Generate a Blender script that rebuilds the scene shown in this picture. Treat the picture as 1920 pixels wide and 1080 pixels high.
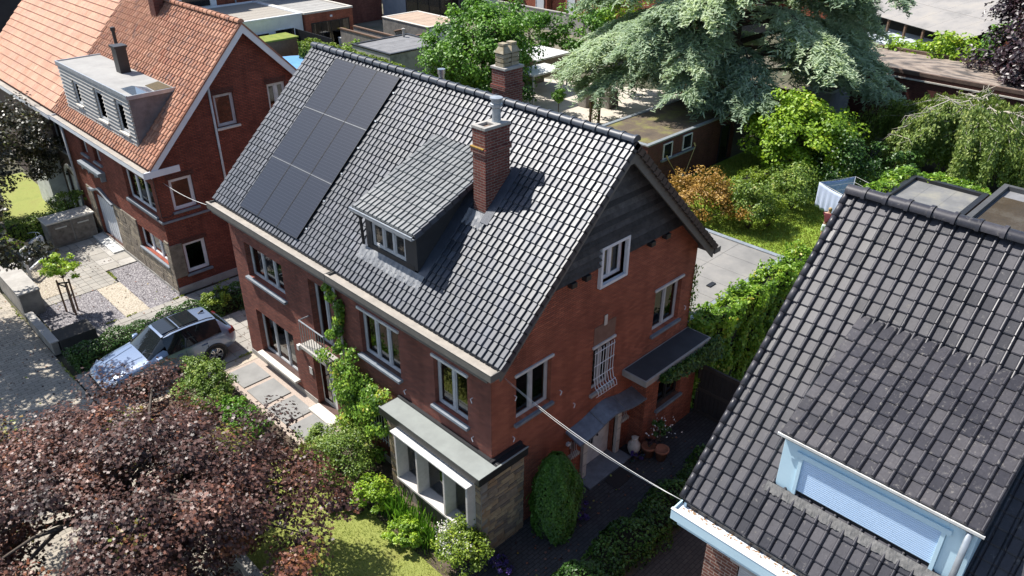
import bpy, math, random
import numpy as np
from mathutils import Vector, Matrix
random.seed(11); rng = np.random.default_rng(11)
for o in list(bpy.data.objects): bpy.data.objects.remove(o)
sc = bpy.context.scene; COL = sc.collection
# ------------------------------------------------------------------ camera, sky, sun, exposure
CAM = Vector((-9.6198, -10.2413, 15.4835))
YAW, PITCH, ROLL, FPX = 0.7840, 0.5184, 0.0044, 1472.67
fw = Vector((math.cos(YAW)*math.cos(PITCH), math.sin(YAW)*math.cos(PITCH), -math.sin(PITCH)))
rt = Vector((math.sin(YAW), -math.cos(YAW), 0)); up = rt.cross(fw)
r2 = rt*math.cos(ROLL)+up*math.sin(ROLL); u2 = up*math.cos(ROLL)-rt*math.sin(ROLL)
cd = bpy.data.cameras.new('camera'); cam = bpy.data.objects.new('camera', cd); COL.objects.link(cam)
M = Matrix((r2, u2, -fw)).transposed().to_4x4(); M.translation = CAM; cam.matrix_world = M
cd.sensor_width = 36; cd.lens = FPX/1920*36; cd.clip_end = 1500; cd.clip_start = .1
sc.camera = cam
SUN = Vector((-0.165, 0.52, 0.84)).normalized()
w = bpy.data.worlds.new('World'); sc.world = w; w.use_nodes = True
nt = w.node_tree; bg = nt.nodes['Background']
sky = nt.nodes.new('ShaderNodeTexSky'); sky.sky_type = 'NISHITA'; sky.sun_disc = False
sky.sun_elevation = math.asin(SUN.z); sky.sun_rotation = math.atan2(SUN.x, SUN.y)
nt.links.new(sky.outputs[0], bg.inputs[0]); bg.inputs[1].default_value = 0.108
sl = bpy.data.lights.new('sun', 'SUN'); sl.energy = 4.9; sl.angle = math.radians(.53); sl.color = (1, .955, .89)
so = bpy.data.objects.new('sun', sl); COL.objects.link(so); so.location = (0, 20, 40)
so.rotation_euler = SUN.to_track_quat('Z', 'Y').to_euler()
sc.view_settings.view_transform = 'Standard'; sc.view_settings.look = 'None'; sc.view_settings.exposure = 0.74
sc.view_settings.gamma = 1; sc.render.engine = 'CYCLES'
# ------------------------------------------------------------------ helpers
def tag(o, label=None, cat=None, group=None, kind=None):
    if label: o['label'] = label
    if cat: o['category'] = cat
    if group: o['group'] = group
    if kind: o['kind'] = kind
    return o
def thing(name, label, cat, loc=(0, 0, 0), group=None):
    e = bpy.data.objects.new(name, None); e.location = loc; e.empty_display_size = .2; COL.objects.link(e)
    return tag(e, label, cat, group)
def link(o, parent):
    COL.objects.link(o)
    if parent is not None:
        o.parent = parent
        if parent.type == 'EMPTY': o.matrix_parent_inverse = Matrix.Translation(-Vector(parent.location))
    return o
class MB:
    def __init__(s): s.v = []; s.f = []; s.m = []; s.cur = 0
    def add(s, vs, fs):
        b = len(s.v); s.v += [tuple(p) for p in vs]
        for f in fs: s.f.append([i+b for i in f]); s.m.append(s.cur)
        return s
    def box(s, x0, x1, y0, y1, z0, z1):
        return s.add([(x0,y0,z0),(x1,y0,z0),(x1,y1,z0),(x0,y1,z0),(x0,y0,z1),(x1,y0,z1),(x1,y1,z1),(x0,y1,z1)],
                     [(3,2,1,0),(4,5,6,7),(0,1,5,4),(1,2,6,5),(2,3,7,6),(3,0,4,7)])
    def hexa(s, p): # 8 points, same order as box
        return s.add(p, [(3,2,1,0),(4,5,6,7),(0,1,5,4),(1,2,6,5),(2,3,7,6),(3,0,4,7)])
    def beam(s, a, b, wd, ht, upv=(0,0,1)):
        a = Vector(a); b = Vector(b); d = (b-a).normalized(); u = Vector(upv)
        if abs(d.dot(u)) > .98: u = Vector((1,0,0))
        sd = d.cross(u).normalized(); u = sd.cross(d)
        sd = sd*wd/2; u = u*ht/2
        return s.hexa([a-sd-u, a+sd-u, b+sd-u, b-sd-u, a-sd+u, a+sd+u, b+sd+u, b-sd+u])
    def tube(s, pts, rad, n=6, cap=True):
        pts = [Vector(p) for p in pts]; k = len(pts)
        if not hasattr(rad, '__len__'): rad = [rad]*k
        b = len(s.v); prev = None
        for i, p in enumerate(pts):
            d = (pts[min(i+1,k-1)]-pts[max(i-1,0)]).normalized()
            a = Vector((0,0,1)) if abs(d.z) < .9 else Vector((1,0,0))
            if prev is not None:
                a = prev
            x = d.cross(a).normalized(); y = d.cross(x).normalized(); prev = -y if False else a
            for j in range(n):
                t = 2*math.pi*j/n; s.v.append(tuple(p+x*math.cos(t)*rad[i]+y*math.sin(t)*rad[i]))
        for i in range(k-1):
            for j in range(n):
                s.f.append([b+i*n+j, b+i*n+(j+1)%n, b+(i+1)*n+(j+1)%n, b+(i+1)*n+j]); s.m.append(s.cur)
        if cap:
            s.f.append([b+j for j in range(n)]); s.m.append(s.cur)
            s.f.append([b+(k-1)*n+j for j in range(n)][::-1]); s.m.append(s.cur)
        return s
    def lathe(s, prof, c, n=16, sx=1, sy=1):
        b = len(s.v)
        for r, z in prof:
            for j in range(n):
                t = 2*math.pi*j/n; s.v.append((c[0]+r*sx*math.cos(t), c[1]+r*sy*math.sin(t), c[2]+z))
        for i in range(len(prof)-1):
            for j in range(n):
                s.f.append([b+i*n+j, b+i*n+(j+1)%n, b+(i+1)*n+(j+1)%n, b+(i+1)*n+j]); s.m.append(s.cur)
        s.f.append([b+j for j in range(n)][::-1]); s.m.append(s.cur)
        s.f.append([b+(len(prof)-1)*n+j for j in range(n)]); s.m.append(s.cur)
        return s
    def prism(s, poly, axis, a0, a1): # poly of 2D pts in the plane normal to axis ('x':(y,z) 'y':(x,z) 'z':(x,y))
        def P(q, a): return (a,q[0],q[1]) if axis == 'x' else ((q[0],a,q[1]) if axis == 'y' else (q[0],q[1],a))
        n = len(poly)
        return s.add([P(q,a0) for q in poly]+[P(q,a1) for q in poly],
                     [tuple(range(n))[::-1], tuple(range(n,2*n))]+[(i,(i+1)%n,n+(i+1)%n,n+i) for i in range(n)])
    def build(s, name, mat, parent=None, smooth=False, bevel=0, fixn=True):
        me = bpy.data.meshes.new(name); me.from_pydata(s.v, [], s.f)
        for m in (mat if isinstance(mat, (list, tuple)) else [mat]): me.materials.append(m)
        if isinstance(mat, (list, tuple)): me.polygons.foreach_set('material_index', s.m)
        if fixn:
            import bmesh
            bm = bmesh.new(); bm.from_mesh(me); bmesh.ops.recalc_face_normals(bm, faces=bm.faces); bm.to_mesh(me); bm.free()
        if smooth: me.polygons.foreach_set('use_smooth', [True]*len(me.polygons))
        o = bpy.data.objects.new(name, me); link(o, parent)
        if bevel:
            b = o.modifiers.new('bevel', 'BEVEL'); b.width = bevel; b.segments = 2; b.limit_method = 'ANGLE'
        return o
def npmesh(name, V, F, mat, parent=None, tint=None, smooth=False, mi=None):
    V = np.asarray(V, np.float32); F = np.asarray(F, np.int32); k = F.shape[1]
    me = bpy.data.meshes.new(name); me.vertices.add(len(V)); me.vertices.foreach_set('co', V.ravel())
    me.loops.add(F.size); me.loops.foreach_set('vertex_index', F.ravel())
    me.polygons.add(len(F)); me.polygons.foreach_set('loop_start', np.arange(0, F.size, k, dtype=np.int32))
    if smooth: me.polygons.foreach_set('use_smooth', np.ones(len(F), bool))
    for m in (mat if isinstance(mat, (list, tuple)) else [mat]): me.materials.append(m)
    if mi is not None: me.polygons.foreach_set('material_index', np.asarray(mi, np.int32))
    me.update(calc_edges=True)
    if tint is not None:
        a = me.attributes.new('tint', 'FLOAT', 'POINT'); a.data.foreach_set('value', np.asarray(tint, np.float32))
    o = bpy.data.objects.new(name, me); link(o, parent)
    return o
# ------------------------------------------------------------------ materials
def N(nt, typ, **kw):
    n = nt.nodes.new(typ)
    for k, v in kw.items(): setattr(n, k, v)
    return n
def newmat(name):
    m = bpy.data.materials.new(name); m.use_nodes = True
    nt = m.node_tree; return m, nt, nt.nodes['Principled BSDF']
def L(nt, a, b): nt.links.new(a, b)
def ramp(nt, fac, cols):
    r = N(nt, 'ShaderNodeValToRGB'); e = r.color_ramp.elements
    while len(e) < len(cols): e.new(.5)
    for i, (p, c) in enumerate(cols): e[i].position = p; e[i].color = (*c, 1)
    L(nt, fac, r.inputs[0]); return r.outputs[0]
def noise(nt, scale, detail=5, rough=.6, vec=None, dist=0):
    n = N(nt, 'ShaderNodeTexNoise'); n.inputs['Scale'].default_value = scale; n.inputs['Detail'].default_value = detail
    n.inputs['Roughness'].default_value = rough; n.inputs['Distortion'].default_value = dist
    if vec is None:
        g = N(nt, 'ShaderNodeNewGeometry'); vec = g.outputs['Position']
    L(nt, vec, n.inputs['Vector']); return n.outputs[0]
def mixc(nt, fac, a, b, mode='MIX'):
    m = N(nt, 'ShaderNodeMix', data_type='RGBA', blend_type=mode)
    if isinstance(fac, float): m.inputs[0].default_value = fac
    else: L(nt, fac, m.inputs[0])
    for i, c in ((6, a), (7, b)):
        if isinstance(c, tuple): m.inputs[i].default_value = (*c, 1)
        else: L(nt, c, m.inputs[i])
    return m.outputs[2]
def math_(nt, op, a, b=None):
    m = N(nt, 'ShaderNodeMath', operation=op)
    for i, v in enumerate((a, b)):
        if v is None: continue
        if isinstance(v, (int, float)): m.inputs[i].default_value = v
        else: L(nt, v, m.inputs[i])
    return m.outputs[0]
def bump(nt, b, h, strength=.3, dist=.02):
    n = N(nt, 'ShaderNodeBump'); n.inputs['Strength'].default_value = strength; n.inputs['Distance'].default_value = dist
    L(nt, h, n.inputs['Height']); L(nt, n.outputs[0], b.inputs['Normal'])
def plain(name, c1, c2=None, scale=3, rough=.7, bs=.2, bd=.01, metal=0, c3=None, spec=.5, detail=6):
    m, nt, b = newmat(name); c2 = c2 or tuple(x*.75 for x in c1)
    n1 = noise(nt, scale, detail, .65)
    cols = [(.3, c2), (.65, c1)] if c3 is None else [(.25, c2), (.5, c1), (.75, c3)]
    L(nt, ramp(nt, n1, cols), b.inputs['Base Color'])
    b.inputs['Roughness'].default_value = rough; b.inputs['Metallic'].default_value = metal
    b.inputs['Specular IOR Level'].default_value = spec
    if bs: bump(nt, b, noise(nt, scale*9, 4), bs, bd)
    return m
def brickmat(name, c1, c2, mort, bw=.2, rh=.058, ms=.007, stain=.5, bumps=.5):
    m, nt, b = newmat(name)
    tc = N(nt, 'ShaderNodeNewGeometry'); sp = N(nt, 'ShaderNodeSeparateXYZ'); L(nt, tc.outputs['Position'], sp.inputs[0])
    sn = N(nt, 'ShaderNodeSeparateXYZ'); L(nt, tc.outputs['True Normal'], sn.inputs[0])
    isx = math_(nt, 'GREATER_THAN', math_(nt, 'ABSOLUTE', sn.outputs[0]), .6)
    mx = N(nt, 'ShaderNodeMix', data_type='FLOAT'); L(nt, isx, mx.inputs[0]); L(nt, sp.outputs[0], mx.inputs[2]); L(nt, sp.outputs[1], mx.inputs[3])
    cb = N(nt, 'ShaderNodeCombineXYZ'); L(nt, mx.outputs[0], cb.inputs[0]); L(nt, sp.outputs[2], cb.inputs[1])
    br = N(nt, 'ShaderNodeTexBrick'); L(nt, cb.outputs[0], br.inputs['Vector'])
    br.inputs['Scale'].default_value = 1; br.inputs['Brick Width'].default_value = bw; br.inputs['Row Height'].default_value = rh
    br.inputs['Mortar Size'].default_value = ms; br.inputs['Mortar Smooth'].default_value = .3; br.inputs['Bias'].default_value = -.1
    br.inputs['Color1'].default_value = (*c1, 1); br.inputs['Color2'].default_value = (*c2, 1); br.inputs['Mortar'].default_value = (*mort, 1)
    big = ramp(nt, noise(nt, .9, 6, .7), [(.3, (.55, .55, .55)), (.65, (1.15, 1.1, 1.05))])
    c = mixc(nt, stain, br.outputs[0], big, 'MULTIPLY')
    ms2 = N(nt, 'ShaderNodeMapping'); ms2.inputs['Scale'].default_value = (1.6, 1.6, .22); L(nt, tc.outputs['Position'], ms2.inputs[0])
    stk = ramp(nt, noise(nt, 1.3, 6, .65, vec=ms2.outputs[0]), [(.32, (.62, .6, .6)), (.52, (1, 1, 1)), (.75, (1.12, 1.1, 1.08))])
    c = mixc(nt, stain, c, stk, 'MULTIPLY')
    wn_ = N(nt, 'ShaderNodeTexWhiteNoise', noise_dimensions='3D'); sc_ = N(nt, 'ShaderNodeVectorMath', operation='FLOOR'); sv_ = N(nt, 'ShaderNodeVectorMath', operation='MULTIPLY'); sv_.inputs[1].default_value = (1/bw, 1/rh, 0); L(nt, cb.outputs[0], sv_.inputs[0]); L(nt, sv_.outputs[0], sc_.inputs[0]); L(nt, sc_.outputs[0], wn_.inputs[0])
    c = mixc(nt, .4, c, ramp(nt, wn_.outputs[0], [(0, (.66, .62, .62)), (.5, (1, 1, 1)), (1, (1.3, 1.28, 1.2))]), 'MULTIPLY')
    fine = ramp(nt, noise(nt, 28, 3, .6), [(.3, (.7, .7, .7)), (.7, (1.2, 1.2, 1.2))])
    L(nt, mixc(nt, .6, c, fine, 'MULTIPLY'), b.inputs['Base Color'])
    b.inputs['Roughness'].default_value = .85; b.inputs['Specular IOR Level'].default_value = .25
    inv = math_(nt, 'SUBTRACT', 1.0, br.outputs[1]); bump(nt, b, inv, bumps, .012)
    return m
def tilemat(name, cols, rough=.35, rvar=.12, lichen=None, lth=.62, spec=.5, coat=0, scale=7, fine=.55):
    m, nt, b = newmat(name)
    a = N(nt, 'ShaderNodeAttribute', attribute_name='tint'); oi = N(nt, 'ShaderNodeObjectInfo')
    t = math_(nt, 'FRACT', math_(nt, 'ADD', a.outputs['Fac'], oi.outputs['Random']))
    c = ramp(nt, t, cols)
    big = ramp(nt, noise(nt, 1.1, 5, .6), [(.3, (.75, .75, .75)), (.7, (1.2, 1.2, 1.2))])
    c = mixc(nt, .7, c, big, 'MULTIPLY')
    rr = math_(nt, 'ADD', rough-rvar/2, math_(nt, 'MULTIPLY', t, rvar))
    if lichen:
        lf = ramp(nt, noise(nt, scale, 8, .75), [(lth, (0, 0, 0)), (lth+.1, (1, 1, 1))])
        c = mixc(nt, lf, c, lichen)
        lr = N(nt, 'ShaderNodeRGBToBW'); L(nt, lf, lr.inputs[0]); rr = math_(nt, 'ADD', rr, math_(nt, 'MULTIPLY', lr.outputs[0], .4))
    c = mixc(nt, fine, c, ramp(nt, noise(nt, 22, 5, .7), [(.3, (.55, .55, .55)), (.7, (1.4, 1.4, 1.4))]), 'MULTIPLY')
    L(nt, c, b.inputs['Base Color']); L(nt, rr, b.inputs['Roughness'])
    b.inputs['Specular IOR Level'].default_value = spec; b.inputs['Coat Weight'].default_value = coat; b.inputs['Coat Roughness'].default_value = .2
    bump(nt, b, noise(nt, 60, 4), .12, .004)
    return m
def leafmat(name, cols, rough=.45, trans=.25, spec=.4):
    m, nt, b = newmat(name)
    a = N(nt, 'ShaderNodeAttribute', attribute_name='tint'); c = ramp(nt, a.outputs['Fac'], cols)
    L(nt, c, b.inputs['Base Color']); b.inputs['Roughness'].default_value = rough; b.inputs['Specular IOR Level'].default_value = spec
    tr = N(nt, 'ShaderNodeBsdfTranslucent'); L(nt, mixc(nt, .5, c, (1.1, 1.15, .5), 'MULTIPLY'), tr.inputs[0])
    ms = N(nt, 'ShaderNodeMixShader'); ms.inputs[0].default_value = trans
    L(nt, b.outputs[0], ms.inputs[1]); L(nt, tr.outputs[0], ms.inputs[2]); L(nt, ms.outputs[0], nt.nodes['Material Output'].inputs[0])
    return m
def glassmat(name, tintc=(.55, .62, .62), rough=.02):
    m, nt, b = newmat(name); nt.nodes.remove(b)
    fr = N(nt, 'ShaderNodeFresnel'); fr.inputs[0].default_value = 2.1
    tr = N(nt, 'ShaderNodeBsdfTransparent'); tr.inputs[0].default_value = (*tintc, 1)
    gl = N(nt, 'ShaderNodeBsdfGlossy'); gl.inputs['Roughness'].default_value = rough
    ms = N(nt, 'ShaderNodeMixShader'); L(nt, fr.outputs[0], ms.inputs[0]); L(nt, tr.outputs[0], ms.inputs[1]); L(nt, gl.outputs[0], ms.inputs[2])
    L(nt, ms.outputs[0], nt.nodes['Material Output'].inputs[0])
    return m
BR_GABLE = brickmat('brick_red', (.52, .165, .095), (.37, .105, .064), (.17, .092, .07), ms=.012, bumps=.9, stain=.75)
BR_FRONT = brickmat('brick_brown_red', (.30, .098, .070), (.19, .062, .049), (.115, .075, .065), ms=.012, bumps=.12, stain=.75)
BR_CHIM = brickmat('brick_chimney', (.20, .062, .048), (.13, .042, .036), (.24, .19, .16), bw=.21, rh=.066, ms=.010)
BR_LH = brickmat('brick_neighbour', (.32, .090, .058), (.22, .060, .042), (.10, .055, .045), ms=.012, bumps=.9, stain=.75)
BR_RH = brickmat('brick_right_house', (.20, .085, .062), (.14, .06, .048), (.36, .29, .25), bw=.21, rh=.075, ms=.011)
BR_DARK = brickmat('brick_dark', (.13, .042, .032), (.09, .032, .026), (.11, .08, .07))
T_MAIN = tilemat('tile_black_glazed', [(0, (.022, .028, .040)), (.5, (.032, .040, .054)), (.85, (.042, .047, .064)), (1, (.060, .070, .09))], .47, .08, spec=.6, fine=.3)
T_DORM = tilemat('tile_grey_green', [(0, (.055, .063, .068)), (.5, (.07, .08, .084)), (1, (.095, .105, .108))], .46, .1, spec=.9)
T_RIGHT = tilemat('tile_dark_weathered', [(0, (.024, .024, .030)), (.5, (.036, .035, .043)), (1, (.055, .052, .060))], .42, .16, (.15, .14, .13), .585, spec=.38, scale=10)
T_LEFT = tilemat('tile_orange', [(0, (.30, .135, .082)), (.5, (.355, .172, .108)), (.9, (.41, .22, .145)), (1, (.29, .115, .07))], .75, .1, (.22, .135, .11), .52, spec=.25, scale=2.5)
T_RD = tilemat('tile_lichened', [(0, (.026, .025, .031)), (.5, (.040, .038, .045)), (1, (.060, .056, .062))], .42, .14, (.15, .14, .13), .57, spec=.42, scale=12)
T_FAR = tilemat('tile_pale_orange', [(0, (.47, .25, .165)), (.5, (.53, .30, .205)), (1, (.50, .275, .20))], .75, .1, (.36, .18, .12), .60, spec=.25, scale=3)
WHITE = plain('white_paint', (.74, .76, .78), (.64, .66, .69), 2, .45, .05)
WHITE_W = plain('white_weathered', (.66, .66, .64), (.45, .45, .43), 4, .6, .15)
FRAME = plain('frame_grey_white', (.50, .51, .52), (.38, .39, .40), 5, .5, .1)
BLUEW = plain('pale_blue_paint', (.53, .71, .80), (.47, .65, .75), 2, .4, .04)
SHUT = plain('shutter_blue', (.50, .66, .86), (.47, .63, .83), 2, .45, .03)
ZINC = plain('gutter_lining', (.36, .325, .28), (.24, .217, .19), 3, .6, .1)
TAUPE = plain('taupe_fascia', (.135, .128, .115), (.105, .10, .09), 4, .6, .08)
LEAD = plain('lead_sheet', (.17, .178, .19), (.10, .106, .12), 5, .55, .25, metal=.1, c3=(.30, .30, .30))
LEADD = plain('dark_flashing', (.045, .055, .075), (.03, .036, .05), 5, .4, .15)
BLACK = plain('black_metal', (.02, .021, .024), (.014, .015, .017), 6, .45, .06)
DORM = plain('dormer_cladding', (.030, .031, .034), (.022, .023, .026), 4, .6, .1)
STEEL = plain('stainless_steel', (.62, .63, .64), (.5, .51, .52), 8, .22, .03, metal=.9)
GALV = plain('galvanised', (.42, .45, .48), (.3, .33, .36), 6, .4, .08, metal=.5)
CONC = plain('concrete', (.40, .38, .35), (.28, .265, .24), 2.5, .85, .25)
CONC_D = plain('concrete_dirty', (.27, .25, .22), (.13, .12, .11), 2.2, .9, .3)
BLUEST = plain('bluestone', (.20, .225, .255), (.13, .15, .175), 5, .6, .2)
PALEST = plain('pale_stone', (.62, .585, .52), (.46, .43, .38), 4, .75, .2)
WOODD = plain('weathered_boards', (.060, .060, .064), (.030, .030, .033), 7, .8, .5, .02)
WOODS = [plain('weathered_boards_%d' % i, c, tuple(x*.45 for x in c), 6, .8, .6, .03) for i, c in enumerate([(.095, .09, .088), (.05, .048, .048), (.13, .122, .115), (.07, .066, .064)])]
WOODB = plain('brown_wood', (.18, .105, .065), (.10, .06, .04), 6, .7, .3)
FELT = plain('roofing_felt', (.20, .20, .205), (.14, .14, .145), 1.6, .9, .3)
FELT_L = plain('grey_felt', (.33, .325, .31), (.25, .245, .235), 1.3, .9, .25)
FELT_B = plain('bay_felt', (.25, .27, .255), (.20, .215, .205), 2.2, .85, .2)
PLASTER = plain('plaster_brown', (.22, .13, .095), (.16, .09, .066), 5, .9, .3)
GLASS = glassmat('window_glass'); GLASSD = glassmat('dark_glass', (.18, .2, .2))
CURT = plain('net_curtain', (.62, .60, .55), (.46, .45, .42), 9, .9, .1)
CURTD = plain('brown_curtain', (.14, .10, .06), (.09, .065, .04), 5, .9, .1)
TERRA = plain('terracotta', (.34, .135, .075), (.24, .09, .05), 6, .8, .2)
SILVER = plain('car_silver', (.185, .245, .36), (.175, .235, .35), 1, .24, 0, metal=.25, spec=.6)
for _n in SILVER.node_tree.nodes:
    if _n.type == 'BSDF_PRINCIPLED': _n.inputs['Coat Weight'].default_value = 1; _n.inputs['Coat Roughness'].default_value = .03
RUBBER = plain('rubber', (.018, .018, .019), None, 5, .7, .1)
BARK = plain('bark', (.11, .085, .065), (.06, .048, .038), 6, .9, .6, .03)
BARK_P = plain('pale_bark', (.42, .38, .33), (.28, .25, .21), 6, .9, .5, .03)
RED = plain('tail_lamp', (.10, .006, .008), None, 5, .2, 0)
# ------------------------------------------------------------------ building helpers
def P(axis, c, u, z, d): return (c+d, u, z) if axis == 'x' else (u, c+d, z)
def boxP(mb, axis, c, u0, u1, z0, z1, d0, d1):
    if axis == 'x': mb.box(c+d0, c+d1, u0, u1, z0, z1)
    else: mb.box(u0, u1, c+d0, c+d1, z0, z1)
def wall(mb, axis, c, u0, u1, z0, z1, opens, t=.28, top=None, ucuts=()):
    us = sorted(set([u0, u1]+[o[0] for o in opens]+[o[1] for o in opens]+list(ucuts)))
    zs = sorted(set([z0, z1]+[o[2] for o in opens]+[o[3] for o in opens]))
    tp = top or (lambda u: z1)
    for i in range(len(us)-1):
        for j in range(len(zs)-1):
            a, b, p, q = us[i], us[i+1], zs[j], zs[j+1]
            if any(o[0]-1e-6 <= a and b <= o[1]+1e-6 and o[2]-1e-6 <= p and q <= o[3]+1e-6 for o in opens): continue
            za, zb, zc, zd = min(p, tp(a)), min(p, tp(b)), min(q, tp(b)), min(q, tp(a))
            if abs(zd-za) < 1e-4 and abs(zc-zb) < 1e-4: continue
            for d in (0, t): mb.add([P(axis,c,a,za,d), P(axis,c,b,zb,d), P(axis,c,b,zc,d), P(axis,c,a,zd,d)], [(0,1,2,3)])
    for a, b, p, q in [o[:4] for o in opens]:
        for e, f in (((a,p),(b,p)), ((b,p),(b,q)), ((b,q),(a,q)), ((a,q),(a,p))):
            mb.add([P(axis,c,*e,0), P(axis,c,*f,0), P(axis,c,*f,t), P(axis,c,*e,t)], [(0,1,2,3)])
    for u in (u0, u1):
        mb.add([P(axis,c,u,z0,0), P(axis,c,u,min(z1,tp(u)),0), P(axis,c,u,min(z1,tp(u)),t), P(axis,c,u,z0,t)], [(0,1,2,3)])
def window(parent, axis, c, u0, u1, z0, z1, parts=2, rec=.12, fm=None, sill=True, sm=None, lintel=None, curtain=None, fr=.06, name='window', gm=None, label=None, trans=None, sillout=.09):
    fm = fm or FRAME; mb = MB(); g = .004
    a, b, p, q = u0+g, u1-g, z0+g, z1-g
    boxP(mb,axis,c,a,b,p,p+fr,rec,rec+.07); boxP(mb,axis,c,a,b,q-fr,q,rec,rec+.07)
    boxP(mb,axis,c,a,a+fr,p+fr,q-fr,rec,rec+.07); boxP(mb,axis,c,b-fr,b,p+fr,q-fr,rec,rec+.07)
    wn = mb.build(name, fm, parent, bevel=.006)
    if label: wn['label'] = label
    cuts = [a+fr+(b-a-2*fr)*k/parts for k in range(parts+1)]
    for k in range(1, parts):
        m = MB(); boxP(m,axis,c,cuts[k]-fr*.7,cuts[k]+fr*.7,p+fr,q-fr,rec-.012,rec+.066); m.build('mullion', fm, wn, bevel=.005)
    for k in range(parts):
        l, r = cuts[k]+(fr*.7 if k else 0), cuts[k+1]-(fr*.7 if k < parts-1 else 0)
        m = MB(); s2 = fr*.6
        boxP(m,axis,c,l,r,p+fr,p+fr+s2,rec+.008,rec+.058); boxP(m,axis,c,l,r,q-fr-s2,q-fr,rec+.008,rec+.058)
        boxP(m,axis,c,l,l+s2,p+fr+s2,q-fr-s2,rec+.008,rec+.058); boxP(m,axis,c,r-s2,r,p+fr+s2,q-fr-s2,rec+.008,rec+.058)
        m.build('sash', fm, wn)
        m = MB(); boxP(m,axis,c,l+s2,r-s2,p+fr+s2,q-fr-s2,rec+.03,rec+.038); m.build('pane', gm or GLASS, wn)
    if trans:
        m = MB(); boxP(m,axis,c,a+fr,b-fr,trans-.03,trans+.03,rec-.01,rec+.06); m.build('transom', fm, wn)
    if sill:
        m = MB(); boxP(m,axis,c,u0-.07,u1+.07,z0-.09,z0-.004,-sillout,rec-.004); m.build('sill', sm or BLUEST, wn, bevel=.01)
    if lintel:
        m = MB(); boxP(m,axis,c,u0-.05,u1+.05,z1-.002,z1+.07,-.05,.05); m.build('lintel', lintel, wn, bevel=.008)
    if curtain:
        m = MB(); n = 40; w = (b-a)/n
        pts = [(a+i*w, rec+.16+.03*math.sin(i*1.9)) for i in range(n+1)]
        vs = [P(axis,c,u,z,d) for z in (p, q) for u, d in pts]
        m.add(vs, [(i,i+1,n+2+i,n+1+i) for i in range(n)]); m.build('curtain', curtain, wn, smooth=True, fixn=False)
    return wn
# tiles -------------------------------------------------------------
def tile_template(prof, tw, length, lift, lip=.55):
    pu = np.array([a for a, b in prof])*tw; ph = np.array([b for a, b in prof]); k = len(prof)
    rows = [(0, 0*ph-.012+ph*0), (0, ph*lip+lift*.8), (.018, ph+lift), (length, ph-.004)]
    V = np.concatenate([np.stack([pu, np.full(k, v), h], 1) for v, h in rows])
    F = [(r*k+i, r*k+i+1, (r+1)*k+i+1, (r+1)*k+i) for r in range(3) for i in range(k-1)]
    return V, np.array(F)
def tile_roof(roof, O, U, Vd, Nn, ncol, nrow, tw, ga, prof, mat, lift=.028, skip=None, nind=300, jit=.0025):
    O, U, Vd, Nn = [np.array(x, float) for x in (O, U, Vd, Nn)]
    T, F = tile_template(prof, tw*1.0, ga+.05, lift)
    cells = []
    for r in range(nrow):
        for cidx in range(ncol):
            p = O+U*(cidx*tw)+Vd*(r*ga); c = p+U*tw/2+Vd*ga/2
            if skip and skip(c): continue
            cells.append((p, c))
    cells.sort(key=lambda q: np.linalg.norm(q[1]-np.array(CAM)) + (0 if visible(q[1]) else 100))
    R = np.stack([U, Vd, Nn], 1)
    if nind:
        me = bpy.data.meshes.new('tile'); me.from_pydata(T.tolist(), [], F.tolist()); me.materials.append(mat)
        me.polygons.foreach_set('use_smooth', [True]*len(me.polygons))
        me.set_sharp_from_angle(angle=math.radians(22))
        for p, c in cells[:nind]:
            o = bpy.data.objects.new('tile', me); COL.objects.link(o); o.parent = roof
            J = Matrix.Rotation(rng.normal(0, .006), 3, 'Z') @ Matrix.Rotation(rng.normal(0, .008), 3, 'Y') @ Matrix.Rotation(rng.normal(0, .005), 3, 'X')
            m = (Matrix(R.tolist()) @ J).to_4x4(); m.translation = Vector(p+Nn*rng.normal(0, jit)); o.matrix_basis = m
    rest = cells[nind:]
    if rest:
        n = len(rest); k = len(T)
        TT = np.repeat(T[None], n, 0).copy()
        TT[:, :, 2] += (rng.normal(0, jit, n))[:, None] + TT[:, :, 0]*rng.normal(0, .010, n)[:, None] + TT[:, :, 1]*rng.normal(0, .006, n)[:, None]
        TT[:, :, 0] += TT[:, :, 1]*rng.normal(0, .006, n)[:, None]
        W = TT @ R.T + np.array([p for p, c in rest])[:, None, :]
        FF = (F[None]+(np.arange(n)*k)[:, None, None]).reshape(-1, 4)
        o = npmesh('tile_field', W.reshape(-1, 3), FF, mat, roof, tint=np.repeat(rng.random(n), k), smooth=True)
        o.data.set_sharp_from_angle(angle=math.radians(22)); o['kind'] = 'stuff'
def visible(p, m=60):
    d = Vector(p)-CAM; z = d.dot(fw)
    if z < .5: return False
    x = 960+FPX*d.dot(r2)/z; y = 540-FPX*d.dot(u2)/z
    return -m < x < 1920+m and -m < y < 1080+m
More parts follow.
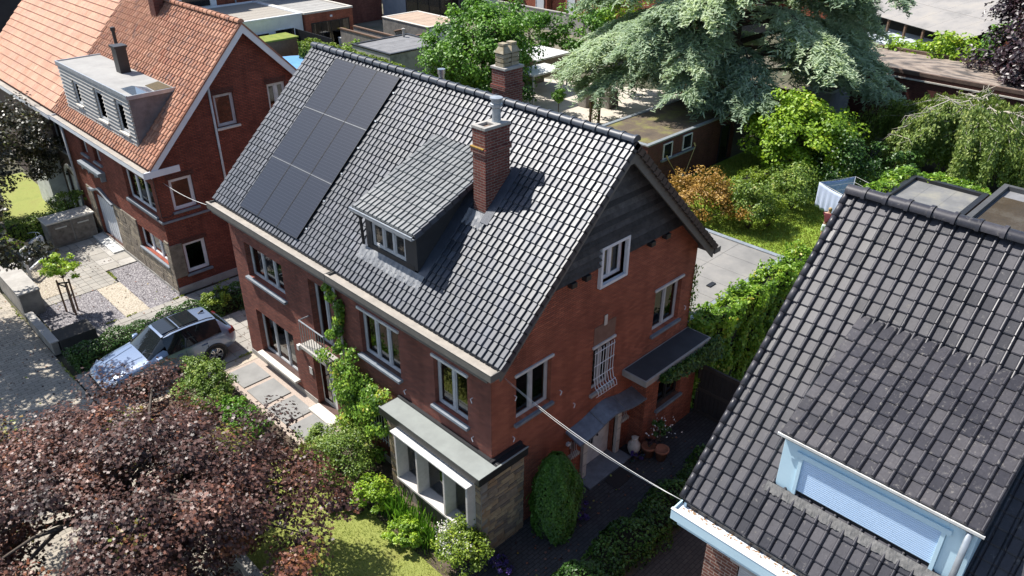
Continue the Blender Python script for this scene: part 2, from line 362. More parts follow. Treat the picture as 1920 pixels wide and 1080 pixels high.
def ridge(roof, x, z, y0, y1, step, r, mat, n=9):
    k = int(round((y1-y0)/step)); step = (y1-y0)/k
    mb = MB(); prof = [(0, r), (step*.80, r), (step*.81, r*1.22), (step*.97, r*1.22), (step*.98, r*1.0)]
    vs = []; fs = []
    for yy, rr in prof:
        for j in range(n):
            t = math.pi*(j/(n-1))*1.1-.05*math.pi; vs.append((rr*math.cos(t), yy, rr*math.sin(t)*.9))
    for i in range(len(prof)-1):
        for j in range(n-1): fs.append((i*n+j, i*n+j+1, (i+1)*n+j+1, (i+1)*n+j))
    fs.append(tuple(range(n))); fs.append(tuple(range((len(prof)-1)*n, len(prof)*n))[::-1])
    me = bpy.data.meshes.new('ridge_tile'); me.from_pydata(vs, [], fs); me.materials.append(mat)
    me.polygons.foreach_set('use_smooth', [True]*len(me.polygons)); me.set_sharp_from_angle(angle=math.radians(40))
    for i in range(k):
        o = bpy.data.objects.new('ridge_tile', me); COL.objects.link(o); o.parent = roof
        o.location = (x+rng.normal(0, .004), y0+(i+1)*step, z+rng.normal(0, .004)); o.rotation_euler = (0, rng.normal(0, .01), math.pi)
P_MAIN = [(0, .008), (.03, .026), (.08, .032), (.38, .0345), (.68, .032), (.735, .026), (.765, .002), (.80, -.016), (.97, -.016), (1.0, .004)]
P_RIGHT = [(0, .0), (.035, .009), (.34, .0085), (.64, .009), (.67, .014), (.70, .029), (.75, .042), (.81, .046), (.875, .041), (.93, .026), (.96, .004), (1.0, -.006)]
P_LEFT = [(0, .0), (.1, .006), (.55, .008), (.66, .03), (.8, .042), (.92, .028), (1.0, .0)]
P_FLAT = [(0, .0), (.06, .012), (.5, .014), (.94, .012), (1.0, .0)]
def slopes(mb, xe, ze, xr, zr, y0, y1, t=.12, back=None):
    xb = 2*xr-xe if back is None else back
    mb.prism([(xe, ze-.03), (xr, zr-.03), (xb, ze-.03), (xb-.03, ze-t-.05), (xr, zr-t-.05), (xe+.03, ze-t-.05)], 'y', y0, y1)
# ================================================================== MAIN HOUSE
XE, ZE, XR, ZR, Y0, Y1 = -.2013, 5.7557, 3.9733, 9.7421, -.5161, 12.2772
SL = Vector((XR-XE, 0, ZR-ZE)); SLEN = SL.length; SV = SL/SLEN; SN = Vector((-SV.z, 0, SV.x))
def roofz(x): return ZE+(min(x, 2*XR-x)-XE)*(ZR-ZE)/(XR-XE)
H = thing('brick_house', 'red brick house with black tiled gable roof, solar panels and two chimneys', 'house', (4, 6, 0))
# walls
opF = [(8.95, 11.17, 3.40, 4.60), (8.92, 11.17, .52, 2.16), (6.45, 7.5, 2.62, 4.74), (6.75, 7.85, .12, 2.02), (3.36, 5.03, 3.42, 4.82), (.80, 2.0, 3.38, 4.80)]
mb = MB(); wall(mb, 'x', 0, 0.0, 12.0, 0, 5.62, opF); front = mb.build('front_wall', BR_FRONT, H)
opG = [(.80, 2.0, 3.46, 4.80), (3.6, 4.42, 2.82, 4.24), (6.16, 7.42, 3.5, 4.88), (3.5, 4.8, .06, 1.82), (3.66, 4.58, 6.1, 7.06), (2.84, 3.08, 1.2, 1.62), (5.0, 5.22, 1.2, 1.62)]
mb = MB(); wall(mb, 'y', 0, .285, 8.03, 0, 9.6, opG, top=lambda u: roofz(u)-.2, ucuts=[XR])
mb.add([(.0, -.002, 0), (.286, -.002, 0), (.286, -.002, 5.75), (.0, -.002, 5.6)], [(0, 1, 2, 3)])
gable = mb.build('gable_wall', BR_GABLE, H)
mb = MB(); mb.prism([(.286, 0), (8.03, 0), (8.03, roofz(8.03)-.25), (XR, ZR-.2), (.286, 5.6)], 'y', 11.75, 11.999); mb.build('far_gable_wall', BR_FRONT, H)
mb = MB(); mb.box(7.78, 8.028, .285, 11.74, 0, 5.6); mb.build('rear_wall', BR_GABLE, H)
mb = MB(); mb.box(.3, 7.7, .3, 11.7, 2.55, 2.75); mb.box(.3, 7.7, .3, 11.7, 5.3, 5.4); mb.box(.3, 7.7, 5.9, 6.0, 0, 5.3); mb.box(2.9, 3.0, .3, 11.7, 0, 5.3); mb.build('floor_slab', PLASTER, H)
# roof
mb = MB(); slopes(mb, XE, ZE, XR, ZR, Y0+.06, Y1-.06); roof = mb.build('roof', BLACK, H)
NC, NR = 73, 25
DX0, DZ0, DX1, DZ1, DY0, DY1 = .22, 7.62, 2.98, 8.79, 2.74, 5.12     # shed dormer roof
CH = (1.92, 2.70, 2.14, 2.56)                                        # chimney x0,x1,y0,y1
def skip_main(c):
    x, y = c[0], c[1]
    if .50 < x < 2.95 and DY0+.12 < y < DY1-.06: return True
    if CH[0]-.03 < x < CH[1]+.03 and CH[2]-.03 < y < CH[3]+.03: return True
    return False
tw = (Y1-Y0)/NC; ga = SLEN/NR
tile_roof(roof, (XE, Y1, ZE), (0, -1, 0), SV, SN, NC, NR, tw, ga, P_MAIN, T_MAIN, skip=skip_main)
tile_roof(roof, (2*XR-XE, Y0, ZE), (0, 1, 0), (-SV.x, 0, SV.z), (SV.z, 0, SV.x), NC, NR, tw, ga, P_MAIN, T_MAIN, nind=0)
ridge(roof, XR, ZR+.05, Y0-.02, Y1+.02, .365, .115, T_MAIN)
VERGE_B = plain('verge_brown', (.085, .055, .042), (.05, .04, .03), 5, .85, .3)
# verge tiles + barge boards on both gables
for ys, sgn in ((Y0, -1), (Y1, 1)):
    for side in (-1, 1):
        for k in range(NR):
            a = k*ga; q0 = Vector((XE, 0, ZE))+SV*(a); q1 = Vector((XE, 0, ZE))+SV*(a+ga+.03)
            if side > 0: q0.x, q1.x = 2*XR-q0.x, 2*XR-q1.x
            nn = Vector((-SV.z if side < 0 else SV.z, 0, SV.x))
            if sgn > 0 and side > 0: continue
            m = MB(); l = .045
            p = [q0-nn*.13+nn*l*.5, q0+nn*l, q1+nn*.012, q1-nn*.16+nn*.012]
            m.add([(v.x, ys+sgn*.035, v.z) for v in p]+[(v.x, ys-sgn*.012, v.z) for v in p], [(0,1,2,3),(7,6,5,4),(0,4,5,1),(1,5,6,2),(2,6,7,3),(3,7,4,0)])
            m.build('verge_tile', T_MAIN if side < 0 else VERGE_B, roof, fixn=True)
for side in (-1, 1):
    xe = XE if side < 0 else 2*XR-XE
    for yy in (Y0+.05, Y1-.10):
        m = MB(); m.prism([(xe-.04*(-side)*-1, ZE-.10), (XR, ZR-.10), (XR, ZR-.44), (xe+.06*(-side), ZE-.36)], 'y', yy, yy+.05); m.build('barge_board', TAUPE, H)
m = MB(); m.prism([(XR-.36, ZR-.50), (XR+.36, ZR-.50), (XR, ZR-.12)], 'y', Y0+.035, Y0+.052); m.build('apex_board', TAUPE, H)
for side in (-1, 1):
    xe = XE if side < 0 else 2*XR-XE; m = MB()
    m.prism([(xe, ZE-.18), (XR, ZR-.18), (XR, ZR-.21), (xe, ZE-.21)], 'y', Y0+.10, -.004); m.build('soffit', WOODD, H)
# gutter
def gutter(par, xo, xi, y0, y1, zb, zt, fm, lm):
    m = MB(); m.box(xo, xo+.03, y0, y1, zb, zt); m.box(xo+.03, xi, y0, y1, zb, zb+.03); m.box(xo+.03, xi, y0, y0+.03, zb+.03, zt); m.box(xo+.03, xi, y1-.03, y1, zb+.03, zt)
    g = m.build('gutter', fm, par, bevel=.006)
    m = MB(); m.box(xo+.033, xi, y0+.033, y1-.033, zb+.031, zt-.06); m.box(xo-.006, xo+.055, y0-.006, y1+.006, zt+.001, zt+.012); m.build('gutter_lining', lm, g)
    return g
gutter(H, -.49, -.16, -.52, 5.69, 5.56, 5.745, TAUPE, ZINC)
gutter(H, -.47, -.16, 5.75, 12.26, 5.53, 5.73, TAUPE, ZINC)
m = MB(); m.box(-.40, -.03, -.30, 12.15, 5.40, 5.555); m.build('eaves_board', TAUPE, H)
gutter(H, 8.12, 8.42, -.5, 12.2, 5.50, 5.66, TAUPE, ZINC)
m = MB(); m.tube([(-.1, 6.05, 5.55), (-.08, 6.05, 5.2), (-.07, 6.05, .1)], .045, 8); m.build('downpipe', WHITE_W, H, smooth=True)
# gable cladding boards
zb = 6.66; k = 0
while zb < 9.35:
    h = .165; zz = zb+.02
    xa = XE+(zz-ZE)*(XR-XE)/(ZR-ZE)+.20; xb = 2*XR-xa
    segs = [(xa, xb)] if zb > 7.12 else [(xa, 3.585), (4.655, xb)]
    for a, b in segs:
        if b-a < .1: continue
        dz = random.uniform(-.012, .012); m = MB()
        m.hexa([(a, -.105, zb+dz), (b, -.105, zb-dz), (b, -.002, zb-dz), (a, -.002, zb+dz), (a+.14, -.008, zb+h+.02), (b-.14, -.008, zb+h+.02), (b-.14, -.002, zb+h+.02), (a+.14, -.002, zb+h+.02)])
        m.build('board', random.choice(WOODS), H)
    zb += h
for x in (2.55, 3.05, 5.6, 6.25):
    m = MB(); m.box(x-.09, x+.09, -.16, -.001, 6.5, 6.64); m.build('joist_end', BLACK, H, bevel=.01)
# gable windows
window(H, 'y', 0, .80, 2.0, 3.46, 4.80, 2, lintel=WHITE_W, curtain=CURTD)
window(H, 'y', 0, 6.16, 7.42, 3.5, 4.88, 2, lintel=WHITE_W, curtain=CURT)
wb = window(H, 'y', 0, 3.6, 4.42, 2.82, 4.24, 2, lintel=WHITE_W, fr=.05, sm=CONC)
m = MB()
for i in range(8):
    x = 3.63+i*.108; m.tube([(x, -.06, 4.2), (x, -.06, 3.3), (x, -.12, 3.05), (x, -.22, 2.98), (x, -.25, 2.86), (x, -.18, 2.78)], .011, 5)
for z in (4.1, 3.7, 3.3): m.tube([(3.60, -.06, z), (4.42, -.06, z)], .012, 5)
m.tube([(3.6, -.17, 3.02), (4.42, -.17, 3.02)], .011, 5); m.build('window_grille', WHITE, wb)
m = MB(); m.box(3.58, 4.44, -.012, -.002, 4.32, 4.86); m.build('plaster_panel', PLASTER, H)
m = MB(); m.box(3.94, 4.06, -.035, -.013, 4.80, 5.10); m.build('keystone', PALEST, H, bevel=.01)
wu = window(H, 'y', 0, 3.66, 4.58, 6.1, 7.06, 2, fm=WHITE, sill=False, curtain=CURT, rec=.1)
m = MB()
for a in ((3.58, 3.66, 6.02, 7.14), (4.58, 4.66, 6.02, 7.14), (3.66, 4.58, 6.02, 6.1), (3.66, 4.58, 7.06, 7.14)): boxP(m, 'y', 0, *a, -.10, .1)
m.build('window_surround', WHITE, wu, bevel=.008)
# front windows
WBLUE = plain('window_blue_grey', (.42, .47, .52), (.34, .39, .44), 5, .4, .05)
window(H, 'x', 0, 8.95, 11.17, 3.40, 4.60, 3, fm=FRAME, rec=.17, sillout=.12)
window(H, 'x', 0, 8.92, 11.17, .52, 2.16, 3, fm=FRAME, rec=.17, sm=PALEST, sillout=.2)
window(H, 'x', 0, 3.36, 5.03, 3.42, 4.82, 3, fm=FRAME, lintel=WHITE_W, sm=BLUEST, sillout=.14, gm=GLASS)
window(H, 'x', 0, .80, 2.0, 3.38, 4.80, 2, fm=FRAME, lintel=WHITE_W, sm=BLUEST, sillout=.12)
bd = window(H, 'x', 0, 6.45, 7.5, 2.62, 4.74, 2, name='balcony_door', rec=.2, sill=False)
m = MB(); m.box(-.42, -.001, 6.35, 7.75, 2.46, 2.58); bal = m.build('balcony_slab', CONC, H, bevel=.012)
m = MB(); m.tube([(-.02, 7.68, 3.42), (-.36, 7.68, 3.42), (-.36, 6.42, 3.42), (-.02, 6.42, 3.42)], .022, 6); m.build('handrail', GALV, bal)
for i in range(10):
    m = MB(); y = 7.68-i*.14; m.tube([(-.36, y, 2.58), (-.36, y, 3.41)], .011, 6); m.build('baluster', GALV, bal)
dr = MB(); boxP(dr, 'x', 0, 6.75, 7.85, .12, 2.02, .2, .25); door = dr.build('front_door', WHITE_W, H)
m = MB(); boxP(m, 'x', 0, 7.35, 7.75, .3, 1.9, .18, .199); m.build('glazing', GLASSD, door)
m = MB(); boxP(m, 'x', 0, 7.27, 7.30, .9, 1.25, .14, .199); m.build('handle', STEEL, door)
m = MB(); m.box(-.38, .19, 6.7, 7.9, 0, .115); m.build('door_step', PALEST, H, bevel=.01)
m = MB(); m.box(-.12, -.001, 8.42, 8.54, 1.88, 2.06); m.build('wall_lamp', WHITE_W, H, bevel=.008)
m = MB(); m.box(-.03, -.001, 7.95, 8.12, 1.15, 1.42); m.build('letter_box', STEEL, H, bevel=.005)
for ya, yb in ((3.41, 6.7), (7.9, 12.0)): m = MB(); m.box(-.02, -.001, ya, yb, 0, .22); m.build('plinth', CONC, H)
for (ax, u, z) in (('x', 3.2, 3.15), ('x', .62, 3.15), ('x', .62, 4.3), ('y', .7, 3.1), ('y', .75, 4.3), ('y', 2.35, 3.6), ('y', 7.7, 3.8), ('y', 2.9, 2.9)):
    m = MB(); q = [P(ax, 0, u, z, d) for d in (-.001, -.07)]; e = P(ax, 0, u-.05, z-.09, -.07); m.tube([q[0], q[1], e], .012, 5); m.build('shutter_hook', WHITE, H)
# main chimney
def chimney(x0, x1, y0, y1, z0, z1, capm, belt, nm='chimney'):
    m = MB(); m.box(x0, x1, y0, y1, z0, z1); c = m.build(nm, BR_CHIM, H)
    m = MB(); m.box(x0-.035, x1+.035, y0-.035, y1+.035, belt, belt+.12); m.build('belt_course', BR_CHIM, c)
    return c
c1 = chimney(CH[0], CH[1], CH[2], CH[3], 7.2, 9.84, CONC, 9.28)
MOSSO = plain('lichen_yellow', (.42, .25, .03), (.2, .13, .05), 14, .9, .5)
m = MB(); m.box(CH[0]-.05, CH[0]+.1, CH[2]+.03, CH[3]+.04, 9.401, 9.425); m.build('lichen', MOSSO, c1)
m = MB()
for a in ((CH[0]-.02, CH[1]+.02, CH[2]-.02, CH[2]+.08), (CH[0]-.02, CH[1]+.02, CH[3]-.08, CH[3]+.02), (CH[0]-.02, CH[0]+.09, CH[2]+.08, CH[3]-.08), (2.30, CH[1]+.02, CH[2]+.08, CH[3]-.08)): m.box(*a, 9.841, 9.91)
m.build('chimney_cap', CONC, c1, bevel=.008)
m = MB(); m.lathe([(.115, 0), (.105, .05), (.095, .32), (.14, .36), (.14, .42), (.12, .43), (.12, .50), (.15, .52), (.15, .56), (.02, .57)], (2.48, 2.35, 9.90), 20); m.build('flue_terminal', GALV, c1, smooth=False)
m = MB(); q = .05
zf = roofz(CH[0])
m.box(CH[0]-.012, CH[1]+.012, CH[2]-.012, CH[3]+.012, zf-.3, zf+.06); m.build('base_flashing', LEADD, c1)
def on_roof(x, y, off): p = Vector((x, y, roofz(x)))+SN*off; return p
def dressed(name, x0, x1, y0, y1, mat, par, onf, wave, off=.05, n=60, nv=6, amp=.013, ragged=.04):
    m = MB(); vs = []
    rg = [random.uniform(0, ragged) for _ in range(n+1)]
    for j in range(nv+1):
        for i in range(n+1):
            y = y0+(y1-y0)*i/n; v = j/nv; x = x0-rg[i]*(1-v)+(x1-x0)*v
            vs.append(onf(x, y, off+amp*math.sin(2*math.pi*y/wave)*(1-.7*v)+random.uniform(-.004, .006)+.02*v))
    m.add(vs, [(j*(n+1)+i, j*(n+1)+i+1, (j+1)*(n+1)+i+1, (j+1)*(n+1)+i) for j in range(nv) for i in range(n)])
    o = m.build(name, mat, par, fixn=False); o.modifiers.new('s', 'SOLIDIFY').thickness = .006; return o
dressed('lead_apron', CH[0]-.26, CH[0]+.01, CH[2]-.14, CH[3]+.12, LEAD, c1, on_roof, tw, n=24)
m = MB(); m.hexa([on_roof(CH[0]-.15, CH[2]-.24, .046), on_roof(CH[0]-.15, CH[2]-.005, .046), on_roof(CH[1]+.2, CH[2]-.005, .046), on_roof(CH[1]+.2, CH[2]-.24, .046)]+[on_roof(CH[0]-.15, CH[2]-.24, .066), on_roof(CH[0]-.15, CH[2]-.005, .09), on_roof(CH[1]+.2, CH[2]-.005, .09), on_roof(CH[1]+.2, CH[2]-.24, .066)]); m.build('side_flashing', LEADD, c1)
# rear chimney
RX0, RX1, RY0, RY1 = 5.55, 6.25, 5.2, 5.72
c2 = chimney(RX0, RX1, RY0, RY1, 7.4, 9.98, CONC, 9.42)
m = MB(); m.box(RX0-.03, RX1+.03, RY0-.03, RY1+.03, 9.981, 10.04); m.build('chimney_cap', CONC, c2)
for cx in (RX0+.19, RX1-.19):
    m = MB()
    for z in (10.05, 10.17, 10.29): m.box(cx-.15, cx+.15, RY0+.1, RY1-.1, z, z+.085); m.box(cx-.11, cx+.11, RY0+.13, RY1-.13, z+.085, z+.12)
    m.hexa([(cx-.17, RY0+.08, 10.41), (cx+.17, RY0+.08, 10.41), (cx+.17, RY1-.08, 10.41), (cx-.17, RY1-.08, 10.41), (cx-.08, RY0+.17, 10.60), (cx+.08, RY0+.17, 10.60), (cx+.08, RY1-.17, 10.60), (cx-.08, RY1-.17, 10.60)])
    m.box(cx-.1, cx+.1, RY0+.15, RY1-.15, 10.601, 10.66); m.build('chimney_pot', plain('pot_concrete', (.36, .32, .24), (.22, .17, .09), 7, .9, .3), c2)
m = MB(); m.lathe([(.10, 0), (.10, .75), (.12, .76), (.12, .82), (.10, .83), (.10, 1.0), (.125, 1.01), (.125, 1.16), (.02, 1.17)], (6.3, 8.8, 8.1), 20); m.build('steel_flue', STEEL, H)
# dormer
m = MB()
m.box(.46, .50, 2.98, 3.42, 6.52, 7.56); m.box(.46, .50, 4.78, 5.02, 6.52, 7.56); m.box(.46, .50, 3.42, 4.78, 7.28, 7.56)
for ya, yb in ((2.98, 3.04), (4.96, 5.02)): m.prism([(.50, 6.40), (.50, 7.50), (2.9, 8.62), (2.9, 8.55)], 'y', ya, yb)
dm = m.build('dormer', DORM, H)
m = MB(); m.box(.455, .50, 3.10, 4.90, 6.46, 6.60); m.build('dormer_sill', BLACK, dm)
th = math.atan2(DZ1-DZ0, DX1-DX0); dv = Vector((math.cos(th), 0, math.sin(th))); dn = Vector((-dv.z, 0, dv.x)); dl = math.hypot(DX1-DX0, DZ1-DZ0)
m = MB(); m.prism([(DX0, DZ0), (DX1, DZ1), (DX1, DZ1-.10), (DX0, DZ0-.10)], 'y', DY0+.03, DY1-.03); dr_ = m.build('dormer_roof', BLACK, H)
tile_roof(dr_, (DX0-.02, DY1, DZ0), (0, -1, 0), dv, dn, 14, 12, (DY1-DY0)/14, dl/12, P_MAIN, T_DORM, nind=168, lift=.020)
for k in range(12):
    q0 = Vector((DX0, 0, DZ0))+dv*(k*dl/12); q1 = q0+dv*(dl/12+.02); m = MB(); p = [q0-dn*.1, q0+dn*.045, q1+dn*.02, q1-dn*.12]
    m.add([(v.x, DY0-.02, v.z) for v in p]+[(v.x, DY0+.02, v.z) for v in p], [(0,1,2,3),(7,6,5,4),(0,4,5,1),(1,5,6,2),(2,6,7,3),(3,7,4,0)]); m.build('verge_tile', T_MAIN, dr_)
m = MB(); m.box(DX0-.10, DX0-.07, DY0-.02, DY1+.05, DZ0-.09, DZ0-.01); m.box(DX0-.07, DX0+.01, DY0-.02, DY1+.05, DZ0-.09, DZ0-.07); m.box(DX0-.105, DX0-.06, DY0-.02, DY1+.05, DZ0-.009, DZ0); m.build('dormer_gutter', GALV, dr_)
m = MB(); m.tube([(DX0-.04, DY1-.02, DZ0-.1), (.36, DY1-.05, 7.3), (.40, 5.08, 6.55)], .04, 8); m.build('dormer_downpipe', BLACK, dr_)
m = MB(); m.box(.9, 1.0, 3.1, 4.9, 6.3, 7.5); m.build('dark_room_wall', DORM, dm)
window(dm, 'x', .46, 3.42, 4.78, 6.60, 7.28, 3, fm=FRAME, rec=.03, sill=False, fr=.055)
dressed('lead_apron', .26, .50, 2.72, 5.24, LEAD, dm, on_roof, tw, n=120)
for ya, yb, mt in ((2.70, 2.975, LEADD), (5.025, 5.22, LEADD)):
    m = MB(); m.hexa([on_roof(.50, ya, .05), on_roof(.50, yb, .05), on_roof(2.95, yb, .05), on_roof(2.95, ya, .05)]+[on_roof(.50, ya, .062), on_roof(.50, yb, .075), on_roof(2.95, yb, .075), on_roof(2.95, ya, .062)]); m.build('cheek_flashing', mt, dm)
# solar panels
LEADS = plain('joint_metal', (.20, .21, .23), (.15, .16, .18), 5, .5, .05, metal=.3)
def rp(y, d, off): p = Vector((XE, y, ZE))+SV*d+SN*off; return p
PANEL, nt_, b_ = newmat('solar_cells')
tcg = N(nt_, 'ShaderNodeNewGeometry'); spx = N(nt_, 'ShaderNodeSeparateXYZ'); L(nt_, tcg.outputs['Position'], spx.inputs[0])
st = math_(nt_, 'FRACT', math_(nt_, 'MULTIPLY', spx.outputs[2], 1/.0665)); ln = math_(nt_, 'GREATER_THAN', st, .93)
st2 = math_(nt_, 'FRACT', math_(nt_, 'MULTIPLY', spx.outputs[1], 1/.088)); ln2 = math_(nt_, 'GREATER_THAN', st2, .965)
cc = mixc(nt_, math_(nt_, 'MULTIPLY', ln, .55), (.010, .013, .023), (.075, .085, .11)); cc = mixc(nt_, math_(nt_, 'MULTIPLY', ln2, .4), cc, (.07, .08, .11))
L(nt_, cc, b_.inputs['Base Color']); b_.inputs['Roughness'].default_value = .33; b_.inputs['Specular IOR Level'].default_value = .45
pw, ph, su, sv = 3.1736/3, 5.3791/3, 10.7249, 5.5899
for r in range(3):
    for c in range(3):
        ya = su-c*pw-.008; yb = su-(c+1)*pw+.008; da = sv-(r+1)*ph+.012; db = sv-r*ph-.012
        m = MB(); m.hexa([rp(ya, da, .075), rp(yb, da, .075), rp(yb, db, .075), rp(ya, db, .075), rp(ya, da, .112), rp(yb, da, .112), rp(yb, db, .112), rp(ya, db, .112)])
        sp = m.build('solar_panel', PANEL, H)
        m = MB(); f = .012
        for (y0_, y1_, d0_, d1_) in ((ya, yb, da, da+f), (ya, yb, db-f, db), (ya, ya-f, da+f, db-f), (yb+f, yb, da+f, db-f)):
            m.hexa([rp(y0_, d0_, .072), rp(y1_, d0_, .072), rp(y1_, d1_, .072), rp(y0_, d1_, .072), rp(y0_, d0_, .116), rp(y1_, d0_, .116), rp(y1_, d1_, .116), rp(y0_, d1_, .116)])
        m.build('frame', BLACK, sp)
        if r:
            m = MB(); m.hexa([rp(ya, db+.004, .108), rp(yb, db+.004, .108), rp(yb, db+.020, .108), rp(ya, db+.020, .108)]+[rp(ya, db+.004, .114), rp(yb, db+.004, .114), rp(yb, db+.020, .114), rp(ya, db+.020, .114)]); m.build('joint_strip', LEADS, sp)
for d in (.45, 1.35, 2.25, 3.1, 4.0, 4.95):
    m = MB(); m.beam(rp(su+.05, d+.15, .055), rp(su-3.1736-.09, d+.15, .055), .04, .035, SN); m.build('panel_rail', GALV, H)
# bay
b = MB(); wall(b, 'x', -.5, -.148, 3.4, 0, 2.52, [(.06, 2.78, .92, 2.40)], t=.2); b.box(-.299, -.001, 3.15, 3.4, 0, 2.52); bay = b.build('bay', CONC_D, H)
STONES = [plain('stone_%d' % i, c, tuple(x*.7 for x in c), 9, .9, .5, .02) for i, c in enumerate([(.36, .265, .165), (.27, .215, .16), (.40, .31, .195), (.20, .16, .125), (.31, .21, .125)])]
m = MB(); m.box(-.30, .93, -.13, -.003, 0, 2.5); bs = m.build('bay_side_wall', CONC_D, H)
z = .02
while z < 2.48:
    h = min(random.uniform(.075, .15), 2.5-z); x = -.49
    while x < .94:
        l = min(random.uniform(.15, .48), .945-x)
        m = MB(); pr_ = random.uniform(.012, .035); j = .006
        m.hexa([(x+j, -.131-pr_*.6, z+j), (x+l-j, -.131-pr_, z+j), (x+l-j, -.12, z+j), (x+j, -.12, z+j), (x+j, -.131-pr_, z+h-j), (x+l-j, -.131-pr_*.7, z+h-j), (x+l-j, -.12, z+h-j), (x+j, -.12, z+h-j)])
        m.build('stone', random.choice(STONES), bs); x += l
    z += h
for (ya, yb) in ((-.14, .05), (2.9, 3.4)):
    z = .02
    while z < 2.48:
        h = min(random.uniform(.08, .16), 2.5-z); pr_ = random.uniform(.01, .03); m = MB(); m.box(-.501-pr_, -.49, ya+.004, yb-.004, z+.005, z+h-.005); m.build('stone', random.choice(STONES), bay); z += h
m = MB(); m.box(-.68, -.012, -.29, 3.5, 2.58, 2.80); m.box(-.012, .95, -.29, -.012, 2.58, 2.80); br_ = m.build('bay_roof', BLACK, H, bevel=.006)
m = MB(); m.box(-.64, -.10, -.25, 3.46, 2.801, 2.812); m.build('roof_felt', FELT_B, br_)
m = MB(); m.box(-.10, -.013, -.012, 3.46, 2.801, 2.87); m.box(-.10, .94, -.10, -.013, 2.801, 2.86); m.build('upstand', BLACK, br_)
m = MB(); m.box(-.685, -.645, -.295, 3.505, 2.801, 2.822); m.box(-.645, .955, -.295, -.255, 2.801, 2.822); m.build('roof_trim', FELT_B, br_)
m = MB(); m.box(-.60, -.35, .0, 3.3, 2.50, 2.579); m.build('bay_soffit', CONC, br_)
CREAM = plain('concrete_frame', (.56, .53, .50), (.44, .415, .39), 6, .75, .15)
m = MB(); m.box(-.80, -.34, .03, 2.82, 2.38, 2.44); m.box(-.78, -.34, .03, 2.82, .86, .93)
for y in (.03, .86, 1.90, 2.75): m.box(-.77, -.34, y, y+.07, .93, 2.38)
bf = m.build('bay_window_frame', CREAM, H, bevel=.008)
for ya, yb in ((.10, .86), (.93, 1.90), (1.97, 2.75)):
    m = MB(); m.box(-.42, -.408, ya, yb, .93, 2.38); m.build('pane', GLASS, bf)
m = MB(); m.box(-.84, -.35, -.02, 2.87, 2.441, 2.475); m.build('frame_cap', WHITE_W, bf)
# barred window left of the bay
wb2 = MB(); wb2.box(-.03, -.004, 3.75, 4.75, .9, 2.3); wn = wb2.build('window', GLASSD, H)
m = MB()
for i in range(9): m.tube([(-.14, 3.75+i*.125, .85), (-.14, 3.75+i*.125, 2.35)], .012, 5)
for z in (.95, 1.35, 1.8, 2.25): m.tube([(-.14, 3.72, z), (-.14, 4.78, z)], .012, 5)
m.build('window_grille', FRAME, wn)
# side entrance
m = MB(); m.box(3.33, 3.5, -.10, .05, .08, 1.86); m.box(4.8, 4.97, -.10, .05, .08, 1.86); m.box(3.33, 4.97, -.10, .05, 1.86, 2.0); dsr = m.build('door_surround', PALEST, H, bevel=.012)
for z in (.5, .95, 1.4): 
    m = MB(); m.box(3.325, 3.5, -.105, -.099, z, z+.012); m.box(4.8, 4.975, -.105, -.099, z, z+.012); m.build('joint', CONC_D, dsr)
m = MB(); m.box(3.5, 4.8, .2, .26, .06, 1.82); sd = m.build('side_door', WHITE_W, H)
m = MB(); m.box(3.62, 4.1, .185, .199, .75, 1.7); m.build('glazing', GLASSD, sd)
m = MB()
for i in range(5): m.tube([(3.66+i*.1, .17, .75), (3.66+i*.1, .17, 1.7)], .01, 5)
m.build('door_grille', FRAME, sd)
m = MB(); m.lathe([(.03, 0), (.03, .05)], (4.22, .15, .95), 8); m.build('knob', BLACK, sd)
m = MB(); m.box(3.2, 5.05, -.5, .19, 0, .07); m.build('door_step', BLUEST, H, bevel=.01)
m = MB(); nn_ = 18; vs = []
for i in range(nn_+1):
    t = i/nn_; x = 2.65+2.85*t; hb = 2.06+.22*math.exp(-((t-.5)/.22)**2); vs += [(x, -.002, hb+.05), (x, -.52, hb-.12), (x, -.52, hb-.17), (x, -.002, hb-.02)]
fs = []
for i in range(nn_):
    a, c = i*4, (i+1)*4
    for j in range(4): fs.append((a+j, a+(j+1)%4, c+(j+1)%4, c+j))
fs += [(0, 1, 2, 3), (nn_*4+3, nn_*4+2, nn_*4+1, nn_*4)]
m.add(vs, fs); can = m.build('door_canopy', plain('canopy_lead', (.20, .235, .28), (.12, .14, .17), 5, .4, .2, metal=.2), H)
for x in (3.6, 4.55):
    m = MB(); t = (x-2.65)/2.85; hb = 2.06+.22*math.exp(-((t-.5)/.22)**2); m.beam((x, -.01, hb+.06), (x, -.52, hb-.11), .02, .02); m.build('roll_seam', LEAD, can)
for u in (2.84, 5.0):
    wnn = window(H, 'y', 0, u, u+.24, 1.2, 1.62, 1, fr=.03, sm=CONC, sillout=.12)
    m = MB()
    for i in range(4): m.tube([(u+.02+i*.07, -.04, 1.6), (u+.02+i*.07, -.05, 1.3), (u+.02+i*.07, -.15, 1.14)], .009, 5)
    m.build('window_grille', FRAME, wnn)
m = MB(); m.box(2.68, 2.78, -.09, -.003, 1.62, 1.70); m.build('wall_lamp', WHITE, H)
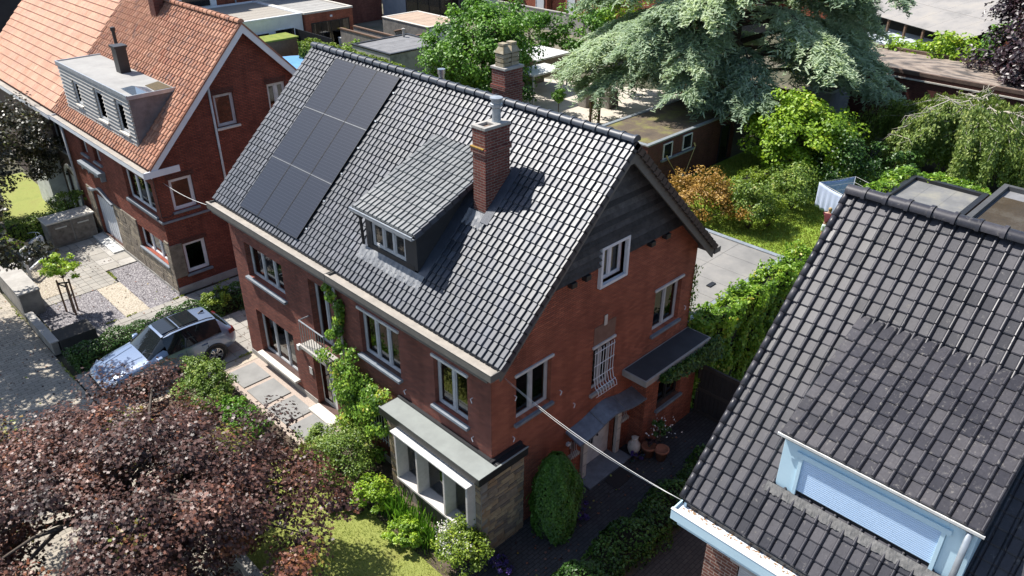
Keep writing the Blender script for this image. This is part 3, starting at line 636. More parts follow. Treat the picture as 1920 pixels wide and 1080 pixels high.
# side annexe
m = MB(); wall(m, 'y', -.5, 5.45, 8.0, 0, 2.72, [(6.05, 7.2, 1.22, 2.15)], t=.2); m.box(5.45, 5.65, -.299, -.003, 0, 2.72); m.box(7.8, 8.0, -.299, -.003, 0, 2.72); ann = m.build('annexe_wall', BR_GABLE, H)
window(H, 'y', -.5, 6.05, 7.2, 1.22, 2.15, 2, gm=GLASSD, sm=BLUEST, fm=BLACK)
m = MB(); m.box(4.92, 8.05, -.82, -.004, 2.74, 2.93); ar = m.build('annexe_roof', CONC, H, bevel=.01)
m = MB(); m.box(4.97, 8.0, -.77, -.05, 2.931, 2.942); m.build('roof_felt', plain('felt_dark', (.05, .052, .058), (.035, .036, .04), 2, .9, .2), ar)
m = MB(); m.lathe([(.02, 0), (.09, .04), (.12, .12), (.09, .2), (.02, .24)], (5.30, -.14, 1.62), 14); m.build('globe_lamp', WHITE, H, smooth=True)
# rear flat-roofed extension
m = MB(); m.box(8.04, 14.2, .22, 5.6, 0, 2.75); ext = m.build('rear_extension', BR_GABLE, H)
m = MB(); m.box(8.04, 14.3, .12, 5.7, 2.751, 2.88); er = m.build('extension_roof', CONC_D, H)
ROOFPAVE = plain('extension_felt', (.215, .207, .193), (.15, .147, .14), .7, .9, .3, c3=(.29, .27, .24))
k = 0; x = 8.08
while x < 14.0:
    for ya, yb in ((.35, 1.9), (1.9, 3.6), (3.6, 5.6)):
        m = MB(); x1 = min(x+1.0, 14.1); o_ = random.uniform(0, .003); m.box(x, x1-.012, ya, yb-.012, 2.882, 2.889+o_); m.build('felt_sheet', ROOFPAVE, er)
    x += 1.0
m = MB(); m.box(8.05, 14.3, .12, .30, 2.882, 2.93); m.box(14.12, 14.3, .30, 5.7, 2.882, 2.93); m.build('roof_trim', GALV, er)
m = MB(); m.box(10.6, 10.95, .85, 1.0, 2.895, 2.93); m.build('roof_vent', BLACK, er)
# cables
def cable(pts, r, mat, label, nm='cable'):
    m = MB(); m.tube(pts, r, 6); return tag(m.build(nm, mat, None, smooth=True), label, 'cable')
def sag(a, b, s, n=14):
    a = Vector(a); b = Vector(b); return [a.lerp(b, i/n)-Vector((0, 0, s*4*(i/n)*(1-i/n))) for i in range(n+1)]
cable(sag((.42, -.02, 4.98), (-.30, -5.22, 5.40), .18), .005, WHITE_W, 'white overhead cable strung from the red gable to the right-hand roof corner')
cable(sag((.42, -.02, 4.95), (-.28, -5.20, 5.38), .22), .004, WHITE_W, 'lower, slacker white cable hanging under the other one by the red gable')
cable(sag((.3, 17.6, 4.6), (-.3, 12.2, 5.55), .12), .008, WHITE_W, 'thin grey cable from the orange-roofed house to the far gutter end')
# ================================================================== LEFT HOUSES (orange roofs)
LXE, LZE, LXR, LZR = -.15, 5.25, 4.18, 9.72
LS = Vector((LXR-LXE, 0, LZR-LZE)); LL = LS.length; LV = LS/LL; LN = Vector((-LV.z, 0, LV.x))
def lroofz(x): return LZE+(min(x, 2*LXR-x)-LXE)*(LZR-LZE)/(LXR-LXE)
A = thing('corner_house', 'brick house with orange tiled roof, grey boxed dormer and white barge board', 'house', (4, 22, 0))
LDX, LDZ, LDY0, LDY1 = .27, 7.5, 18.95, 26.1
opA = [(18.05, 20.7, 3.2, 4.5), (18.0, 20.55, 1.12, 2.1), (22.95, 25.2, .12, 2.1), (23.0, 23.7, 3.9, 4.7), (24.4, 25.1, 3.9, 4.7)]
m = MB(); wall(m, 'x', 0, 17.64, 27.0, 0, 5.2, opA); m.build('front_wall', BR_LH, A)
opAg = [(.5, 1.4, 3.38, 4.62), (.5, 1.4, .75, 2.02), (2.76, 3.56, 6.08, 7.3), (4.95, 5.75, 6.08, 7.3)]
m = MB(); wall(m, 'y', 17.64, .285, 8.2, 0, 9.6, opAg, top=lambda u: lroofz(u)-.12, ucuts=[LXR])
m.add([(0, 17.638, 0), (.286, 17.638, 0), (.286, 17.638, 5.4), (0, 17.638, 5.2)], [(0, 1, 2, 3)]); m.build('gable_wall', BR_LH, A)
m = MB(); m.box(.4, 8.2, 17.95, 26.9, 2.5, 2.7); m.box(.4, 8.1, 17.95, 26.9, 5.1, 5.2); m.box(2.6, 2.7, 17.95, 26.9, 0, 6.6); m.build('floor_slab', PLASTER, A)
m = MB(); slopes(m, LXE, LZE, LXR, LZR, 17.36, 27.3); ra = m.build('roof', BR_DARK, A)
def skipA(c): return LDX+.15 < c[0] < 1.9 and LDY0+.1 < c[1] < LDY1-.1
ncl = int(9.9/.23); nrl = 23
tile_roof(ra, (LXE, 27.3, LZE), (0, -1, 0), LV, LN, ncl, nrl, 9.94/ncl, LL/nrl, P_LEFT, T_LEFT, skip=skipA, nind=0, lift=.03)
tile_roof(ra, (2*LXR-LXE, 17.36, LZE), (0, 1, 0), (-LV.x, 0, LV.z), (LV.z, 0, LV.x), ncl, nrl, 9.94/ncl, LL/nrl, P_LEFT, T_LEFT, nind=0, lift=.03)
ridge(ra, LXR, LZR+.04, 17.34, 27.3, .34, .11, T_LEFT)
for side in (-1, 1):
    xe = LXE if side < 0 else 2*LXR-LXE
    m = MB(); m.prism([(xe, LZE-.02), (LXR, LZR-.02), (LXR, LZR-.34), (xe-side*.0, LZE-.32)], 'y', 17.34, 17.40); m.build('barge_board', WHITE, A)
    m = MB(); m.prism([(xe, LZE+.055), (LXR, LZR+.055), (LXR, LZR-.03), (xe, LZE-.03)], 'y', 17.315, 17.338); m.build('verge', T_LEFT, A)
    m = MB(); m.prism([(xe, LZE-.17), (LXR, LZR-.17), (LXR, LZR-.2), (xe, LZE-.2)], 'y', 17.41, 17.635); m.build('soffit', WHITE_W, A)
gutter(A, -.42, -.10, 17.34, 26.9, 5.02, 5.22, WHITE, ZINC)
m = MB(); m.box(-.42, .9, 17.30, 17.335, 4.98, 5.22); m.build('gutter_end_board', WHITE, A)
window(A, 'x', 0, 18.05, 20.7, 3.2, 4.5, 3, fm=WHITE, sm=BLUEST, rec=.14, curtain=CURT)
window(A, 'x', 0, 18.0, 20.55, 1.12, 2.1, 3, fm=WHITE, sm=BLUEST, rec=.14, curtain=CURT)
window(A, 'x', 0, 23.0, 23.7, 3.9, 4.7, 1, fm=WHITE_W, rec=.14, curtain=CURT); window(A, 'x', 0, 24.4, 25.1, 3.9, 4.7, 1, fm=WHITE_W, rec=.14)
m = MB(); m.box(-.3, -.002, 22.9, 25.2, 3.45, 3.6)
for y in (23.0, 23.7, 24.4, 25.1): m.box(-.2, -.002, y-.06, y+.06, 3.2, 3.449)
m.build('stone_shelf', BLUEST, A, bevel=.01)
window(A, 'y', 17.64, .5, 1.4, 3.38, 4.62, 1, fm=WHITE, sm=BLUEST, rec=.1, curtain=CURT, fr=.08)
window(A, 'y', 17.64, .5, 1.4, .75, 2.02, 1, fm=WHITE, sm=BLUEST, rec=.1, curtain=CURTD, fr=.08)
window(A, 'y', 17.64, 2.76, 3.56, 6.08, 7.3, 1, fm=FRAME, sm=PALEST, rec=.1, curtain=CURT, fr=.07)
window(A, 'y', 17.64, 4.95, 5.75, 6.08, 7.3, 2, fm=WHITE_W, sm=PALEST, rec=.1, fr=.07)
for u0, u1, z in ((.42, 1.48, 4.63), (.42, 1.48, 2.03), (2.68, 3.64, 7.31), (4.87, 5.83, 7.31)):
    for i in range(int((u1-u0)/.066)):
        m = MB(); m.box(u0+i*.066+.004, u0+i*.066+.062, 17.618, 17.637, z, z+.2); m.build('soldier_brick', BR_DARK, A)
m = MB(); m.box(-.06, -.002, 17.6, 20.9, 3.02, 3.10); m.box(-.06, 2.4, 17.58, 17.637, 3.02, 3.10); m.build('stone_string_course', BLUEST, A)
RUB = [plain('rubble_stone_%d' % i, c, tuple(x*.5 for x in c), 6, .9, .6, .03) for i, c in enumerate([(.30, .25, .19), (.24, .20, .155), (.34, .285, .21)])]
for (ya, yb, za, zb_) in ((20.56, 22.94, .15, 2.25), (18.0, 20.56, .15, 1.02), (17.62, 18.0, .15, 2.25), (25.21, 25.9, .15, 2.25)):
    m = MB(); m.box(-.02, -.003, ya, yb, za, zb_); sb = m.build('stone_cladding', CONC_D, A)
    z = za
    while z < zb_-.03:
        h = min(random.uniform(.2, .36), zb_-z); y = ya
        while y < yb-.03:
            l = min(random.uniform(.25, .6), yb-y); pr_ = random.uniform(.005, .02); m = MB(); m.box(-.03-pr_, -.021, y+.008, y+l-.008, z+.008, z+h-.008); m.build('stone', random.choice(RUB), sb, bevel=.008); y += l
        z += h
m = MB(); m.box(-.04, .46, 17.59, 17.637, .72, 2.1); m.build('corner_stone', RUB[1], A)
m = MB(); m.box(-.05, -.003, 17.585, 25.9, 0, .14); m.box(-.0, 8.2, 17.59, 17.637, 0, .3); m.build('plinth', CONC, A)
m = MB(); boxP(m, 'x', 0, 22.95, 25.2, .12, 2.1, .12, .18); gd = m.build('garage_door', WHITE, A)
for i in range(1, 9):
    m = MB(); y = 22.95+i*.25; boxP(m, 'x', 0, y-.008, y+.008, .14, 2.08, .113, .1195); m.build('door_groove', FRAME, gd)
m = MB(); n = 20; vs = []
for i in range(n+1):
    t = i/n; y = 22.8+2.6*t; z = 2.14+.34*math.exp(-((t-.5)/.26)**2); vs += [(-.14, y, z+.09), (-.14, y, z), (-.003, y, z), (-.003, y, z+.09)]
m.add(vs, [(i*4+j, i*4+(j+1) % 4, (i+1)*4+(j+1) % 4, (i+1)*4+j) for i in range(n) for j in range(4)]+[(0, 1, 2, 3), (n*4+3, n*4+2, n*4+1, n*4)]); m.build('door_arch', BLUEST, A)
m = MB(); m.box(-.5, -.06, 22.9, 25.3, 0, .10); m.build('door_step', WHITE_W, A)
m = MB(); m.tube([(-.09, 26.88, 5.05), (-.09, 26.88, .1)], .05, 8); m.build('downpipe', FRAME, A, smooth=True)
m = MB(); m.tube([(2.62, 17.585, 7.95), (2.64, 17.585, 4.1), (2.64, 17.585, .2)], .045, 8); m.build('downpipe', WHITE_W, A, smooth=True)
m = MB(); m.tube([(-.03, 17.62, 4.9), (-.02, 17.6, 3.3)], .012, 5); m.tube([(.02, 17.59, 3.3), (.3, 17.6, 3.25), (.45, 17.6, 3.35)], .012, 5); m.build('wall_cable', BLACK, A)
# boxed dormer
m = MB(); m.prism([(LDX, lroofz(LDX)-.2), (LDX, LDZ-.12), (1.98, LDZ-.12), (1.98, lroofz(1.98)-.1)], 'y', LDY0, LDY0+.05)
m.prism([(LDX, lroofz(LDX)-.2), (LDX, LDZ-.12), (1.98, LDZ-.12), (1.98, lroofz(1.98)-.1)], 'y', LDY1-.05, LDY1); m.box(LDX+.02, LDX+.08, LDY0+.05, LDY1-.05, 5.5, LDZ-.12)
DSIDE = plain('dormer_side', (.20, .17, .17), (.11, .095, .095), 3, .9, .3)
da = m.build('dormer', DSIDE, A)
WINS = [(19.55, 20.35, 5.95, 7.12), (21.55, 22.4, 5.95, 7.12), (24.1, 24.75, 6.05, 7.0)]
SLAT = plain('dormer_slat', (.37, .35, .32), (.28, .265, .245), 5, .6, .1)
z = 5.66
while z < 7.34:
    segs = [(LDY0+.01, LDY1-.01)]
    for a, b, p, q in WINS:
        if z+.13 > p and z < q:
            ns = []
            for s0, s1 in segs:
                if a > s0 and b < s1: ns += [(s0, a), (b, s1)]
                else: ns.append((s0, s1))
            segs = ns
    for a, b in segs:
        m = MB(); m.hexa([(LDX-.085, a, z), (LDX-.085, b, z), (LDX+.018, b, z), (LDX+.018, a, z), (LDX-.010, a, z+.138), (LDX-.010, b, z+.138), (LDX+.018, b, z+.138), (LDX+.018, a, z+.138)]); m.build('slat', SLAT, da)
    z += .155
for a, b, p, q in WINS:
    wn = window(da, 'x', LDX-.06, a+.02, b-.02, p, q, 1, fm=FRAME, rec=.05, sm=PALEST, fr=.07, sillout=.06, gm=GLASSD)
m = MB(); m.box(LDX-.1, 2.03, LDY0-.05, LDY1+.05, LDZ-.12, LDZ-.02); dra = m.build('dormer_roof', GALV, A)
m = MB(); m.box(LDX-.05, 1.96, LDY0, LDY1, LDZ-.019, LDZ-.006); m.build('roof_felt', FELT_L, dra)
m = MB(); m.box(LDX-.1, LDX-.05, LDY0-.05, LDY1+.05, LDZ-.019, LDZ+.04); m.box(LDX-.05, 2.0, LDY1, LDY1+.05, LDZ-.019, LDZ+.04); m.box(LDX-.05, 2.0, LDY0-.05, LDY0, LDZ-.019, LDZ+.02); m.build('roof_trim', GALV, dra)
WATER = plain('standing_water', (.10, .13, .17), (.08, .1, .13), 2, .03, 0, spec=.8)
m = MB(); m.prism([(.45, 19.05), (1.2, 19.05), (1.25, 19.7), (.95, 20.3), (.5, 20.2)], 'z', LDZ-.0055, LDZ-.002); m.build('puddle', WATER, dra)
m = MB(); m.prism([(1.27, 19.02), (1.9, 19.02), (1.9, 20.2), (1.3, 19.95)], 'z', LDZ-.0055, LDZ+.012); m.build('moss_patch', plain('brown_moss', (.12, .085, .04), (.06, .05, .03), 12, .95, .6), dra)
m = MB(); m.box(1.35, 1.75, 22.3, 22.75, LDZ-.005, 8.45); m.box(1.30, 1.80, 22.25, 22.80, 8.45, 8.53); m.build('chimney', BLACK, A)
m = MB(); m.lathe([(.12, 0), (.07, .12), (.07, .75), (.10, .76), (.10, .9), (.02, .92)], (2.35, 25.0, lroofz(2.35)), 12); m.build('vent_pipe', BLACK, A)
m = MB(); m.box(3.6, 4.0, 23.4, 23.9, 9.0, 10.6); m.build('ridge_chimney', BR_DARK, A)
# house B further along the row
Bh = thing('row_house', 'brick row house with broad pale orange tiled roof and arched white door', 'house', (4, 32, 0))
opB = [(27.3, 28.9, 3.25, 4.5), (27.25, 28.5, .1, 2.1)]
m = MB(); wall(m, 'x', .04, 27.02, 38.0, 0, 5.0, opB); m.build('front_wall', plain('old_brown_wall', (.12, .085, .07), (.08, .055, .048), 3, .9, .3), Bh)
m = MB(); m.box(8.0, 8.2, 27.02, 38, 0, 5.2); m.prism([(.33, 0), (8.0, 0), (8.0, lroofz(8)-.3), (LXR, LZR-.3), (.33, 5.2)], 'y', 37.7, 37.9); m.build('side_wall', BR_DARK, Bh)
m = MB(); slopes(m, LXE, LZE, LXR, LZR, 27.32, 38.0); rb = m.build('roof', BR_DARK, Bh)
nb = 17; nc = 52
tile_roof(rb, (LXE, 38.0, LZE), (0, -1, 0), LV, LN, nc, nb, 10.68/nc, LL/nb, P_FLAT, T_FAR, nind=0, lift=.045)
tile_roof(rb, (2*LXR-LXE, 27.32, LZE), (0, 1, 0), (-LV.x, 0, LV.z), (LV.z, 0, LV.x), nc, nb, 10.68/nc, LL/nb, P_FLAT, T_FAR, nind=0, lift=.045)
ridge(rb, LXR, LZR+.04, 27.3, 38.0, .34, .11, T_FAR)
gutter(Bh, -.46, -.10, 26.95, 38.0, 5.0, 5.2, WHITE, ZINC)
window(Bh, 'x', .04, 27.3, 28.9, 3.25, 4.5, 2, fm=FRAME, sm=CONC)
m = MB(); boxP(m, 'x', .04, 27.25, 28.5, .1, 2.1, .1, .16); m.build('front_door', WHITE_W, Bh)
m = MB(); n = 16; pts = [(27.1, .1)]+[(27.87-.77*math.cos(math.pi*i/n), 2.05+.55*math.sin(math.pi*i/n)) for i in range(n+1)]+[(28.64, .1), (28.45, .1)]+[(27.87+.58*math.cos(math.pi*i/n), 2.0+.42*math.sin(math.pi*i/n)) for i in range(n+1)]+[(27.29, .1)]
for i in range(n):
    a, b = pts[1+i], pts[2+i]; c_, d_ = pts[-2-i], pts[-3-i]
    m.hexa([(-.03, a[0], a[1]), (-.03, b[0], b[1]), (-.03, d_[0], d_[1]), (-.03, c_[0], c_[1]), (.03, a[0], a[1]), (.03, b[0], b[1]), (.03, d_[0], d_[1]), (.03, c_[0], c_[1])])
m.box(-.03, .03, 27.1, 27.28, .1, 2.0); m.box(-.03, .03, 28.46, 28.64, .1, 2.0); m.build('arch_surround', WHITE_W, Bh)
m = MB(); m.hexa([(-.75, 29.2, 2.62), (.03, 29.0, 2.62), (.03, 31.6, 2.62), (-.75, 31.4, 2.62), (-.35, 29.4, 3.1), (.03, 29.3, 3.35), (.03, 31.3, 3.35), (-.35, 31.2, 3.1)]); m.build('bay_roof', ZINC, Bh)
m = MB(); m.box(-.65, .03, 29.2, 31.4, 0, 2.61); m.build('bay', WHITE_W, Bh)
# ================================================================== RIGHT HOUSE
RXE, RZE, RXR, RZR, RY0, RY1 = -.35, 5.5, 4.0, 9.97, -13.5, -5.22
RS = Vector((RXR-RXE, 0, RZR-RZE)); RL = RS.length; RV = RS/RL; RN = Vector((-RV.z, 0, RV.x))
def rroofz(x): return RZE+(min(x, 2*RXR-x)-RXE)*(RZR-RZE)/(RXR-RXE)
R = thing('dark_roof_house', 'brick house with weathered dark pantile roof and wide pale blue shuttered dormer', 'house', (4, -9, 0))
m = MB(); wall(m, 'x', 0, -13.4, -5.65, 0, 5.25, [(-7.9, -6.3, 2.9, 4.55)]); m.build('front_wall', BR_RH, R)
m = MB(); m.prism([(.285, 0), (8.0, 0), (8.0, rroofz(8)-.25), (RXR, RZR-.2), (.285, rroofz(.285)-.25)], 'y', -5.9, -5.652); m.box(.001, .284, -5.9, -5.652, 0, 5.25); m.build('gable_wall', BR_RH, R)
m = MB(); m.box(7.8, 8.0, -13.4, -5.95, 0, 5.3); m.box(.3, 7.8, -13.4, -13.2, 0, 5.3); m.build('rear_wall', BR_RH, R)
m = MB(); slopes(m, RXE, RZE, RXR, RZR, RY0, RY1-.05); rr_ = m.build('roof', BLACK, R)
RDX0, RDZ0, RDX1, RDZ1, RDY0, RDY1 = .29, 7.34, 2.55, 8.50, -9.42, -6.42
def skipR(c): return .31 < c[0] < 2.5 and RDY0+.1 < c[1] < RDY1-.1
ncr = int((RY1-RY0)/.21); nrr = 25
tile_roof(rr_, (RXE, RY1, RZE), (0, -1, 0), RV, RN, ncr, nrr, (RY1-RY0)/ncr, RL/nrr, P_RIGHT, T_RIGHT, skip=skipR, lift=.026)
tile_roof(rr_, (2*RXR-RXE, RY0, RZE), (0, 1, 0), (-RV.x, 0, RV.z), (RV.z, 0, RV.x), ncr, nrr, (RY1-RY0)/ncr, RL/nrr, P_RIGHT, T_RIGHT, nind=0, lift=.03)
ridge(rr_, RXR, RZR+.06, RY0, RY1+.02, .38, .13, T_RIGHT)
for k in range(nrr):
    q0 = Vector((RXE, 0, RZE))+RV*(k*RL/nrr); q1 = q0+RV*(RL/nrr+.03); m = MB()
    m.tube([(q0.x+RN.x*.035, RY1+.0, q0.z+RN.z*.035), (q1.x+RN.x*.02, RY1+.0, q1.z+RN.z*.02)], [.062, .055], 10); m.build('verge_tile', T_RIGHT, rr_, smooth=True)
m = MB(); m.prism([(RXE, RZE-.05), (RXR, RZR-.05), (RXR, RZR-.3), (RXE, RZE-.26)], 'y', RY1-.10, RY1-.055); m.build('barge_board', BLUEW, R)
gutter(R, -.62, -.30, RY0, RY1+.03, 5.20, 5.42, BLUEW, WHITE)
m = MB(); m.box(-.58, -.02, RY0, RY1-.1, 5.12, 5.195); m.build('eaves_board', BLUEW, R)
DEBR = plain('gutter_moss', (.40, .26, .16), (.22, .15, .09), 9, .95, .6)
m = MB()
for i in range(420):
    y = RY1-.08-random.random()*(RY1-RY0-.2); x = -.37+random.gauss(0, .03); r = random.uniform(.008, .022); m.add([(x-r, y-r, 5.362), (x+r, y-r*.8, 5.362), (x+r*.7, y+r, 5.362), (x-r*.8, y+r*1.2, 5.362), (x, y, 5.362+r*.8)], [(0, 1, 4), (1, 2, 4), (2, 3, 4), (3, 0, 4)])
tag(m.build('gutter_debris', DEBR, R), kind='stuff')
# shed dormer with roller shutter
rth = math.atan2(RDZ1-RDZ0, RDX1-RDX0); rv = Vector((math.cos(rth), 0, math.sin(rth))); rn = Vector((-rv.z, 0, rv.x)); rl = math.hypot(RDX1-RDX0, RDZ1-RDZ0)
FX = .35
m = MB(); m.box(FX, FX+.06, RDY1-.36, RDY1-.06, 6.2, 7.24); m.box(FX, FX+.06, RDY0+.06, RDY0+.42, 6.2, 7.24); m.box(FX, FX+.06, RDY0+.42, RDY1-.36, 7.05, 7.22)
for ya, yb in ((RDY1-.12, RDY1-.06), (RDY0+.06, RDY0+.12)): m.prism([(FX+.06, 6.2), (FX+.06, 7.25), (2.5, 8.36), (2.5, 8.3)], 'y', ya, yb)
rd = m.build('dormer', BLUEW, R, bevel=.006)
m = MB(); m.box(FX-.04, FX-.002, RDY0+.36, RDY1-.30, 7.0, 7.10); m.box(FX-.04, FX-.002, RDY1-.42, RDY1-.36, 6.2, 7.0); m.box(FX-.04, FX-.002, RDY0+.42, RDY0+.48, 6.2, 7.0); m.build('shutter_frame', BLUEW, rd, bevel=.004)
z = 6.33
while z < 7.0:
    m = MB(); m.box(FX-.002, FX+.02, RDY0+.43, RDY1-.37, z, z+.034); m.build('shutter_slat', SHUT, rd, bevel=.006); z += .0375
m = MB(); m.box(FX+.021, FX+.03, RDY0+.43, RDY1-.37, 6.2, 7.04); m.build('shutter_shade_backing', BLACK, rd)  # black sheet; below the lowest slat its colour stands in for the gap's shadow
m = MB(); m.prism([(RDX0, RDZ0), (RDX1, RDZ1), (RDX1, RDZ1-.1), (RDX0, RDZ0-.1)], 'y', RDY0+.02, RDY1-.02); rdr = m.build('dormer_roof', BLACK, R)
nd = 10; ncd = int((RDY1-RDY0)/.21)
tile_roof(rdr, (RDX0-.02, RDY1, RDZ0), (0, -1, 0), rv, rn, ncd, nd, (RDY1-RDY0)/ncd, rl/nd, P_RIGHT, T_RD, nind=300, lift=.03)
m = MB(); m.box(RDX0-.05, RDX0-.025, RDY0-.02, RDY1+.04, RDZ0-.05, RDZ0-.005); m.build('dormer_fascia', WHITE_W, rdr)
m = MB(); m.tube([(.29, RDY0+.16, 7.25), (.26, RDY0+.16, 6.5), (.24, RDY0+.17, 6.22)], .045, 10); m.build('dormer_downpipe', GALV, rdr, smooth=True)
def on_r(x, y, off): return Vector((x, y, rroofz(x)))+RN*off
dressed('lead_apron', .24, .35, RDY0, RDY1+.05, plain('old_lead', (.16, .155, .15), (.09, .088, .085), 9, .7, .4), rd, on_r, (RY1-RY0)/ncr, n=130, nv=4, amp=.006, ragged=.015, off=.04)
window(R, 'x', 0, -7.9, -6.3, 2.9, 4.55, 2, fm=WHITE, rec=.1, sm=BLUEST)
m = MB(); m.box(-.16, -.002, -8.0, -6.2, 4.58, 4.78); m.build('shutter_box', GALV, R, bevel=.008)
z = 3.0
while z < 4.5:
    m = MB(); m.box(.02, .04, -7.88, -6.32, z, z+.05); m.build('blind_slat', FRAME, R); z += .055
# ================================================================== GROUND
def sheet(name, poly, z, mat, kind='structure'):
    m = MB(); m.prism(poly, 'z', z-.06, z); return tag(m.build(name, mat, None), kind=kind)
def rect(x0, x1, y0, y1): return [(x0, y0), (x1, y0), (x1, y1), (x0, y1)]
SOIL = plain('soil', (.12, .09, .065), (.06, .046, .035), 4, .95, .6, .03)
LAWN = plain('lawn_grass', (.22, .245, .055), (.165, .195, .042), 1.2, .9, .7, .03, c3=(.21, .20, .055), detail=9)
LAWN_B = plain('garden_grass', (.19, .29, .028), (.13, .20, .02), .8, .9, .7, .03, c3=(.19, .23, .035), detail=9)
m, nt, b = newmat('ground_mix'); 
L(nt, ramp(nt, noise(nt, .08, 8, .7), [(.35, (.055, .06, .03)), (.5, (.09, .085, .055)), (.65, (.15, .13, .10))]), b.inputs['Base Color']); b.inputs['Roughness'].default_value = .95
bump(nt, b, noise(nt, 5, 6), .5, .05); GROUND = m
m = MB(); m.add([(-260, -260, -.07), (420, -260, -.07), (420, 420, -.07), (-260, 420, -.07)], [(0, 1, 2, 3)]); tag(m.build('ground', GROUND, None, fixn=False), kind='structure')
def paver_mat(name, c1, c2, mort, bw, rh, ms=.008):
    m, nt, b = newmat(name); g = N(nt, 'ShaderNodeNewGeometry')
    br = N(nt, 'ShaderNodeTexBrick'); L(nt, g.outputs['Position'], br.inputs['Vector']); br.inputs['Scale'].default_value = 1
    br.inputs['Brick Width'].default_value = bw; br.inputs['Row Height'].default_value = rh; br.inputs['Mortar Size'].default_value = ms
    br.inputs['Color1'].default_value = (*c1, 1); br.inputs['Color2'].default_value = (*c2, 1); br.inputs['Mortar'].default_value = (*mort, 1)
    st = ramp(nt, noise(nt, 1.3, 7, .7), [(.3, (.6, .6, .6)), (.7, (1.15, 1.12, 1.08))])
    L(nt, mixc(nt, .8, br.outputs[0], st, 'MULTIPLY'), b.inputs['Base Color']); b.inputs['Roughness'].default_value = .9
    bump(nt, b, math_(nt, 'SUBTRACT', 1.0, br.outputs[1]), .5, .01); return m
PAVE_ST = paver_mat('street_paving', (.40, .36, .30), (.33, .30, .25), (.16, .14, .11), .3, .15)
ASPH = plain('asphalt', (.055, .055, .057), (.038, .038, .04), 3, .9, .4)
COBB = paver_mat('dark_setts', (.062, .062, .066), (.045, .045, .05), (.026, .026, .024), .2, .1, .01)
COBR = paver_mat('brown_setts', (.07, .058, .05), (.05, .042, .037), (.03, .026, .022), .2, .1, .01)
PAVER = plain('paver_beige', (.33, .31, .275), (.25, .235, .21), 1.1, .9, .25)
PAVER2 = plain('paver_grey', (.305, .29, .26), (.235, .222, .2), 1.1, .9, .25)
SLAB = plain('slab_grey', (.25, .248, .24), (.195, .193, .187), 2, .85, .2)
sheet('street', rect(-120, -9.2, -150, 200), -.03, ASPH)
sheet('pavement', rect(-9.05, -4.95, -60, 120), .03, PAVE_ST)
m = MB(); m.box(-9.2, -9.055, -60, 120, -.06, .075); tag(m.build('kerb', CONC, None), kind='structure')
sheet('garden_soil', rect(-4.9, 0, -1.6, 11.6), .0, SOIL)
sheet('front_lawn', rect(-4.9, -1.55, -.9, 6.6), .03, LAWN)
sheet('side_driveway', rect(-4.9, 8.4, -2.0, -.02), .012, COBB)
sheet('neighbour_driveway', rect(-4.9, 9, -5.6, -3.1), .012, COBR)
sheet('right_front_garden', rect(-4.9, -.02, -14, -5.7), .0, SOIL)
# pavers are laid one by one
def pave(name, x0, x1, y0, y1, z, s, mats, bed, gap=.010, sx=None):
    base = sheet(name, rect(x0, x1, y0, y1), z, bed); sx = sx or s
    nx = max(1, int(round((x1-x0)/sx))); ny = max(1, int(round((y1-y0)/s))); dx = (x1-x0)/nx; dy = (y1-y0)/ny
    mes = []
    for mt in mats:
        mm = MB(); mm.hexa([(gap/2, gap/2, 0), (dx-gap/2, gap/2, 0), (dx-gap/2, dy-gap/2, 0), (gap/2, dy-gap/2, 0), (gap/2+.005, gap/2+.005, .022), (dx-gap/2-.005, gap/2+.005, .022), (dx-gap/2-.005, dy-gap/2-.005, .022), (gap/2+.005, dy-gap/2-.005, .022)])
        o = mm.build('paver', mt, None); mes.append(o.data); bpy.data.objects.remove(o)
    for i in range(nx):
        for j in range(ny):
            o = bpy.data.objects.new('paver', random.choice(mes)); COL.objects.link(o); o.parent = base
            o.location = (x0+i*dx, y0+j*dy, z-.002+random.uniform(-.002, .003))
    return base
pave('garage_forecourt', -4.75, -1.35, 20.3, 25.2, .012, .30, [PAVER, PAVER2], CONC_D)
pave('garage_apron', -1.35, -.06, 21.6, 25.2, .012, .62, [CONC, PAVER], CONC_D)
pave('side_path', -4.6, 3.0, 16.45, 17.4, .012, .32, [PAVER, PAVER2], CONC_D, sx=.42)
pave('car_driveway', -4.9, 3.0, 12.05, 14.9, .014, .40, [PAVER, PAVER2], CONC_D, sx=.40)
sheet('car_driveway_edge', rect(-4.9, 3.0, 11.62, 12.03), .008, plain('gravel_pale', (.50, .43, .34), (.36, .31, .25), 30, .95, .6, .02))
def gravel(name, x0, x1, y0, y1, z, n, cols, size=.03):
    base = sheet(name, rect(x0, x1, y0, y1), z, plain(name+'_bed', cols[0], cols[1], 40, .95, .7, .02))
    P0 = np.stack([rng.uniform(x0, x1, n), rng.uniform(y0, y1, n), np.full(n, z+.004)], 1)
    T = np.array([(-1, -.7, 0), (1, -.8, 0), (.8, .9, 0), (-.9, .7, 0), (0, 0, .8)]); F = np.array([(0, 1, 4), (1, 2, 4), (2, 3, 4), (3, 0, 4)])
    ang = rng.uniform(0, 6.28, n); s = rng.uniform(.5, 1.2, n)*size; c, sn = np.cos(ang), np.sin(ang)
    W = np.stack([(T[None, :, 0]*c[:, None]-T[None, :, 1]*sn[:, None])*s[:, None], (T[None, :, 0]*sn[:, None]+T[None, :, 1]*c[:, None])*s[:, None], T[None, :, 2]*s[:, None]], 2)+P0[:, None]
    FF = (F[None]+(np.arange(n)*5)[:, None, None]).reshape(-1, 3)
    g = npmesh('pebbles', W.reshape(-1, 3), FF, leafmat(name+'_pebble', cols[2], .85, .0, .3), base, tint=np.repeat(rng.random(n), 5)); g['kind'] = 'stuff'
    return base
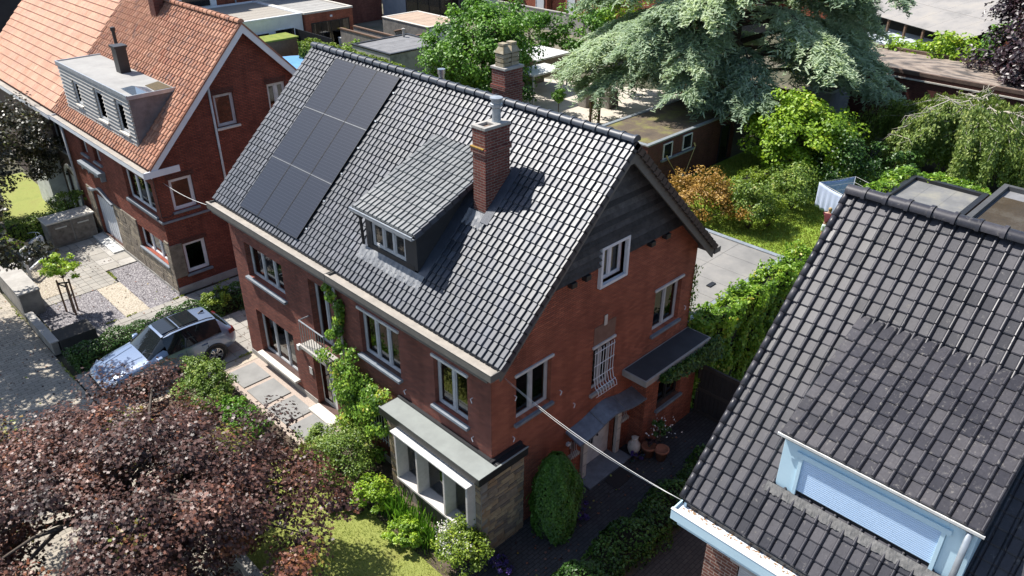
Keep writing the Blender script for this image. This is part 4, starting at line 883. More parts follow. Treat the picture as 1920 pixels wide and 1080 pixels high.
PURP = [(.14, .133, .14), (.08, .076, .082), [(0, (.065, .06, .068)), (.4, (.16, .15, .16)), (.8, (.28, .265, .275)), (1, (.44, .42, .42))]]
TAN = [(.40, .35, .28), (.31, .27, .215), [(0, (.29, .245, .185)), (.5, (.43, .38, .305)), (1, (.54, .50, .42))]]
gravel('slate_gravel_bed', -1.28, -.07, 17.42, 21.5, .016, 11000, PURP)
gravel('slate_gravel_bed', -4.45, -2.2, 17.42, 20.25, .016, 15000, PURP)
gravel('sand_gravel_strip', -2.18, -1.30, 17.42, 20.28, .020, 7000, TAN, .02)
gravel('sand_gravel_patch', -4.4, -2.75, 20.9, 24.9, .042, 9000, TAN, .02)
sheet('slab_path_bed', rect(-1.45, -.02, 6.3, 11.6), .010, plain('pink_gravel', (.46, .38, .32), (.33, .27, .23), 26, .95, .6, .02))
for ya in (10.35, 9.08, 7.8, 6.55):
    m = MB(); m.box(-1.25, -.28, ya, ya+1.08, .0105, .045); tag(m.build('stepping_slab', SLAB, None, bevel=.006), 'large grey paving slab laid in pale gravel beside the front wall', 'slab', 'slabs along the front wall')
# rear garden surfaces
sheet('rear_lawn', rect(14.6, 34, -3.0, 10.8), .0, LAWN_B)
sheet('patio', [(22.5, 14.7), (37.3, 14.7), (37.3, 21.5), (33.0, 31), (22.5, 31)], .01, plain('patio_stone', (.52, .47, .40), (.40, .36, .31), 1.5, .9, .2))
sheet('rear_yard', rect(8.5, 22, 6, 60), -.01, plain('yard_soil', (.13, .10, .06), (.07, .06, .035), 1.2, .95, .5))
sheet('far_yards', rect(17, 90, 31.5, 120), -.02, plain('yard_mix', (.20, .17, .13), (.08, .09, .05), .35, .95, .3))
# ================================================================== FRONT GARDEN WALLS
def wallthing(name, label, boxes, mat, cat='wall', cap=None, loc=None, **k):
    t = thing(name, label, cat, loc or (boxes[0][0], boxes[0][2], 0), **k); m = MB()
    for b_ in boxes: m.box(*b_)
    m.build('wall_body', mat, t, bevel=.012)
    if cap:
        m = MB()
        for b_ in boxes: m.box(b_[0]-.03, b_[1]+.03, b_[2]-.03, b_[3]+.03, b_[5]+.001, b_[5]+.05)
        m.build('coping', cap, t, bevel=.01)
    return t
wallthing('garden_wall', 'tall concrete gate pillar wall with pale ribbed coping beside the bicycle rack', [(-4.85, -4.15, 19.9, 22.9, 0, .98)], CONC_D, cap=CONC)
wallthing('garden_wall', 'low concrete wall edging the slate gravel along the pavement', [(-4.93, -4.72, 16.6, 19.25, 0, .50)], CONC_D, cap=CONC)
wallthing('planter_wall', 'dark low wall turning the corner of the gravel bed towards the car', [(-4.68, -3.5, 16.5, 17.38, 0, .55)], plain('dark_rendered', (.05, .047, .043), (.03, .03, .028), 4, .95, .3))
wallthing('garden_wall', 'low front wall under the purple maple facing the pavement', [(-4.95, -4.78, -1.6, 11.4, 0, .45)], CONC_D, cap=CONC)
bn = thing('bin_shelter', 'concrete bin shelter with two doors next to the white garage door', 'shelter', (-1.2, 25.5, 0))
m = MB(); m.box(-2.15, -.25, 25.25, 26.15, 0, 1.12); m.build('shelter_body', CONC_D, bn, bevel=.012)
m = MB(); m.box(-2.2, -.2, 25.2, 26.2, 1.121, 1.19); m.build('shelter_top', PALEST, bn, bevel=.01)
for xa in (-2.07, -1.16):
    m = MB(); m.box(xa, xa+.84, 25.222, 25.249, .12, 1.05); d = m.build('shelter_door', plain('stained_concrete', (.22, .19, .16), (.10, .085, .07), 5, .9, .3), bn)
    m = MB(); m.box(xa+.2, xa+.66, 25.19, 25.221, .86, .91); m.build('handle', PALEST, d)
# ================================================================== BACKGROUND BUILDINGS
MOSSROOF = plain('moss_roof', (.10, .075, .05), (.045, .035, .028), .8, .95, .7, .04, c3=(.20, .20, .045), detail=10)
def flat_building(name, label, x0, x1, y0, y1, h, wm, rm, par=.12, trim=None, cat='building'):
    t = thing(name, label, cat, ((x0+x1)/2, (y0+y1)/2, 0))
    m = MB(); m.box(x0, x1, y0, y1, 0, h); m.build('wall', wm, t)
    m = MB(); w_ = .18; e = .04
    for b_ in ((x0-e, x1+e, y0-e, y0+w_), (x0-e, x1+e, y1-w_, y1+e), (x0-e, x0+w_, y0+w_, y1-w_), (x1-w_, x1+e, y0+w_, y1-w_)): m.box(*b_, h+.001, h+par)
    m.build('parapet', trim or wm, t, bevel=.01)
    m = MB(); m.box(x0+w_+.003, x1-w_-.003, y0+w_+.003, y1-w_-.003, h+.001, h+.03); t2 = m.build('roof', rm, t)
    if rm not in (MOSSROOF,) and x0 < 40:
        k = y0+w_+.9
        while k < y1-w_-.3:
            m = MB(); m.box(x0+w_+.01, x1-w_-.01, k, k+.06, h+.0305, h+.036); m.build('felt_seam', rm, t2); k += 1.0+random.uniform(-.03, .03)
    return t
def addwin(t, axis, c, u0, u1, z0, z1, parts=2, fm=None, gm=None, nm='window'):
    # surface-mounted window: pane with a frame standing proud of the wall
    m = MB(); boxP(m, axis, c, u0, u1, z0, z1, -.03, -.003); w_ = m.build(nm, gm or GLASSD, t)
    m = MB(); f = .06
    for a in ((u0-f, u1+f, z1, z1+f), (u0-f, u1+f, z0-f, z0), (u0-f, u0, z0, z1), (u1, u1+f, z0, z1)): boxP(m, axis, c, *a, -.06, -.003)
    for k in range(1, parts): u = u0+(u1-u0)*k/parts; boxP(m, axis, c, u-.025, u+.025, z0, z1, -.05, -.031)
    m.build('frame', fm or WHITE_W, w_); return w_
DARKROOM = plain('dark_glazing', (.015, .017, .02), (.01, .011, .013), 3, .08, 0)
MOSSROOF = plain('moss_roof', (.10, .075, .05), (.045, .035, .028), .8, .95, .7, .04, c3=(.20, .20, .045), detail=10)
mg = flat_building('garden_garage', 'low brick garage with mossy flat roof and two dark windows behind the house', 20.9, 29.0, 10.9, 14.5, 2.55, BR_DARK, MOSSROOF, .08, GALV)
addwin(mg, 'y', 10.9, 22.25, 22.9, 1.62, 2.32, 1, gm=DARKROOM); addwin(mg, 'y', 10.9, 23.95, 24.65, 1.68, 2.36, 1, gm=DARKROOM)
m = MB(); m.box(22.05, 25.0, 10.78, 10.897, 1.48, 1.57); m.build('ledge', BLUEST, mg)
addwin(mg, 'y', 10.9, 27.6, 28.4, .1, 2.0, 1, gm=DARKROOM, fm=BLACK, nm='door')
m = MB(); m.prism([(20.95, 14.56), (29.2, 14.56), (29.2, 15.2), (20.95, 15.0)], 'z', 0, .55); tag(m.build('dark_hedge_wall', plain('dark_edging', (.02, .022, .015), None, 4, .95, .5), None), 'dark low planted wall between patio and mossy garage', 'wall')
cg = flat_building('concrete_garage', 'square concrete garage with dark felt roof and streaked sunlit side wall', 23.6, 28.7, 35.0, 39.5, 2.42, plain('streaked_concrete', (.36, .36, .33), (.13, .13, .12), 1.2, .9, .3, c3=(.44, .44, .41)), FELT, .10, BLACK)
m = MB(); m.lathe([(.09, 0), (.09, .5), (.14, .52), (.14, .62), (.02, .66)], (27.9, 38.9, 2.45), 10); m.build('vent_pipe', CONC, cg)
tg = flat_building('tan_garage', 'concrete panel garage with flat tan roof and white side wall', 31.2, 35.0, 40.0, 46.0, 2.5, CONC_D, plain('tan_roof', (.40, .30, .22), (.30, .22, .165), .9, .9, .2), .06, PALEST)
m = MB(); m.box(31.3, 34.9, 39.96, 39.995, 0, 2.4); m.build('side_panel', WHITE, tg)
for i, (x0, x1, y0, y1) in enumerate(((28.9, 31.0, 40.4, 40.52), (27.6, 27.72, 40.4, 47.0), (28.9, 29.02, 40.6, 47), (30.2, 31.1, 43.0, 43.1))):
    t = thing('concrete_fence', ['panel fence joining the two garages', 'long panel fence running back beside the concrete garage', 'weathered panel fence beside the tan garage', 'short panel fence ending at the tan garage'][i], 'fence', (x0, y0, 0)); m = MB()
    m.box(x0, x1, y0, y1, 0, 1.9); m.build('panel', CONC_D, t); m = MB(); m.box(x0-.04, x1+.04, y0-.04, y1+.04, 1.901, 2.0); m.build('rail', WOODB, t)
we = flat_building('white_extension', 'white rendered flat-roofed extension with two dark openings', 17.5, 25.5, 49.2, 57, 3.0, WHITE, plain('roof_gravel', (.34, .31, .27), (.25, .23, .2), 20, .95, .4), .15, WHITE)
addwin(we, 'y', 49.2, 20.3, 22.3, .4, 2.0, 1, gm=DARKROOM, fm=WHITE); addwin(we, 'y', 49.2, 22.9, 24.6, .3, 2.1, 1, gm=DARKROOM, fm=WHITE)
be = flat_building('brick_extension', 'red brick flat-roofed extension with wide patio window', 25.6, 30.3, 49.0, 57, 3.0, BR_GABLE, FELT_L, .15, PALEST)
addwin(be, 'y', 49.0, 26.2, 29.8, .2, 2.2, 4, gm=GLASSD, fm=BLACK)
m = MB(); m.box(28.0, 28.2, 48.9, 48.997, 2.55, 2.7); m.build('wall_lamp', WHITE, be)
wt = flat_building('white_house', 'tall white house wall behind the white extension', 14.0, 22.2, 57.2, 66, 9, WHITE, FELT, .2)
addwin(wt, 'y', 57.2, 15.2, 16.6, 5, 7, 2); addwin(wt, 'y', 57.2, 19.2, 21.6, 3.2, 6.2, 1, gm=DARKROOM)
bt = flat_building('brick_terrace', 'red brick rear wall of a terrace house with grey downpipe', 22.3, 30.2, 58, 67, 9, BR_GABLE, FELT, .2)
addwin(bt, 'y', 58, 26, 27.6, 3.8, 6, 2); m = MB(); m.tube([(24.3, 57.93, 0.1), (24.3, 57.93, 9)], .07, 6); m.build('downpipe', FRAME, bt)
bt2 = flat_building('brick_terrace', 'brick house rear with narrow white window beside the dark glazed veranda', 30.4, 38.5, 56, 66, 8, BR_FRONT, FELT, .2)
addwin(bt2, 'y', 56, 31.0, 32.0, 1.2, 3.0, 1, fm=WHITE); addwin(bt2, 'y', 56, 34, 36, 4.2, 6, 2)
ve = thing('glass_veranda', 'dark framed glass veranda behind the tan garage', 'veranda', (42, 54, 0))
m = MB(); m.box(38.6, 47, 52.2, 56, 2.9, 3.1); m.build('roof', plain('slate_blue_roof', (.10, .14, .19), (.08, .11, .15), 2, .3, .05), ve)
for x in np.linspace(38.6, 46.9, 7):
    m = MB(); m.box(x, x+.1, 52.2, 52.3, 0, 2.9); m.build('post', BLACK, ve)
for i in range(6):
    m = MB(); x = 38.7+i*1.383; m.box(x, x+1.28, 52.24, 52.26, .1, 2.88); m.build('pane', DARKROOM, ve)
m = MB(); m.box(38.62, 38.68, 52.3, 56, 0.1, 2.88); m.build('side_panel', plain('grey_panel', (.38, .42, .46), (.3, .34, .38), 2, .5, 0), ve)
pv = flat_building('pale_house', 'pale rendered house wall behind the round green tree', 47.2, 56, 50, 60, 6, plain('pale_render', (.62, .68, .74), (.52, .58, .64), 1, .8, .1), FELT, .2)
addwin(pv, 'y', 50, 48.6, 49.8, 1, 3.4, 1); addwin(pv, 'y', 50, 51.5, 53.5, 1, 3.4, 3, gm=DARKROOM)
fb = flat_building('brick_warehouse', 'long brick building with a white graffiti-marked door beyond the cedar', 49.6, 75, 44.2, 60, 6, BR_GABLE, FELT, .2)
dw = addwin(fb, 'x', 49.6, 44.6, 45.6, .1, 2.3, 1, gm=WHITE); 
fb2 = flat_building('brick_warehouse', 'brick wall with plain white door facing the yard wall', 50.2, 76, 30, 44.0, 5.5, BR_GABLE, FELT, .2)
addwin(fb2, 'x', 50.2, 41.1, 42.0, .1, 2.4, 1, gm=WHITE, nm='door')
m = MB(); m.box(46.6, 46.8, 34, 48, 0, 1.7); m.box(46.56, 46.84, 34, 48, 1.701, 1.78); tag(m.build('yard_wall', CONC, None), 'grey concrete yard wall in front of the brick warehouse', 'wall')
pool = thing('covered_pool', 'round pool under a bright blue cover behind the orange roof', 'pool', (20.8, 43.2, 0))
m = MB(); m.lathe([(2.6, 0), (2.6, .9)], (20.8, 43.2, 0), 28); m.build('pool_wall', GALV, pool); m = MB(); m.lathe([(2.55, .901), (2.4, .93), (.02, .95)], (20.8, 43.2, 0), 28); m.build('pool_cover', plain('blue_cover', (.16, .36, .66), (.12, .29, .56), 1.5, .35, .1), pool)
sh = thing('sedum_shed', 'low shed with a green sedum roof beside the white extension', 'shed', (20.5, 47.4, 0))
m = MB(); m.box(18.0, 23.3, 46.6, 48.4, 0, 1.9); m.build('wall', WOODB, sh); m = MB(); m.box(17.9, 23.4, 46.5, 48.5, 1.901, 2.02); m.build('roof', plain('sedum', (.16, .22, .03), (.14, .10, .04), 2.5, .95, .7, c3=(.30, .24, .07)), sh)
bf_ = thing('black_fence', 'black slatted garden fence by the brick extension', 'fence', (24.6, 46, 0))
for i in range(24):
    m = MB(); y = 43.6+i*.22; m.box(24.5, 24.56, y, y+.19, 0, 2.1); m.build('board', BLACK, bf_)
lb = flat_building('long_building', 'long dark red wall with flat gravel roof marked by ring-shaped streaks', 40.5, 46.2, -6, 12.2, 3.4, BR_DARK, None or plain('tmp', (.3, .25, .2)), .22, plain('parapet_brown', (.15, .10, .075), (.09, .06, .05), 3, .95, .4))
mm, nt, b = newmat('gravel_rings'); g = N(nt, 'ShaderNodeNewGeometry'); wv = N(nt, 'ShaderNodeTexWave', wave_type='RINGS', rings_direction='Z'); wv.inputs['Scale'].default_value = .35; wv.inputs['Distortion'].default_value = 9; wv.inputs['Detail'].default_value = 6; wv.inputs['Detail Scale'].default_value = .5
mp = N(nt, 'ShaderNodeMapping'); mp.inputs['Location'].default_value = (-43.3*1.6, -2.6*.55, 0); mp.inputs['Scale'].default_value = (1.6, .55, 1); L(nt, g.outputs['Position'], mp.inputs[0]); L(nt, mp.outputs[0], wv.inputs[0])
mp2 = N(nt, 'ShaderNodeMapping'); mp2.inputs['Scale'].default_value = (.55, .35, 1); L(nt, g.outputs['Position'], mp2.inputs[0]); sn_ = noise(nt, 1.6, 8, .7, vec=mp2.outputs[0], dist=.6)
cr = ramp(nt, math_(nt, 'ADD', math_(nt, 'MULTIPLY', wv.outputs[1], .18), sn_), [(.45, (.10, .09, .085)), (.6, (.27, .22, .185)), (.8, (.36, .30, .245))]); nz = ramp(nt, noise(nt, 1.2, 7, .7), [(.4, (1, 1, 1)), (.65, (.55, .52, .5))])
L(nt, mixc(nt, .8, cr, nz, 'MULTIPLY'), b.inputs['Base Color']); b.inputs['Roughness'].default_value = .95
for o in lb.children:
    if o.name.startswith('roof'): o.data.materials[0] = mm
m = MB(); m.box(40.42, 40.495, -3, 11.5, 3.12, 3.2); m.build('drip_edge', PALEST, lb)
m = MB(); m.box(41.5, 43.5, -4.5, -.6, 3.44, 4.6); m.build('roof_upstand', GALV, lb)
sb_ = flat_building('small_outhouse', 'small pale outhouse with mossy flat roof under the cedar tips', 36.2, 38.9, 8.9, 10.6, 2.5, plain('outhouse_grey', (.30, .31, .32), (.22, .23, .24), 2, .9, .2), MOSSROOF, .06, GALV)
m = MB(); m.box(36.15, 36.197, 9.2, 10.3, .1, 2.1); m.build('door', BLACK, sb_)
# corrugated shed
cs = thing('corrugated_shed', 'long open-sided shed with weathered corrugated grey roof', 'shed', (56, 12, 0))
COR = plain('corrugated_cement', (.27, .255, .24), (.17, .165, .16), .5, .9, .3, c3=(.33, .30, .26))
xs = np.arange(0, 16.01, .125)
def corr(nm, pt, ny0, ny1, slope, zb, par, panels=6):
    L_ = (ny1-ny0)/panels
    for k in range(panels):
        vs = []; a0 = ny0+k*L_; a1 = a0+L_+.08
        n_ = 36
        for i in range(n_+1):
            xx = pt[0]+i*pt[1]/n_; zz = zb+(i*pt[1]/n_)*slope
            vs += [(xx, a0, zz+k*.004), (xx, a1, zz+k*.004)]
        m = MB(); m.add(vs, [(2*i, 2*i+2, 2*i+3, 2*i+1) for i in range(n_)]); o = m.build('roof_sheet', COR, par); o.modifiers.new('s', 'SOLIDIFY').thickness = .03
for r in range(3): corr('r', (50.4+r*3.4, 3.45), 4.0, 17.5, .24, 3.6+r*.83, cs, 7)
for y in np.linspace(4.2, 17.2, 8): m = MB(); m.box(50.5, 50.65, y, y+.15, 0, 3.55); m.build('post', WOODB, cs)
m = MB(); m.box(53.5, 53.6, 4, 17.5, 0, 4.2); m.build('inner_wall', DORM, cs); m = MB(); m.box(50.45, 60, 17.3, 17.45, 0, 3.5); m.build('end_wall', WHITE_W, cs)
cs.location = (60.3, 11.3, 0); cs.rotation_euler.z = -.5
gh = thing('glazed_lean_to', 'pale grey lean-to with small-paned windows below the corrugated shed', 'lean-to', (48.8, 14, 0))
m = MB(); m.box(48.3, 50.2, 9.3, 15.2, 0, 2.9); m.build('wall', WHITE_W, gh); m = MB(); m.hexa([(48.0, 9.1, 2.92), (50.4, 9.1, 3.5), (50.4, 15.4, 3.5), (48.0, 15.4, 2.92), (48.0, 9.1, 2.98), (50.4, 9.1, 3.56), (50.4, 15.4, 3.56), (48.0, 15.4, 2.98)]); m.build('roof', plain('lean_roof', (.42, .46, .50), (.34, .38, .42), 2, .6, .1), gh)
for y in (9.8, 12.0, 13.6):
    w_ = addwin(gh, 'x', 48.3, y, y+1.2, 1.4, 2.5, 3, gm=DARKROOM)
    m = MB(); boxP(m, 'x', 48.3, y, y+1.2, 1.93, 1.97, -.05, -.031); m.build('glazing_bar', WHITE_W, w_)
gh.location = (54.5, 13.8, -.8); gh.rotation_euler.z = -.4
hl = thing('gabled_outbuilding', 'grey roofed outbuilding with open gable end near the copper beech', 'outbuilding', (55, 3, 0))
m = MB(); m.prism([(49.8, 3.3), (52.5, 5.0), (55.2, 3.3), (55.1, 3.2), (52.5, 4.85), (49.9, 3.2)], 'y', -2.5, 3.8); m.build('roof', COR, hl); m = MB(); m.box(50.1, 54.9, -2.3, 3.5, 0, 3.2); m.build('wall', BR_DARK, hl)
m = MB(); m.prism([(50.2, 3.2), (52.5, 4.7), (54.8, 3.2)], 'y', 3.4, 3.5); m.build('gable_boarding', PALEST, hl)
rw = flat_building('red_hall', 'large red brick hall closing the view behind the corrugated shed', 68, 90, -10, 28, 6.5, BR_GABLE, FELT, .2)
# right-hand rear flat roofs
FR1 = plain('felt_grey_stained', (.16, .16, .158), (.105, .105, .10), .8, .8, .2, c3=(.27, .255, .20))
f1 = flat_building('flat_roof_annexe', 'flat-roofed annexe with stained grey felt behind the dark ridge', 16.5, 25.0, -3.0, -.05, 2.9, BR_DARK, FR1, .18, BLACK)
f2 = flat_building('flat_roof_annexe', 'flat-roofed annexe with brown standing water on its roof', 16.5, 26.4, -10.5, -3.2, 2.95, BR_DARK, FELT, .22, plain('felt_edge', (.07, .072, .075), None, 3, .8, .2))
m = MB(); m.box(17.2, 25.3, -10, -3.45, 2.985, 3.01); m.build('standing_water', plain('brown_water', (.06, .042, .02), (.045, .034, .017), 1, .2, 0, c3=(.10, .085, .06), spec=.3), f2)
# back fence and carport
fz = thing('board_fence', 'brown close-boarded fence under the cedar branches', 'fence', (37.6, 15, 0))
for i in range(56):
    m = MB(); y = 11+i*.18; m.box(37.5, 37.56, y, y+.165, 0, 1.9+random.uniform(-.03, .03)); m.build('board', WOODB, fz)
cp = thing('carport', 'timber carport with pale panel roof at the edge of the patio', 'carport', (29, 26.5, 0))
for x0, x1, y0, y1, z in ((29.6, 33.0, 26.6, 29.5, 2.45), (27.2, 30.2, 24.6, 26.5, 2.2)):
    m = MB(); m.box(x0, x1, y0, y1, z, z+.1); m.build('roof', WHITE_W, cp)
TANB = plain('tan_board', (.22, .18, .13), (.15, .12, .09), 3, .9, .2)
for bb in ((29.7, 33, 29.0, 29.1, 0, 2.4), (29.6, 33, 26.65, 26.7, 1.2, 2.4)): m = MB(); m.box(*bb); m.build('wall', TANB, cp)
for x, y in ((27.3, 24.7), (30.1, 24.7), (32.9, 26.7)):
    m = MB(); m.box(x, x+.1, y, y+.1, 0, 2.2); m.build('post', WHITE_W, cp)
dk = flat_building('dark_house', 'dark rendered house end beyond the pale orange roof', -1, 8, 42.5, 54, 9, plain('dark_render', (.05, .05, .05), (.035, .035, .035), 1, .9, .2), FELT, .2)
addwin(dk, 'y', 42.5, .6, 1.5, 4.6, 6.6, 1); addwin(dk, 'y', 42.5, 3.4, 4.3, 4.6, 6.6, 1)
# rows of far houses so that the view closes
k = 0
for (x0, x1, y0, y1, h, mt, lab) in ((60, 72, 62, 74, 7, BR_GABLE, 'far brick house behind the warehouse'), (40, 58, 68, 80, 8, BR_FRONT, 'far brown brick house above the pale house'), (78, 95, 32, 58, 6, BR_FRONT, 'far brick works building beyond the red hall'), (14, 36, 70, 82, 9, BR_DARK, 'far dark brick terrace above the white house')):
    flat_building('far_house', lab, x0, x1, y0, y1, h, mt, FELT, .2)
# ================================================================== VEGETATION
TL = {}
TL['leaf'] = (np.array([(0, -.5, 0), (.34, 0, .10), (0, .5, -.06), (-.34, 0, .10)]), np.array([(0, 1, 2), (0, 2, 3)]))
_a = np.radians([90, 63, 35, 0, -35, -90, 215, 180, 145, 117]); _r = np.array([1, .5, .95, .5, .72, .28, .72, .5, .95, .5])*.56
TL['maple'] = (np.stack([_r*np.cos(_a), _r*np.sin(_a), .22*np.abs(_r*np.cos(_a))-.05], 1), np.array([list(range(10))]))
TL['needle'] = (np.array([(-.5, -.5, 0), (.5, -.5, 0), (.35, .5, 0), (-.35, .5, 0)]), np.array([(0, 1, 2, 3)]))
def unit(v): return v/np.maximum(np.linalg.norm(v, axis=-1, keepdims=True), 1e-9)
def place(tm, P_, Nn, size, yaxis=None, sx=1.0):
    T, F = TL[tm]; n = len(P_); Nn = unit(Nn)
    if yaxis is None: yaxis = rng.normal(size=(n, 3))
    x = unit(np.cross(yaxis, Nn)); y = np.cross(Nn, x); size = np.broadcast_to(size, (n,))[:, None, None]
    W = P_[:, None]+(T[None, :, 0:1]*x[:, None]*sx+T[None, :, 1:2]*y[:, None]+T[None, :, 2:3]*Nn[:, None])*size
    FF = (F[None]+(np.arange(n)*len(T))[:, None, None]).reshape(-1, F.shape[1])
    return W.reshape(-1, 3), FF, len(T)
def foliage(name, P_, Nn, size, mat, parent, tm='leaf', tint=None, yaxis=None, sx=1.0, kind=None):
    V, F, k = place(tm, P_, Nn, size, yaxis, sx)
    t = rng.random(len(P_)) if tint is None else tint
    o = npmesh(name, V, F, mat, parent, tint=np.repeat(np.clip(t, 0, 1), k))
    if kind: o['kind'] = kind
    return o
def sphere_dirs(n): return unit(rng.normal(size=(n, 3)))
def clumps(center, radii, n, low=-.35, inner=.5):
    d = sphere_dirs(n*4); d = d[d[:, 2] > low][:n]; n = len(d)
    f = inner+(1-inner)*rng.random(n)**.5; f = f*np.where(rng.random(n) < .16, rng.uniform(1.0, 1.17, n), 1)
    wob = 1+.13*np.sin(d[:, 0]*5+center[0])+.12*np.sin(d[:, 1]*6+center[1]*2)+.09*rng.normal(size=n)
    return np.array(center)+d*np.array(radii)*f[:, None]*wob[:, None], d, f
def clump_leaves(C, d, per, cr, flat=.65, upb=.5, outb=.5, rnd=.7):
    n = len(C)*per; ci = np.repeat(np.arange(len(C)), per)
    q = sphere_dirs(n)*(rng.random(n)**.45)[:, None]; q[:, 2] *= flat
    r = np.broadcast_to(cr, (len(C),))[ci]
    P_ = C[ci]+q*r[:, None]
    Nn = q*outb+np.array([0, 0, upb])+d[ci]*.25+rng.normal(size=(n, 3))*rnd*.5
    return P_, Nn, ci
def limbs(mb, base, top, C, n, r0, sel=None):
    base = Vector(base); top = Vector(top)
    idx = rng.choice(len(C), min(n, len(C)), replace=False)
    for i in idx:
        e = Vector(C[i]); t = random.uniform(.45, 1); s = base.lerp(top, t); mid = s.lerp(e, .5)+Vector((random.uniform(-.2, .2), random.uniform(-.2, .2), (e-s).length*.12))
        r = r0*random.uniform(.3, .5)*(1.2-t*.5); mb.tube([s, s.lerp(mid, .6), mid, mid.lerp(e, .6), e], [r, r*.8, r*.6, r*.4, r*.15], 6)
def tree(name, label, cat, base, center, radii, ncl, per, cr, size, mat, trunk_r, nl=20, tm='leaf', low=-.35, inner=.5, flat=.65, upb=.5, group=None, bark=None, tintf=None, extra=None, trunk_top=None):
    t = thing(name, label, cat, base, group)
    C, d, f = clumps(center, radii, ncl, low, inner)
    if extra is not None:
        C = np.concatenate([C, extra]); d = np.concatenate([d, unit(extra-np.array(center))])
    crv = cr*rng.uniform(.65, 1.3, len(C)); P_, Nn, ci = clump_leaves(C, d, per, crv, flat, upb)
    ct = rng.normal(0, .14, len(C)); tint = np.clip(.45+ct[ci]+rng.normal(0, .16, len(P_)), 0, 1) if tintf is None else tintf(P_, ci, ct)
    foliage('crown', P_, Nn, size*rng.uniform(.7, 1.25, len(P_)), mat, t, tm, tint)
    m = MB(); tt = trunk_top or (center[0], center[1], center[2]+radii[2]*.25)
    b0 = Vector(base); m.tube([b0-Vector((0, 0, .05)), b0+Vector((0, 0, .15)), b0.lerp(Vector(tt), .5)+Vector((.05, .03, 0)), tt], [trunk_r*1.35, trunk_r, trunk_r*.8, trunk_r*.4], 10)
    limbs(m, b0.lerp(Vector(tt), .35), tt, C, nl, trunk_r); m.build('trunk', bark or BARK, t, smooth=True)
    return t
PURPLE = leafmat('purple_maple_leaf', [(0, (.028, .014, .012)), (.35, (.085, .040, .032)), (.62, (.16, .076, .055)), (.80, (.26, .09, .048)), (.9, (.28, .18, .045)), (1, (.20, .30, .04))], .44, .2, .45)
COPPER = leafmat('copper_leaf', [(0, (.015, .008, .012)), (.5, (.036, .018, .026)), (1, (.075, .032, .038))], .4, .12, .6)
GREEN = leafmat('green_leaf', [(0, (.05, .12, .016)), (.5, (.12, .27, .03)), (1, (.25, .44, .05))], .45, .32)
YGREEN = leafmat('yellow_green_leaf', [(0, (.11, .21, .018)), (.5, (.25, .40, .028)), (.85, (.40, .54, .045)), (1, (.50, .46, .07))], .45, .32)
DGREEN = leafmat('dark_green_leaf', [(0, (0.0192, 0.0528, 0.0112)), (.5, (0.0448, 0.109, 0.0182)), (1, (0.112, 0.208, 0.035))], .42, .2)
SHRUB = leafmat('shrub_leaf', [(0, (.06, .11, .02)), (.5, (.15, .24, .036)), (.9, (.30, .38, .07)), (1, (.42, .40, .12))], .45, .28)
VINE = leafmat('vine_leaf', [(0, (.07, .15, .016)), (.5, (.18, .33, .032)), (.85, (.36, .50, .055)), (1, (.50, .42, .08))], .42, .32)
CEDAR = leafmat('cedar_needle', [(0, (.18, .265, .19)), (.5, (.41, .51, .355)), (1, (.60, .68, .49))], .6, .45, .2)
WEEP = leafmat('weeping_leaf', [(0, (.075, .13, .024)), (.5, (.19, .27, .055)), (1, (.38, .43, .12))], .5, .28)
ORANGE = leafmat('orange_leaf', [(0, (0.144, 0.096, 0.015)), (.5, (0.324, 0.174, 0.03)), (1, (0.456, 0.3, 0.07))], .5, .25)
YEW = leafmat('hedge_leaf', [(0, (.07, .12, .014)), (.5, (.19, .28, .026)), (1, (.36, .44, .05))], .5, .28)
GRASS = leafmat('grass_blade', [(0, (.15, .20, .025)), (.5, (.28, .34, .05)), (1, (.46, .45, .12))], .6, .32)
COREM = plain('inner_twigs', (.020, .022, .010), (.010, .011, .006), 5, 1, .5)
# purple maple in the front garden
def tint_maple(P_, ci, ct):
    t = .40+ct[ci]*1.0+rng.normal(0, .15, len(P_)); t = np.clip(t, 0, .82); k = (rng.random(len(ct)) < .035)[ci] & (rng.random(len(P_)) < .8); t[k] = rng.uniform(.88, 1, k.sum()); return t
low = np.array([(-3.4, 2.9, 2.9), (-3.1, 3.1, 2.7), (-3.3, 3.8, 2.9), (-3.7, 3.2, 3.1), (-4.4, 1.9, 3.0), (-3.9, 1.9, 3.0), (-4.2, 1.2, 2.6), (-4.6, .8, 2.5), (-3.5, 2.3, 3.1), (-4.9, .6, 2.8), (-4.5, 1.4, 2.2), (-3.2, 1.8, 2.5), (-5.4, .5, 2.6)])
tree('purple_maple', 'large purple-leaved maple spreading over the front lawn', 'tree', (-6.0, 4.2, 0), (-6.9, 4.7, 2.75), (3.6, 3.9, 1.75), 280, 300, .60, .098, PURPLE, .2, 60, 'maple', low=-.55, inner=.42, flat=.6, upb=.75, tintf=tint_maple, extra=low)
DAP = leafmat('street_tree_leaf', [(0, (.014, .016, .008)), (.5, (.035, .038, .014)), (.8, (.07, .05, .025)), (1, (.17, .20, .03))], .4, .2, .55)
tree('street_tree', 'leafy street tree whose shade dapples the pavement by the car', 'tree', (-7.3, 19.4, 0), (-6.9, 18.9, 5.2), (2.4, 4.4, 1.6), 170, 120, .6, .17, DAP, .16, 24, 'maple', low=-.6, inner=.3)
tree('garden_tree', 'dark bronze-green tree in front of the arched white door', 'tree', (-3.2, 29.0, 0), (-3.0, 28.9, 3.7), (2.6, 2.9, 2.3), 190, 110, .55, .14, DAP, .14, 26, 'maple', low=-.6, inner=.45)
